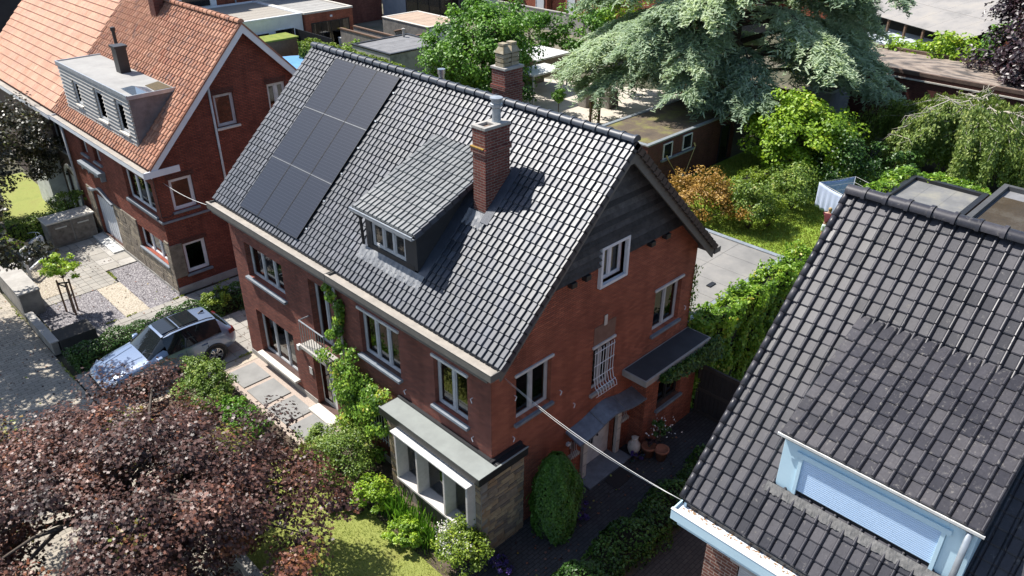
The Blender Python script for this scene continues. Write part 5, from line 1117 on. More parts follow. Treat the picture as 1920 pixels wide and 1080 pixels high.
# round green tree, copper beech, yellow-green maple
tree('round_tree', 'dense rounded bright green tree behind the roof ridge', 'tree', (25.6, 27.8, 0), (25.8, 27.8, 3.5), (3.2, 3.2, 2.9), 210, 110, .75, .22, GREEN, .2, 24, low=-.9, inner=.55, flat=.8)
tree('copper_beech', 'dark copper-leaved beech at the end of the long brown wall', 'tree', (45.5, .2, 0), (45.5, .0, 5.6), (3.6, 4.2, 4.6), 230, 95, .95, .27, COPPER, .3, 24, low=-.95, inner=.55)
tree('copper_beech', 'copper-leaved bush below the beech, beside the weeping tree', 'tree', (38.0, -2.6, 0), (38.0, -2.8, 2.6), (1.6, 2.2, 2.0), 60, 90, .6, .22, COPPER, .12, 10, low=-.9)
tree('field_maple', 'yellow-green rounded maple on the rear lawn', 'tree', (28.2, 7.0, 0), (28.0, 6.7, 2.4), (2.0, 2.4, 2.0), 150, 120, .6, .19, YGREEN, .15, 20, low=-.8, inner=.55)
for (x, y, z, rx, rz, lab, mt) in ((47.3, 9.0, 2.4, 1.6, 1.6, 'pale green bush against the glazed lean-to', YGREEN), (47.6, 6.2, 2.8, 1.8, 2.0, 'light green tree in the gap behind the long building', YGREEN), (48.5, 3.2, 3.2, 2.0, 2.4, 'mid green tree beside the open gable', GREEN), (47.6, 15.8, 2.2, 1.3, 1.6, 'yellow-green bush beside the white end wall', YGREEN), (39.0, 30.5, 2.4, 2.2, 2.3, 'green bush behind the carport', GREEN), (36, 33.5, 2.2, 2.2, 2.0, 'green thicket in front of the yard wall', GREEN), (43, 30, 2.9, 2.4, 2.6, 'light green tree at the left edge of the cedar', YGREEN), (52, 37.5, 5.5, 3, 3.2, 'green tree leaning over the brick warehouse wall', GREEN)):
    tree('small_tree', lab, 'tree', (x, y, 0), (x, y, z), (rx, rx*1.1, rz), 60, 80, .65, .26, mt, .1, 10, low=-.95, inner=.5)
# cedar -------------------------------------------------------------
ct_ = thing('cedar_tree', 'huge blue-green cedar with tiers of drooping boughs', 'tree', (33.8, 14.5, 0))
Pn, Nn_, Yn, tn = [], [], [], []
mt = MB(); cb_ = Vector((33.8, 14.5, 0)); mt.tube([cb_, cb_+Vector((0, 0, 3)), cb_+Vector((.2, .1, 9)), cb_+Vector((.1, 0, 17))], [.6, .5, .36, .08], 12)
nb_ = 110
for i in range(nb_):
    h = 2.9+11.5*(i/nb_)**.9+rng.normal(0, .2); az = i*2.399+rng.normal(0, .3); ln_ = (9.4*(1-(h/18.0)**2.0)+rng.normal(0, .9))
    ln_ = max(1.5, ln_); d = np.array([math.cos(az), math.sin(az)]); s = np.linspace(0, 1, 10)
    rise = rng.uniform(.04, .16)*ln_; droop = rng.uniform(.14, .30)*ln_
    zz = h+rise*np.sin(s*2.2)-droop*s**2.6
    if h < 5: zz += .5*s
    pts = np.stack([cb_.x+d[0]*ln_*s, cb_.y+d[1]*ln_*s, zz], 1)
    mt.tube([tuple(p) for p in pts], [max(.012, .14*(1-q)*(ln_/9)) for q in s], 5)
    ns = int(ln_*14)
    u = rng.uniform(.22, 1.0, ns)**.65; bp = np.stack([np.interp(u, s, pts[:, j]) for j in range(3)], 1)
    side = rng.choice([-1, 1], ns); ang = rng.uniform(.5, 1.3, ns); sl_ = (.45+1.25*np.sin(np.clip(u, 0, 1)*2.6))*rng.uniform(.6, 1.2, ns)
    dx = d[0]*np.cos(ang)-side*d[1]*np.sin(ang); dy = d[1]*np.cos(ang)+side*d[0]*np.sin(ang)
    per = 29; v = np.tile(np.linspace(.05, 1, per), (ns, 1))+rng.normal(0, .02, (ns, per)); dro = rng.uniform(.25, .75, ns)[:, None]
    X_ = bp[:, 0:1]+dx[:, None]*sl_[:, None]*v; Y_ = bp[:, 1:2]+dy[:, None]*sl_[:, None]*v; Z_ = bp[:, 2:3]-dro*sl_[:, None]*v**2+.06*np.sin(v*3)
    q = np.stack([X_, Y_, Z_], 2).reshape(-1, 3)+rng.normal(0, .035, (ns*per, 3))
    sgn = rng.choice([-1, 1], ns*per); perp = np.stack([-dy, dx], 1); pr2 = np.repeat(perp, per, 0)*sgn[:, None]
    fwd = np.repeat(np.stack([dx, dy, -.5*dro[:, 0]], 1), per, 0)
    yax = fwd*.8+np.concatenate([pr2, np.full((ns*per, 1), -.25)], 1)*.8+rng.normal(0, .3, (ns*per, 3))
    Pn.append(q+unit(yax)*.09); Yn.append(yax); Nn_.append(np.array([-.15, .1, 1.0])+rng.normal(0, .38, (ns*per, 3))); tn.append(np.repeat(np.clip(.45+rng.normal(0, .16)+rng.normal(0, .08, ns), 0, 1), per)+rng.normal(0, .12, ns*per))
Pn, Nn_, Yn, tn = map(np.concatenate, (Pn, Nn_, Yn, tn))
foliage('crown', Pn, Nn_, rng.uniform(.22, .38, len(Pn)), CEDAR, ct_, 'needle', tn, Yn, sx=.24); mt.build('trunk', BARK, ct_, smooth=True)
# weeping tree --------------------------------------------------------
wt_ = thing('weeping_tree', 'weeping tree with hanging curtains of fine foliage and bare pale twigs', 'tree', (34, .2, 0))
mt = MB(); wb_ = Vector((34.0, .2, 0)); mt.tube([wb_, wb_+Vector((.1, 0, 2.2)), wb_+Vector((.2, .2, 4.0))], [.3, .24, .14], 10)
tw_ = MB(); Pn, Nn_, Yn, tn = [], [], [], []
for i in range(85):
    az = i*2.399+rng.normal(0, .2); ln_ = 4.9*math.sqrt((i+1)/85)*rng.uniform(.75, 1.1); d = np.array([math.cos(az), math.sin(az)*1.15]); s = np.linspace(0, 1, 8); h0 = 3.7; apex = rng.uniform(.3, .9)
    zz = h0+apex*np.sin(s*2.4)-1.15*s**2.4-.25*ln_/4.9
    pts = np.stack([wb_.x+.2+d[0]*ln_*s, wb_.y+.2+d[1]*ln_*s, zz], 1)+rng.normal(0, .14, (8, 3))
    (tw_ if i % 7 == 0 else mt).tube([tuple(p+np.array([0, 0, .10 if i % 7 == 0 else -.12])) for p in pts], [max(.010, .045*(1-q)) for q in s], 5)
    if i % 7 == 0:
        for kk in range(9):
            q0 = pts[rng.integers(3, 8)]+np.array([0, 0, .12]); q1 = q0+np.array([rng.normal(0, .4), rng.normal(0, .4), rng.uniform(-.05, .2)]); q2 = q1+np.array([rng.normal(0, .3), rng.normal(0, .3), -.3]); tw_.tube([tuple(q0), tuple(q1), tuple(q2)], [.016, .010, .005], 4)
    ns = int(ln_*11)
    for j in range(ns):
        u = rng.uniform(.25, 1); b0 = np.array([np.interp(u, s, pts[:, a]) for a in range(3)])+rng.normal(0, .12, 3)
        L_ = min(b0[2]-.25, rng.uniform(.8, 2.6)); per = int(L_*26); v = rng.random(per)
        q = np.stack([b0[0]+rng.normal(0, .07, per)+d[0]*.15*v, b0[1]+rng.normal(0, .07, per)+d[1]*.15*v, b0[2]-L_*v], 1)
        Pn.append(q); Yn.append(np.array([0, 0, -1.0])+rng.normal(0, .5, (per, 3))); Nn_.append(np.array([d[0], d[1], .5])+rng.normal(0, .5, (per, 3))); tn.append(np.full(per, np.clip(.45+rng.normal(0, .2), 0, 1))+rng.normal(0, .1, per))
Pn, Nn_, Yn, tn = map(np.concatenate, (Pn, Nn_, Yn, tn))
foliage('crown', Pn, Nn_, rng.uniform(.13, .22, len(Pn)), WEEP, wt_, 'leaf', tn, Yn, sx=.75); mt.build('trunk', BARK_P, wt_, smooth=True); tw_.build('bare_twigs', plain('bleached_twig', (.55, .50, .42), (.4, .36, .3), 6, .9, .2), wt_, smooth=True)
# hedges and bushes ----------------------------------------------------
def hedge(name, label, x0, x1, y0, y1, z0, z1, mat, dens, size, cat='hedge', wob=.08, rot=None, group=None, tm='leaf'):
    t = thing(name, label, cat, ((x0+x1)/2, (y0+y1)/2, z0), group)
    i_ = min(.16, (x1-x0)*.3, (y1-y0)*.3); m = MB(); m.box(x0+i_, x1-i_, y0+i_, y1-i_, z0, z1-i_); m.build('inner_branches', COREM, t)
    dx, dy, dz = x1-x0, y1-y0, z1-z0; fa = [('z', dx*dy), ('x0', dy*dz), ('x1', dy*dz), ('y0', dx*dz), ('y1', dx*dz)]
    PP, NN = [], []
    for f, a in fa:
        n = int(a*dens); u, v = rng.random(n), rng.random(n); dep = -rng.random(n)**1.5*.2+.05
        if f == 'z': p = np.stack([x0+u*dx, y0+v*dy, z1+dep], 1); nn = (0, 0, 1)
        elif f[0] == 'x': p = np.stack([(x0-dep if f == 'x0' else x1+dep), y0+u*dy, z0+v*dz], 1); nn = (-1 if f == 'x0' else 1, 0, .35)
        else: p = np.stack([x0+u*dx, (y0-dep if f == 'y0' else y1+dep), z0+v*dz], 1); nn = (0, -1 if f == 'y0' else 1, .35)
        w_ = wob*(np.sin(p[:, 0]*3.1+p[:, 1]*2.3)+np.sin(p[:, 1]*5.2+p[:, 2]*4)+np.sin(p[:, 0]*6.7-p[:, 2]*3)); p = p+np.array(nn)*w_[:, None]
        PP.append(p); NN.append(np.array(nn)+rng.normal(0, .55, (n, 3)))
    PP, NN = np.concatenate(PP), np.concatenate(NN); PP[:, 2] = np.maximum(PP[:, 2], z0+.02)
    c = np.array([(x0+x1)/2, (y0+y1)/2]); 
    foliage('foliage', PP, NN, size*rng.uniform(.7, 1.3, len(PP)), mat, t, tm, np.clip(.45+.16*np.sin(PP[:, 0]*2.7+PP[:, 1]*3.9)+rng.normal(0, .18, len(PP)), 0, 1)); return t
def bush(name, label, c, r, mat, n, size, cat='shrub', low=-.25, group=None, tm='leaf', cr=None, tint=None, kind=None):
    t = thing(name, label, cat, (c[0], c[1], max(0, c[2]-r[2])), group); ncl = max(10, n//60)
    C, d, f = clumps(c, r, ncl, low, .55); cr = cr or .38*min(r); P_, Nn, ci = clump_leaves(C, d, 60, cr*rng.uniform(.7, 1.25, len(C)), .75, .45)
    P_[:, 2] = np.maximum(P_[:, 2], .03); ctn = rng.normal(0, .15, len(C))
    foliage('foliage', P_, Nn, size*rng.uniform(.7, 1.3, len(P_)), mat, t, tm, np.clip(.45+ctn[ci]+rng.normal(0, .16, len(P_)), 0, 1))
    m = MB(); b0 = (c[0], c[1], max(0.0, c[2]-r[2]))
    for i in rng.choice(len(C), min(9, len(C)), replace=False):
        e = Vector(C[i]); m.tube([b0, Vector(b0).lerp(e, .5)+Vector((0, 0, .05)), e], [.025, .018, .006], 5)
    m.build('stems', BARK, t); return t
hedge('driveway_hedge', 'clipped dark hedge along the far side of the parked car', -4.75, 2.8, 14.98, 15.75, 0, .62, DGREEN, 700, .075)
for (x, y, lab) in ((1.0, 15.4, 'sunlit tuft rising from the driveway hedge near the wall'),): bush('shrub', lab, (x-.6, y, .6), (.7, .4, .35), YEW, 1500, .07)
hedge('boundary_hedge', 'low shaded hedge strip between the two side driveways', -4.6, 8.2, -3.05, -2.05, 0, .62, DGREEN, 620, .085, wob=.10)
hedge('boundary_hedge', 'clipped hedge behind the bin shelter', -4.0, -.3, 26.35, 27.1, 0, 1.05, SHRUB, 420, .09)
bush('shrub', 'grey-green bush leaning over the bin shelter top', (-.75, 26.7, 1.3), (.75, .55, .5), SHRUB, 1600, .09)
bush('shrub', 'feathery yellow-green shrub behind the tall gate pillar wall', (-4.5, 24.6, .95), (.95, 1.5, .9), YEW, 4200, .085)
bush('shrub', 'blue-green rounded shrub on the far front lawn', (-3.2, 29.8, .5), (.6, .7, .5), DGREEN, 1500, .08)
sheet('row_house_lawn', rect(-4.8, -.2, 27.2, 36), .02, LAWN)
hedge('yew_hedge', 'long clipped golden-green hedge beside the concrete garage', 21.9, 23.2, 32.8, 44.2, 0, 2.2, YEW, 190, .16)
hedge('low_hedge', 'low clipped hedge in front of the concrete garage', 23.4, 28.5, 30.8, 31.9, 0, 1.2, SHRUB, 200, .17)
bush('shrub', 'round bright shrub at the end of the long yew hedge', (25.6, 42.6, .9), (1.1, 1.1, .9), YGREEN, 1500, .18)
bush('shrub', 'dark green bush at the foot of the round tree', (25.0, 25.0, 1.3), (1.5, 1.5, 1.5), DGREEN, 3000, .18)
bush('shrub', 'lime green shrub left of the rear chimney', (20.0, 24.2, .9), (1.5, 1.5, .9), YGREEN, 1800, .16)
bush('azalea', 'large amber-leaved shrub behind the grey flat roof', (20.6, 7.3, 1.0), (1.25, 1.7, 1.15), ORANGE, 6000, .11)
hedge('low_hedge', 'sunlit low hedge between the swing and the yellow-green maple', 21.9, 26.4, 6.9, 7.9, 0, .95, YEW, 380, .1)
bush('shrub', 'mixed green shrub next to the amber one', (21.2, 5.2, 1.0), (.95, 1.0, 1.1), SHRUB, 3600, .11)
bush('shrub', 'broad dark shrub with pale leaf tips by the clothes dryer', (24.6, 4.9, 1.0), (1.3, 1.1, 1.15), SHRUB, 5000, .12)
bush('shrub', 'rounded light green bush at the front of the rear border', (22.0, 4.7, .8), (.7, .7, .8), YEW, 2000, .1)
bush('shrub', 'deep green bush in the shade behind the clothes dryer', (27.4, 4.0, 1.4), (1.3, 1.6, 1.5), DGREEN, 4000, .14)
bush('shrub', 'dark shade-side bush beneath the weeping tree', (29.6, 2.4, 1.2), (1.0, 1.5, 1.3), DGREEN, 2600, .15)
t = bush('rhododendron', 'small shrub covered in red blossom beside the grey flat roof', (17.4, 4.0, .55), (.55, .65, .55), leafmat('red_blossom', [(0, (.03, .07, .01)), (.35, (.10, .02, .02)), (.6, (.45, .015, .03)), (1, (.65, .06, .08))], .5, .2), 1500, .09)
hedge('ivy_cladding', 'bright green creeper along the edge of the stained annexe roof', 20.0, 25.3, -.02, .75, 0, 3.12, VINE, 190, .17, cat='climber')
hedge('ivy_cladding', 'green creeper behind the stained annexe roof', 25.1, 25.8, -2.9, -.1, 0, 3.05, VINE, 190, .17, cat='climber')
# creeper on the extension wall, hanging over the annexe roof
hedge('creeper', 'thick golden-green creeper clothing the extension side wall', 8.2, 14.9, -.62, .10, 0, 3.12, VINE, 620, .12, cat='climber', wob=.12)
t = thing('creeper', 'trailing creeper hanging from the annexe roof edge above the dark window', 'climber', (6.5, -.85, 2.2))
n = 3600; u = rng.random(n); xx = 5.5+2.9*u; hang = .18+.55*u; Pq = np.stack([xx, -.88+rng.normal(0, .07, n)-.12*rng.random(n), 2.98-hang*rng.random(n)**.8-.10], 1)
foliage('foliage', Pq, np.array([-.2, -1, .5])+rng.normal(0, .5, (n, 3)), rng.uniform(.07, .13, n), DGREEN, t, 'leaf')
m = MB(); m.tube([(5.4, -.84, 2.72), (6.4, -.85, 2.7), (7.4, -.86, 2.68), (8.3, -.84, 2.6)], .02, 5); m.build('stem', BARK, t)
t = thing('creeper', 'thin strand of creeper climbing the rear corner of the red gable', 'climber', (8.0, -.02, 2.9)); n = 260; zq = rng.uniform(2.9, 5.0, n); Pq = np.stack([8.06+rng.normal(0, .05, n), -.03+rng.normal(0, .06, n), zq], 1); foliage('foliage', Pq, np.array([.5, -1, .3])+rng.normal(0, .5, (n, 3)), rng.uniform(.07, .12, n), VINE, t); m = MB(); m.tube([(8.05, -.02, 2.9), (8.07, -.03, 5.0)], .01, 4); m.build('stem', BARK, t)
# wisteria on the front
t = thing('wisteria', 'wisteria climbing the front wall between balcony and window', 'climber', (-.12, 5.6, 0))
m = MB(); m.tube([(-.25, 5.3, 0), (-.2, 5.45, 1.0), (-.12, 5.75, 2.4), (-.1, 5.9, 4.0), (-.12, 5.95, 5.3)], [.06, .05, .04, .03, .02], 7); m.tube([(-.2, 5.4, 1.2), (-.3, 4.6, 2.2), (-.25, 3.9, 2.7)], [.035, .03, .02], 6); m.tube([(-.3, 5.2, 2.6), (-.35, 4.3, 2.62), (-.3, 3.6, 2.5)], .006, 5); m.build('stem', BARK_P, t, smooth=True)
cl = []
for i in range(26): cl.append((-.32+rng.normal(0, .11), 5.4+rng.normal(0, .46), 2.1+rng.normal(0, .55), .28))
for i in range(14): cl.append((-.38+rng.normal(0, .12), 4.1+rng.normal(0, .35), 2.35+rng.normal(0, .28), .28))
for i in range(10): cl.append((-.16+rng.normal(0, .05), 5.95+rng.normal(0, .12), 3.1+2.2*i/10, .17))
for i in range(9): cl.append((-.42+rng.normal(0, .14), 5.2+rng.normal(0, .5), .9+rng.normal(0, .35), .28))
cl = np.array(cl); Pq, Nq, ci = clump_leaves(cl[:, :3], np.tile([(-1., 0, .3)], (len(cl), 1)), 150, cl[:, 3], .9, .4); Pq[:, 0] = np.minimum(Pq[:, 0], -.03)
ctn = rng.normal(0, .17, len(cl)); foliage('foliage', Pq, Nq+np.array([-.6, 0, 0]), rng.uniform(.06, .12, len(Pq)), VINE, t, 'leaf', np.clip(.40+ctn[ci]*1.5+rng.normal(0, .2, len(Pq)), 0, 1))
# front garden planting
bush('shrub', 'rounded small-leaved shrub in front of the barred window', (-1.25, 4.55, .75), (.78, .85, .8), SHRUB, 6000, .065)
bush('shrub', 'light green shrub at the end of the slab path', (-1.2, 5.8, .45), (.5, .6, .45), SHRUB, 2800, .07)
bush('hedge_shrub', 'green shrub with pale tips between car and slab path', (-2.15, 10.7, .65), (.5, 1.1, .65), SHRUB, 5000, .075)
bush('hedge_shrub', 'broad green shrub filling the corner between driveway and maple', (-2.7, 10.2, .5), (.7, 1.0, .55), SHRUB, 4000, .075)
bush('hedge_shrub', 'green shrub under the maple edge along the slab path', (-2.3, 8.3, .5), (.45, 1.1, .5), GREEN, 3600, .075)
t = thing('conifer', 'tall dark cypress bush standing against the stone-clad corner', 'shrub', (1.45, -.78, 0))
n = 19000; vv = 1-np.abs(1-rng.random(n)*1.12)*.999; vv = np.clip(vv, 0, 1); zz = .05+2.5*vv; aa = rng.uniform(0, 2*math.pi, n); rr0 = .66*(1-.25*(1-vv)**3)*np.sqrt(np.clip(1-((vv-.22)/.785)**2, .0, 1)); rr0 = rr0*(1+.07*np.sin(aa*5+zz*3)+.05*np.sin(aa*9-zz*6))*(1-.22*rng.random(n)**2)*np.where(rng.random(n) < .06, rng.uniform(1, 1.18, n), 1)*(1+.10*np.sin(aa*3+1+zz*2))
foliage('foliage', np.stack([1.45+rr0*np.cos(aa), -.78+rr0*np.sin(aa), zz], 1), np.stack([np.cos(aa), np.sin(aa), .5+.8*vv], 1)+rng.normal(0, .4, (n, 3)), rng.uniform(.05, .09, n), GREEN, t, 'leaf', np.clip(.12+.10*np.sin(aa*7+zz*5)+rng.normal(0, .12, n), 0, 1), np.array([0, 0, 1.0])+rng.normal(0, .4, (n, 3)))
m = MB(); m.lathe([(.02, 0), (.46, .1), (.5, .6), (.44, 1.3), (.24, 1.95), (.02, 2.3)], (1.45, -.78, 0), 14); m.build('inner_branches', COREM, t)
bush('hydrangea', 'white-flowered bush at the corner of the bay', (-.95, .05, .62), (.52, .62, .62), YEW, 5200, .065)
t = thing('blossom', 'white flower heads on the bush at the bay corner', 'flowers', (-1.2, .1, .9)); n = 900; cc = np.array([(-1.3, .25, .95), (-1.22, .02, 1.0), (-1.15, -.25, .95), (-1.35, .1, .75), (-1.2, .45, 1.12)]); ci = rng.integers(0, 5, n); foliage('petals', cc[ci]+rng.normal(0, .085, (n, 3)), rng.normal(size=(n, 3))+np.array([-.5, -.5, .7]), .045, plain('white_petal', (.78, .76, .66), (.66, .64, .54), 20, .7, 0), t)
bush('shrub', 'leafy lime-green perennial clump below the bay window', (-1.35, 3.15, .45), (.45, .5, .5), YGREEN, 2600, .08)
bush('shrub', 'low green fern clump beside the lawn edge', (-1.5, 1.55, .3), (.42, .5, .36), YGREEN, 2200, .075)
bush('shrub', 'dark purple heuchera clump at the lawn edge', (-1.9, 3.7, .22), (.4, .5, .26), COPPER, 1200, .09)
t = thing('iris_clump', 'sword-leaved irises growing under the bay window', 'plant', (-1.15, 2.0, 0)); n = 420; bx_ = np.stack([-1.1+rng.normal(0, .16, n), rng.uniform(.9, 3.0, n), np.zeros(n)], 1); hh = rng.uniform(.35, .75, n); dirn = unit(np.stack([rng.normal(0, .22, n), rng.normal(0, .22, n), np.ones(n)], 1)); foliage('leaves', bx_+dirn*hh[:, None]*.5, np.cross(dirn, rng.normal(size=(n, 3))), hh, GREEN, t, 'needle', None, dirn, sx=.06)
t = thing('ornamental_grass', 'pale yellow ornamental grass beside the rounded shrub', 'plant', (-1.75, 5.4, 0)); n = 900; bx_ = np.stack([-1.75+rng.normal(0, .16, n), 5.35+rng.normal(0, .2, n), np.zeros(n)], 1); hh = rng.uniform(.5, .95, n); dirn = unit(np.stack([rng.normal(0, .35, n), rng.normal(0, .35, n), np.ones(n)], 1)); foliage('blades', bx_+dirn*hh[:, None]*.5, np.cross(dirn, rng.normal(size=(n, 3))), hh, leafmat('straw_blade', [(0, (.16, .16, .03)), (1, (.42, .36, .13))], .6, .3), t, 'needle', None, dirn, sx=.025)
VIO = leafmat('violet_flower', [(0, (.02, .05, .012)), (.4, (.05, .03, .14)), (1, (.14, .07, .34))], .5, .2)
bush('lavender', 'violet-flowered clump beside the cypress bush', (2.35, -.95, .16), (.28, .3, .2), VIO, 700, .05, cat='flowers'); bush('lavender', 'violet-flowered clump at the foot of the stone corner', (-.5, -.75, .16), (.35, .3, .2), VIO, 900, .05, cat='flowers'); bush('lavender', 'violet-flowered tuft in front of the door step', (5.1, -.62, .12), (.22, .2, .16), VIO, 500, .05, cat='flowers')
n = 26000; gx = rng.uniform(-4.75, -1.3, n); gy = rng.uniform(-.9, 6.2, n); Pq = np.stack([gx, gy, np.full(n, .045)], 1); dirn = unit(np.stack([rng.normal(0, .5, n), rng.normal(0, .5, n), np.ones(n)], 1))
o = foliage('grass', Pq, np.cross(dirn, rng.normal(size=(n, 3))), rng.uniform(.025, .055, n), GRASS, None, 'needle', np.clip(.5+.25*np.sin(gx*2.2)*np.sin(gy*1.7)+rng.normal(0, .2, n), 0, 1), dirn, sx=.22); tag(o, 'short sunlit grass of the front lawn', 'grass', kind='stuff')
n = 60000; gx = rng.uniform(14.8, 30, n); gy = rng.uniform(-1, 10.6, n); Pq = np.stack([gx, gy, np.full(n, .03)], 1); dirn = unit(np.stack([rng.normal(0, .5, n), rng.normal(0, .5, n), np.ones(n)], 1))
o = foliage('grass', Pq, np.cross(dirn, rng.normal(size=(n, 3))), rng.uniform(.06, .12, n), GRASS, None, 'needle', np.clip(.35+rng.normal(0, .2, n), 0, 1), dirn, sx=.35); tag(o, 'bright grass of the rear garden lawn', 'grass', kind='stuff')

# fallen leaves and weeds on the paving
n = 1500; gx = np.concatenate([rng.uniform(-9, -4.95, 700), rng.uniform(-4.8, 2.5, 500), rng.uniform(-4.5, 7, 300)]); gy = np.concatenate([rng.uniform(8, 26, 700), rng.uniform(11.7, 25, 500), rng.uniform(-1.9, -.3, 300)])
o = foliage('fallen_leaves', np.stack([gx, gy, np.full(n, .052)], 1), np.array([0, 0, 1.0])+rng.normal(0, .3, (n, 3)), rng.uniform(.04, .10, n), PURPLE, None, 'maple'); tag(o, 'dry leaves scattered over the paving', 'leaves', kind='stuff')
n = 2600; wl = rng.integers(0, 4, n); u = rng.random(n); wx = np.where(wl == 0, -4.9+7.5*u, np.where(wl == 1, -4.97, np.where(wl == 2, -1.3, -4.6+7*u))); wy = np.where(wl == 0, 12.04, np.where(wl == 1, 8+18*u, np.where(wl == 2, 17.4+4*u, 17.41)))
keep = np.sin(wx*3+wy*2.3)+np.sin(wx*7.1-wy*1.3) > .5; wx, wy = wx[keep]+rng.normal(0, .025, keep.sum()), wy[keep]+rng.normal(0, .025, keep.sum()); n = len(wx)
o = foliage('weeds', np.stack([wx, wy, np.full(n, .06)], 1), np.array([0, 0, .6])+rng.normal(0, .6, (n, 3)), rng.uniform(.04, .09, n), GRASS, None, 'leaf'); tag(o, 'small weeds growing in the paving joints', 'weeds', kind='stuff')
# ================================================================== CAR (nose towards -x)
car = thing('parked_car', 'silver estate-style SUV with glass sunroof parked on the driveway', 'car', (-2.45, 13.2, 0))
CX, CY, CS = -2.47, 13.22, .945
# stations: x from nose(0) to tail(4.7); hw half width at waist; zs bottom, waist z, top z, top half width
ST = [(0.00, .62, .42, .60, .66, .50), (.10, .78, .30, .68, .78, .66), (.35, .88, .24, .78, .90, .74), (.80, .93, .22, .90, .99, .76), (1.25, .94, .22, .97, 1.06, .76), (1.55, .945, .22, 1.00, 1.10, .75),
      (2.20, .945, .22, 1.03, 1.60, .58), (2.60, .945, .22, 1.04, 1.665, .585), (3.20, .945, .22, 1.06, 1.675, .58), (3.80, .94, .22, 1.08, 1.63, .565), (4.15, .93, .24, 1.10, 1.57, .55), (4.50, .89, .30, 1.08, 1.17, .72), (4.66, .82, .40, 1.00, 1.05, .68), (4.72, .70, .46, .85, .90, .58)]
NSEC = 9
def section(st):
    x, hw, zb_, zw, zt, tw_ = st; glass = zt-zw > .25
    pts = [(0, zb_), (hw*.86, zb_), (hw*.98, zb_+.14), (hw, (zb_+zw)/2+.05), (hw*.985, zw-.06), (hw*.955, zw)]
    pts += [(hw*.955+(tw_-hw*.955)*.5, zw+(zt-zw)*.55), (tw_+.02, zt-.04), (tw_-.10, zt), (0, zt+.015)]
    return pts
rings = []
for st in ST:
    half = section(st); rings.append([(st[0], y, z) for y, z in half])
def cw(p, s=1): return (CX-2.36*CS+p[0]*CS, CY+s*p[1]*CS, p[2]*CS)
def carface(sel, name, mat, parent, smooth=True, sides=(1, -1)):
    m = MB()
    for s in sides:
        for i, j in sel:
            q = [rings[i][j], rings[i+1][j], rings[i+1][j+1], rings[i][j+1]]
            m.add([cw(p, s) for p in q], [(0, 1, 2, 3)])
    o = m.build(name, mat, parent, smooth=smooth)
    import bmesh
    bm = bmesh.new(); bm.from_mesh(o.data); bmesh.ops.remove_doubles(bm, verts=bm.verts, dist=.0005); bmesh.ops.recalc_face_normals(bm, faces=bm.faces); bm.to_mesh(o.data); bm.free()
    return o
ns = len(ST); body, glass, wsh, rear = [], [], [], []
for i in range(ns-1):
    for j in range(9):
        if 6 <= i <= 9 and j in (5, 6): glass.append((i, j))
        elif i == 5 and j in (6, 7, 8): wsh.append((i, j))
        elif i == 10 and j in (7, 8): rear.append((i, j))
        else: body.append((i, j))
bo = carface(body, 'body', SILVER, car); sd_ = bo.modifiers.new('sub', 'SUBSURF'); sd_.levels = 1; sd_.render_levels = 1
CARGL = plain('car_glass', (.012, .016, .018), (.01, .012, .014), 2, .03, 0, spec=.9)
carface(glass, 'side_window', CARGL, car, sides=(1,)); carface(glass, 'side_window', CARGL, car, sides=(-1,)); carface(wsh, 'windscreen', CARGL, car); carface(rear, 'rear_window', CARGL, car)
for m_, xa, xb in ((0, 2.28, 2.86), (1, 2.90, 3.60)):
    mm_ = MB(); mm_.hexa([cw((xa, -.46, 1.665+.002)), cw((xb, -.46, 1.685)), cw((xb, .46, 1.685)), cw((xa, .46, 1.667)), cw((xa+.01, -.45, 1.685-(.02 if m_ == 0 else 0))), cw((xb-.01, -.45, 1.70)), cw((xb-.01, .45, 1.70)), cw((xa+.01, .45, 1.685-(.02 if m_ == 0 else 0)))]); mm_.build('sunroof_panel', CARGL, car)
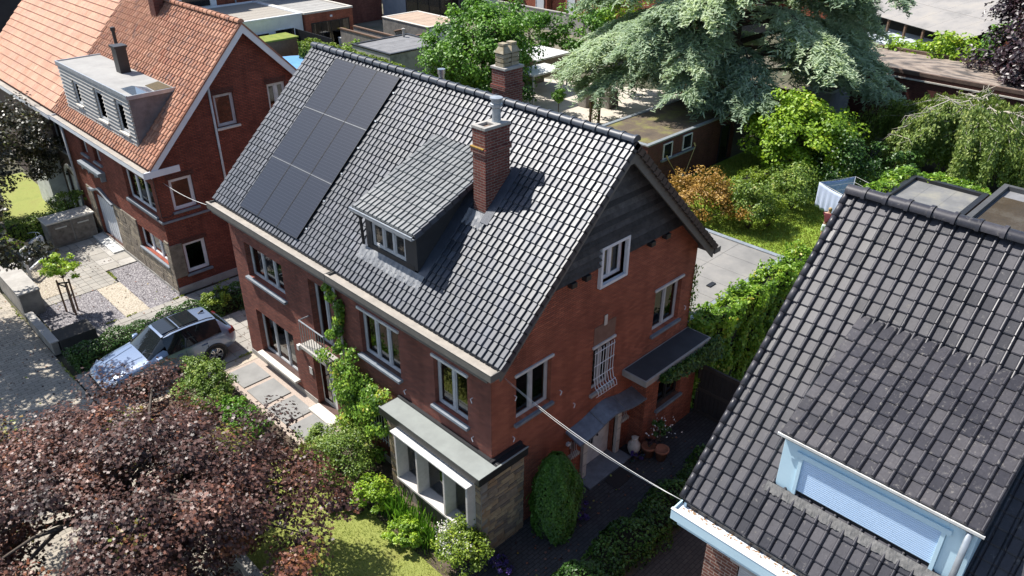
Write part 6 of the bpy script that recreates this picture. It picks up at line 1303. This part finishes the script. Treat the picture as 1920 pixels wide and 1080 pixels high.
for s in (1, -1):
    mm_ = MB(); mm_.tube([cw((2.15, .60, 1.60), s), cw((2.5, .605, 1.70), s), cw((3.2, .60, 1.715), s), cw((3.85, .585, 1.68), s), cw((4.05, .575, 1.62), s)], .018, 6); mm_.build('roof_rail', BLACK, car, smooth=True)
    mm_ = MB(); mm_.hexa([cw((1.72, .93, 1.03), s), cw((1.95, .95, 1.03), s), cw((1.95, 1.13, 1.05), s), cw((1.76, 1.13, 1.05), s), cw((1.75, .95, 1.17), s), cw((1.95, .97, 1.18), s), cw((1.94, 1.11, 1.17), s), cw((1.78, 1.11, 1.16), s)]); mm_.build('mirror', SILVER, car, bevel=.02)
    mm_ = MB(); mm_.hexa([cw((.09, .50, .64), s), cw((.42, .86, .70), s), cw((.36, .90, .78), s), cw((.10, .62, .76), s), cw((.10, .50, .72), s), cw((.46, .83, .84), s), cw((.42, .88, .86), s), cw((.16, .60, .80), s)]); mm_.build('headlight', plain('headlamp', (.55, .58, .62), None, 3, .05, 0, spec=.9), car)
    mm_ = MB(); mm_.hexa([cw((4.42, .70, .93), s), cw((4.70, .60, .90), s), cw((4.69, .80, .90), s), cw((4.40, .935, .93), s), cw((4.44, .66, 1.07), s), cw((4.66, .58, 1.06), s), cw((4.64, .78, 1.06), s), cw((4.40, .91, 1.08), s)]); mm_.build('tail_light', RED, car, bevel=.01)
    for xw in (.92, 3.77):
        c = cw((xw, .80, .36), s); mm_ = MB(); n_ = 28; r0 = .36*CS; prof = [(.0, .24), (.10, .24), (.10, .27), (.13, .33), (.12, .36), (-.10, .36), (-.11, .33), (-.11, .2)]
        vs = []; 
        for dy, r in prof:
            for k in range(n_):
                a = 2*math.pi*k/n_; vs.append((c[0]+r*CS*math.cos(a), c[1]+s*(dy+.05)*CS, c[2]-.02*CS+r*CS*math.sin(a)))
        fs = [(i*n_+k, i*n_+(k+1) % n_, (i+1)*n_+(k+1) % n_, (i+1)*n_+k) for i in range(len(prof)-1) for k in range(n_)]
        mm_.add(vs, fs); wh = mm_.build('wheel', RUBBER, car, smooth=True)
        mm_ = MB()
        for k in range(10):
            a = 2*math.pi*k/10+(.12 if k % 2 else -.12); p0 = Vector((c[0], c[1]+s*.14*CS, c[2]-.02)); d = Vector((math.cos(a), 0, math.sin(a)))
            mm_.beam(p0+d*.04, p0+d*.245*CS, .035, .025, (0, 1, 0))
        rr2 = []
        for k in range(25): a = 2*math.pi*k/24; rr2.append((c[0]+.245*CS*math.cos(a), c[1]+s*.145*CS, c[2]-.02+.245*CS*math.sin(a)))
        mm_.tube(rr2, .016, 5, cap=False); mm_.build('rim', STEEL, wh)
        mm_ = MB(); vs = []
        for rr_i, dd in ((.37, .142), (.45, .150)):
            for k in range(17):
                a = -.35+(math.pi+.7)*k/16; q = cw((xw, .80+dd if xw < 2 else .80+dd, 0), s); vs.append((c[0]+rr_i*CS*math.cos(a), q[1]+s*.005, c[2]-.02+rr_i*CS*math.sin(a)))
        mm_.add(vs, [(k, k+1, 18+k, 17+k) for k in range(16)]); mm_.build('wheel_arch', BLACK, car, fixn=False)
    for xd in (1.78, 2.78, 3.55):
        mm_ = MB(); mm_.tube([cw((xd, .953, .98), s), cw((xd+.02, .958, .62), s), cw((xd+.05, .94, .36), s)], .006, 4); mm_.build('door_gap', BLACK, car)
    for xd in (2.48, 3.36):
        mm_ = MB(); mm_.beam(cw((xd, .965, .90), s), cw((xd+.2, .965, .905), s), .025, .03); mm_.build('door_handle', SILVER, car)
    mm_ = MB(); mm_.tube([cw((1.75, .91, 1.03), s), cw((2.6, .915, 1.06), s), cw((3.8, .905, 1.10), s), cw((4.1, .895, 1.13), s)], .012, 5); mm_.build('window_trim', BLACK, car)
    mm_ = MB(); mm_.beam(cw((2.92, .775, 1.36), s), cw((2.80, .90, 1.05), s), .05, .02); mm_.build('door_pillar', BLACK, car)
mm_ = MB(); mm_.hexa([cw((-.02, -.42, .36)), cw((.06, -.42, .36)), cw((.06, .42, .36)), cw((-.02, .42, .36)), cw((.01, -.36, .62)), cw((.08, -.36, .62)), cw((.08, .36, .62)), cw((.01, .36, .62))]); mm_.build('grille', BLACK, car, bevel=.02)
mm_ = MB(); mm_.hexa([cw((3.78, -.03, 1.66)), cw((4.0, -.015, 1.64)), cw((4.0, .015, 1.64)), cw((3.78, .03, 1.66)), cw((3.93, -.008, 1.72)), cw((4.0, -.008, 1.71)), cw((4.0, .008, 1.71)), cw((3.93, .008, 1.72))]); mm_.build('roof_antenna', BLACK, car)
for sl_ in (-.35, .35): mm_ = MB(); mm_.tube([cw((.45, sl_*.9, .935)), cw((.9, sl_, 1.018)), cw((1.5, sl_*1.25, 1.112))], .008, 4); mm_.build('bonnet_crease', SILVER, car)
for sl_ in (-.30, .30): mm_ = MB(); mm_.beam(cw((1.62, sl_, 1.16)), cw((1.75, sl_-.45, 1.23)), .02, .015); mm_.build('wiper', BLACK, car)
# ================================================================== BICYCLE RACK, BICYCLES
rk = thing('bicycle_rack', 'white timber rail rack with bicycles beside the forecourt', 'rack', (-3.4, 23.7, 0))
for (a, b_) in (((-3.75, 22.9), (-2.75, 23.9)), ((-3.55, 24.2), (-2.5, 25.1))):
    for q in (a, b_):
        m = MB(); m.box(q[0]-.05, q[0]+.05, q[1]-.05, q[1]+.05, .02, .82); m.build('post', WHITE, rk, bevel=.008)
    for z in (.45, .83):
        m = MB(); m.beam((a[0], a[1], z), (b_[0], b_[1], z), .08, .07); m.build('rail', WHITE, rk, bevel=.008)
def bicycle(name, label, loc, ang, col):
    t = thing(name, label, 'bicycle', loc); c, s = math.cos(ang), math.sin(ang)
    W = lambda u, z, v=0: (loc[0]+c*u-s*v, loc[1]+s*u+c*v, loc[2]+z)
    for u in (-.52, .52):
        m = MB(); n_ = 24; m.tube([W(u+.33*math.cos(2*math.pi*k/n_), .34+.33*math.sin(2*math.pi*k/n_)) for k in range(n_+1)], .017, 5, cap=False); w_ = m.build('wheel', RUBBER, t)
        m = MB()
        for k in range(8): a = math.pi*k/8; m.tube([W(u-.32*math.cos(a), .34-.32*math.sin(a)), W(u+.32*math.cos(a), .34+.32*math.sin(a))], .003, 3)
        m.build('spokes', STEEL, w_)
    m = MB(); f = {'bb': W(-.08, .30), 'seat': W(-.22, .82), 'head': W(.34, .80), 'hd2': W(.38, .66), 'r': W(-.52, .34), 'f': W(.52, .34)}
    for a, b_ in (('bb', 'seat'), ('seat', 'head'), ('bb', 'hd2'), ('bb', 'r'), ('seat', 'r'), ('head', 'hd2'), ('hd2', 'f')): m.tube([f[a], f[b_]], .016, 6)
    m.build('frame', col, t); m = MB(); m.tube([W(.22, 1.0, -.26), W(.33, 1.0, -.1), W(.33, 1.0, .1), W(.22, 1.0, .26)], .012, 6); m.tube([f['head'], W(.33, 1.0)], .014, 6); m.build('handlebar', STEEL, t)
    m = MB(); m.hexa([W(-.36, .86, -.08), W(-.08, .88, -.02), W(-.08, .88, .02), W(-.36, .86, .08), W(-.35, .92, -.07), W(-.08, .92, -.02), W(-.08, .92, .02), W(-.35, .92, .07)]); m.tube([f['seat'], W(-.23, .88)], .014, 6); m.build('saddle', BLACK, t, bevel=.01)
    return t
bicycle('bicycle', 'white bicycle parked against the far rail of the rack', (-2.9, 24.9, .03), .75, WHITE)
bicycle('bicycle', 'black bicycle half hidden by the feathery shrub', (-3.75, 23.8, .03), .8, BLACK)
# ================================================================== SAPLING
sp_ = thing('sapling', 'young lime-green tree tied to three brown stakes in the gravel', 'tree', (-3.45, 19.1, 0))
for (x, y) in ((-3.62, 19.35), (-3.28, 19.15), (-3.45, 18.85)):
    m = MB(); m.tube([(x, y, 0), (x+.02*random.uniform(-1, 1), y, 1.38)], .035, 7); m.build('stake', plain('stake_wood', (.22, .12, .07), (.14, .08, .05), 8, .8, .2), sp_)
for qa, qb in (((-3.62, 19.35, 1.25), (-3.28, 19.15, 1.25)), ((-3.62, 19.35, 1.22), (-3.45, 18.85, 1.22)), ((-3.28, 19.15, .8), (-3.45, 18.85, .8))):
    m = MB(); m.beam(qa, qb, .03, .05); m.build('cross_rail', BLACK, sp_)
m = MB(); m.tube([(-3.45, 19.1, 0), (-3.45, 19.1, 1.0), (-3.44, 19.12, 2.0)], [.025, .02, .012], 7)
C, d, f = clumps((-3.45, 19.15, 1.92), (.72, .72, .38), 40, -.5, .3)
for q in C[::3]: m.tube([(-3.45, 19.1, 1.5), tuple(q)], [.012, .004], 4)
m.build('trunk', BARK, sp_); Pq, Nq, ci = clump_leaves(C, d, 34, .17, .7, .6); foliage('crown', Pq, Nq, rng.uniform(.08, .14, len(Pq)), YGREEN, sp_, 'maple', np.clip(.62+rng.normal(0, .17, len(Pq)), 0, 1))
# ================================================================== SIDE PASSAGE THINGS
gt = thing('wooden_gate', 'dark wooden gate with two panels closing the side passage', 'gate', (8.15, -1.3, 0)); m = MB()
for b_ in ((-.55, -.65), (-2.0, -1.9)): m.box(8.1, 8.18, min(b_), max(b_), 0.02, 1.85)
for z in (.05, .9, 1.72): m.box(8.1, 8.18, -1.9, -.65, z, z+.13)
GWD = plain('gate_wood', (.055, .045, .038), (.035, .03, .026), 6, .85, .3); m.build('gate_frame', GWD, gt, bevel=.006)
for i in range(9):
    m = MB(); y = -.66-i*.138; m.box(8.12, 8.15, y-.128, y, .18, 1.72); m.build('board', plain('gate_board', (.035, .032, .03), None, 6, .9, .3), gt)
def pot(name, label, c, prof, mat, cat='pot'):
    t = thing(name, label, cat, c); m = MB(); m.lathe(prof, c, 20); m.build('pot_body', mat, t, smooth=True); return t
am = pot('amphora', 'pale two-handled amphora standing beside the side door', (5.25, -.42, .012), [(.08, 0), (.14, .06), (.19, .22), (.18, .36), (.10, .48), (.075, .54), (.10, .60), (.06, .6)], PALEST)
m = MB()
for s in (-1, 1): m.tube([(5.25+s*.08, -.42, .56), (5.25+s*.19, -.42, .52), (5.25+s*.17, -.42, .40)], .018, 6)
m.build('handle', PALEST, am)
tp = [(.13, 0), (.19, .30), (.22, .31), (.22, .38), (.18, .38), (.17, .33), (.02, .33)]
p1 = pot('flower_pot', 'terracotta pot with dark purple plant beside the amphora', (5.48, -.78, .012), tp, TERRA); p2 = pot('flower_pot', 'terracotta pot filled with bare soil at the edge of the path', (5.62, -1.12, .012), tp, TERRA)
bush('potted_rose', 'white-flowered rose standing behind the terracotta pots', (5.85, -.8, .75), (.22, .25, .42), DGREEN, 800, .07, cat='plant'); bush('potted_plant', 'small dark plant in the terracotta pot by the amphora', (5.48, -.78, .45), (.14, .14, .14), COPPER, 240, .06, cat='plant')
t = thing('rose_blossom', 'scattered white roses above the terracotta pots', 'flowers', (5.85, -.85, 1.0)); n = 60; foliage('petals', np.array([5.85, -.85, .95])+rng.normal(0, 1, (n, 3))*np.array([.2, .18, .2]), rng.normal(size=(n, 3))+np.array([-.5, -.5, .8]), .06, plain('rose_white', (.7, .68, .66), None, 9, .7, 0), t)
m = MB(); m.box(3.75, 4.5, -1.0, -.55, .0125, .03); tag(m.build('door_mat', plain('mat', (.035, .03, .028), None, 30, .95, .5), None), 'dark doormat in front of the side door step', 'doormat')
# ================================================================== REAR GARDEN THINGS
sw = thing('swing', 'garden swing with yellow ropes and pale green seat by the mossy garage', 'swing', (23.5, 10.5, 0)); 
m = MB(); m.hexa([(23.15, 10.35, .48), (23.65, 10.3, .48), (23.68, 10.55, .48), (23.18, 10.6, .48), (23.12, 10.33, .54), (23.68, 10.28, .54), (23.7, 10.57, .54), (23.14, 10.62, .54)]); m.build('seat', plain('mint', (.36, .52, .40), None, 3, .5, 0), sw)
ROPE = plain('rope', (.52, .40, .16), (.4, .3, .12), 9, .8, .1)
for a, b_ in (((23.14, 10.45, .52), (22.42, 10.7, 1.60)), ((23.68, 10.42, .52), (24.85, 10.7, 1.68))):
    m = MB(); m.tube([a, b_], .018, 5); m.build('rope', ROPE, sw); m = MB(); m.tube([b_, (b_[0], 10.8, b_[2]+.16)], .045, 6); m.build('bracket', ROPE, sw)
cd_ = thing('rotary_dryer', 'rotary clothes dryer on the rear lawn', 'clothes dryer', (24.6, 2.2, 0)); m = MB(); m.tube([(24.6, 2.2, 0), (24.6, 2.2, 1.75)], .03, 8); m.build('pole', GALV, cd_)
arms = []
for k in range(4):
    a = math.radians(20+90*k); e = (24.6+1.45*math.cos(a), 2.2+1.45*math.sin(a), 1.95); arms.append(e); m = MB(); m.tube([(24.6, 2.2, 1.35), e], .018, 6); m.build('arm', GALV, cd_)
for f in (.5, .75, 1.0):
    m = MB(); m.tube([Vector((24.6, 2.2, 1.35)).lerp(Vector(e), f) for e in arms+arms[:1]], .006, 4); m.build('line', WHITE_W, cd_)
def cloth(name, label, a, b_, h, mat, cat='laundry', folds=6, amp=.05):
    a = Vector(a); b_ = Vector(b_); nu, nv = 24, 8; d = (b_-a).normalized(); nrm = d.cross(Vector((0, 0, 1))); vs = []
    for j in range(nv+1):
        for i in range(nu+1):
            u, v = i/nu, j/nv; vs.append(a.lerp(b_, u)-Vector((0, 0, h*v+.06*math.sin(u*math.pi)))+nrm*(amp*v*math.sin(u*folds*2*math.pi)))
    m = MB(); m.add(vs, [(j*(nu+1)+i, j*(nu+1)+i+1, (j+1)*(nu+1)+i+1, (j+1)*(nu+1)+i) for j in range(nv) for i in range(nu)]); o = m.build(name, mat, None, smooth=True, fixn=False); o.modifiers.new('s', 'SOLIDIFY').thickness = .006; return tag(o, label, cat)
SHEETB = plain('blue_sheet', (.30, .40, .66), (.26, .35, .60), 2, .8, .1)
CHECK, nt, b = newmat('check_cloth'); g = N(nt, 'ShaderNodeNewGeometry'); s3 = N(nt, 'ShaderNodeSeparateXYZ'); L(nt, g.outputs['Position'], s3.inputs[0]); w1 = math_(nt, 'GREATER_THAN', math_(nt, 'FRACT', math_(nt, 'MULTIPLY', s3.outputs[2], 6)), .7); w2 = math_(nt, 'GREATER_THAN', math_(nt, 'FRACT', math_(nt, 'MULTIPLY', s3.outputs[1], 6)), .7)
L(nt, mixc(nt, math_(nt, 'MAXIMUM', w1, w2), (.66, .74, .84), (.38, .55, .78)), b.inputs['Base Color']); b.inputs['Roughness'].default_value = .9
cloth('bed_sheet', 'plain blue bed sheet hanging at the back of the clothes dryer', arms[0], arms[1], 1.0, SHEETB); cloth('bed_sheet', 'pale blue bed sheet hanging at the side of the clothes dryer', arms[1], arms[2], 1.15, plain('pale_sheet', (.46, .52, .68), (.40, .46, .62), 2, .8, .1)); cloth('bed_sheet', 'white and blue checked sheet hanging at the front of the dryer', arms[2], arms[3], 1.35, CHECK)
for i in range(4):
    p = Vector(arms[0]).lerp(Vector(arms[3]), .25+.16*i).lerp(Vector((24.6, 2.2, 1.6)), .3); cloth('sock', 'dark sock pegged inside the clothes dryer', p, p+Vector((.12, .02, 0)), .28, BLACK, folds=1, amp=.01)['group'] = 'dark socks on the dryer'
# person hanging laundry
pe = thing('person', 'person in dark red top and pale shorts reaching to the checked sheet', 'person', (22.35, 2.15, 0)); px, py = 22.35, 2.15
def skinmesh(name, chain, rad, mat, parent, edges=None, sub=1, root=0):
    me = bpy.data.meshes.new(name); edges = edges or [(i, i+1) for i in range(len(chain)-1)]; me.from_pydata(chain, edges, []); me.materials.append(mat); o = bpy.data.objects.new(name, me); link(o, parent)
    o.modifiers.new('skin', 'SKIN'); me.skin_vertices[0].data[0].use_root = False
    for i, r in enumerate(rad): me.skin_vertices[0].data[i].radius = (r, r) if not isinstance(r, tuple) else r
    me.skin_vertices[0].data[root].use_root = True; s = o.modifiers.new('sub', 'SUBSURF'); s.levels = sub; s.render_levels = 2; return o
SKIN = plain('skin', (.50, .30, .21), (.44, .26, .18), 3, .6, 0)
hp = (px, py, .82); pts = [hp, (px, py, 1.05), (px+.03, py, 1.30), (px+.05, py, 1.42), (px+.07, py-.01, 1.52), (px+.08, py-.01, 1.60),
  (px, py+.09, .80), (px-.02, py+.10, .45), (px-.05, py+.10, .07), (px+.08, py+.10, .03), (px, py-.09, .80), (px+.02, py-.10, .45), (px+.01, py-.10, .07), (px+.13, py-.10, .03),
  (px+.03, py+.17, 1.33), (px+.18, py+.20, 1.16), (px+.38, py+.14, 1.25), (px+.48, py+.12, 1.30), (px+.03, py-.17, 1.33), (px+.17, py-.20, 1.14), (px+.36, py-.12, 1.20), (px+.46, py-.10, 1.24)]
ed = [(0, 1), (1, 2), (2, 3), (3, 4), (4, 5), (0, 6), (6, 7), (7, 8), (8, 9), (0, 10), (10, 11), (11, 12), (12, 13), (2, 14), (14, 15), (15, 16), (16, 17), (2, 18), (18, 19), (19, 20), (20, 21)]
rad = [.13, .12, .13, .055, .085, .075, .085, .06, .04, .035, .085, .06, .04, .035, .06, .045, .033, .03, .06, .045, .033, .03]
skinmesh('body', pts, rad, SKIN, pe, ed)
skinmesh('shirt', [(px, py, .92), (px+.01, py, 1.08), (px+.03, py, 1.30), (px+.045, py, 1.38), (px+.03, py+.17, 1.33), (px+.11, py+.19, 1.24), (px+.03, py-.17, 1.33), (px+.11, py-.20, 1.23)], [.15, .14, .15, .09, .08, .065, .08, .065], plain('dark_red_cloth', (.13, .02, .03), (.09, .014, .02), 5, .85, .1), pe, [(0, 1), (1, 2), (2, 3), (2, 4), (4, 5), (2, 6), (6, 7)])
skinmesh('shorts', [(px, py, .93), (px, py, .80), (px-.005, py+.09, .72), (px-.015, py+.10, .50), (px+.005, py-.09, .72), (px+.015, py-.10, .50)], [.15, .15, .11, .10, .11, .10], plain('pale_cloth', (.56, .66, .64), (.48, .58, .56), 4, .85, .1), pe, [(0, 1), (1, 2), (2, 3), (1, 4), (4, 5)])
skinmesh('hair', [(px+.03, py-.01, 1.50), (px+.05, py-.01, 1.60), (px+.085, py-.01, 1.655)], [.075, .095, .06], plain('blond_hair', (.42, .30, .14), (.32, .22, .1), 12, .6, .3), pe)
for s in (1, -1):
    for k in range(5):
        b0 = Vector((px+.47, py+s*(.12 if s > 0 else .10), 1.30 if s > 0 else 1.24)); dd = Vector((.06, (k-2)*.014, .02 if k else -.02)); m = MB(); m.tube([b0+Vector((0, (k-2)*.013, 0)), b0+dd*.7, b0+dd+Vector((0, 0, -.015))], [.010, .009, .006], 6); m.build('finger', SKIN, pe, smooth=True)
# patio things
for i, (x, y, lab) in enumerate(((30.6, 22.9, 'weathered stone block planter nearest the lollipop tree'), (31.5, 21.7, 'weathered stone block planter under the cedar tips'))):
    t = thing('stone_planter', lab, 'planter', (x, y, 0)); m = MB(); m.hexa([(x-.5, y-.4, 0), (x+.5, y-.45, 0), (x+.48, y+.42, 0), (x-.5, y+.4, 0), (x-.44, y-.36, 1.15), (x+.44, y-.4, 1.2), (x+.42, y+.36, 1.2), (x-.44, y+.34, 1.12)]); m.build('block', CONC_D, t, bevel=.05)
lo = thing('topiary_tree', 'small lollipop topiary on a thin stem on the patio', 'tree', (26.9, 22.1, 0)); m = MB(); m.tube([(26.9, 22.1, 0), (26.9, 22.1, 1.2)], .03, 6); m.build('trunk', BARK, lo)
C, d, f = clumps((26.9, 22.1, 1.55), (.42, .42, .48), 26, -.9, .5); Pq, Nq, ci = clump_leaves(C, d, 50, .2, .8, .4); foliage('crown', Pq, Nq, rng.uniform(.08, .13, len(Pq)), GREEN, lo)
tr = thing('post_trellis', 'two dark posts with a sparse climber at the patio edge', 'trellis', (27.9, 20.0, 0))
for x, y in ((27.6, 20.05), (28.25, 19.9)):
    m = MB(); m.box(x-.06, x+.06, y-.06, y+.06, 0, 1.6); m.build('post', WOODB, tr)
n = 420; foliage('foliage', np.stack([rng.uniform(27.5, 28.3, n), 20+rng.normal(0, .12, n), rng.uniform(.2, 2.1, n)], 1), rng.normal(size=(n, 3))+np.array([-.5, -.5, .5]), rng.uniform(.08, .14, n), SHRUB, tr)
m = MB(); m.box(25.9, 26.0, 20.7, 20.8, 0, .9); tag(m.build('timber_post', BLACK, None), 'short dark post standing on the patio', 'post')
for i, (x, y, mt, lab) in enumerate(((28.2, 47.6, WHITE_W, 'white wheelie bin beside the panel fence'), (29.3, 47.9, BLACK, 'black wheelie bin between white and yellow ones'), (30.2, 47.3, plain('yellow_lid', (.60, .50, .12), None, 3, .5, 0), 'yellow wheelie bin near the tan garage'))):
    t = thing('wheelie_bin', lab, 'bin', (x, y, 0)); m = MB(); m.hexa([(x-.25, y-.25, 0), (x+.25, y-.25, 0), (x+.25, y+.25, 0), (x-.25, y+.25, 0), (x-.3, y-.32, 1.0), (x+.3, y-.32, 1.0), (x+.3, y+.3, 1.0), (x-.3, y+.3, 1.0)]); m.build('bin_body', mt, t); m = MB(); m.box(x-.32, x+.32, y-.36, y+.32, 1.002, 1.07); m.build('lid', mt, t)
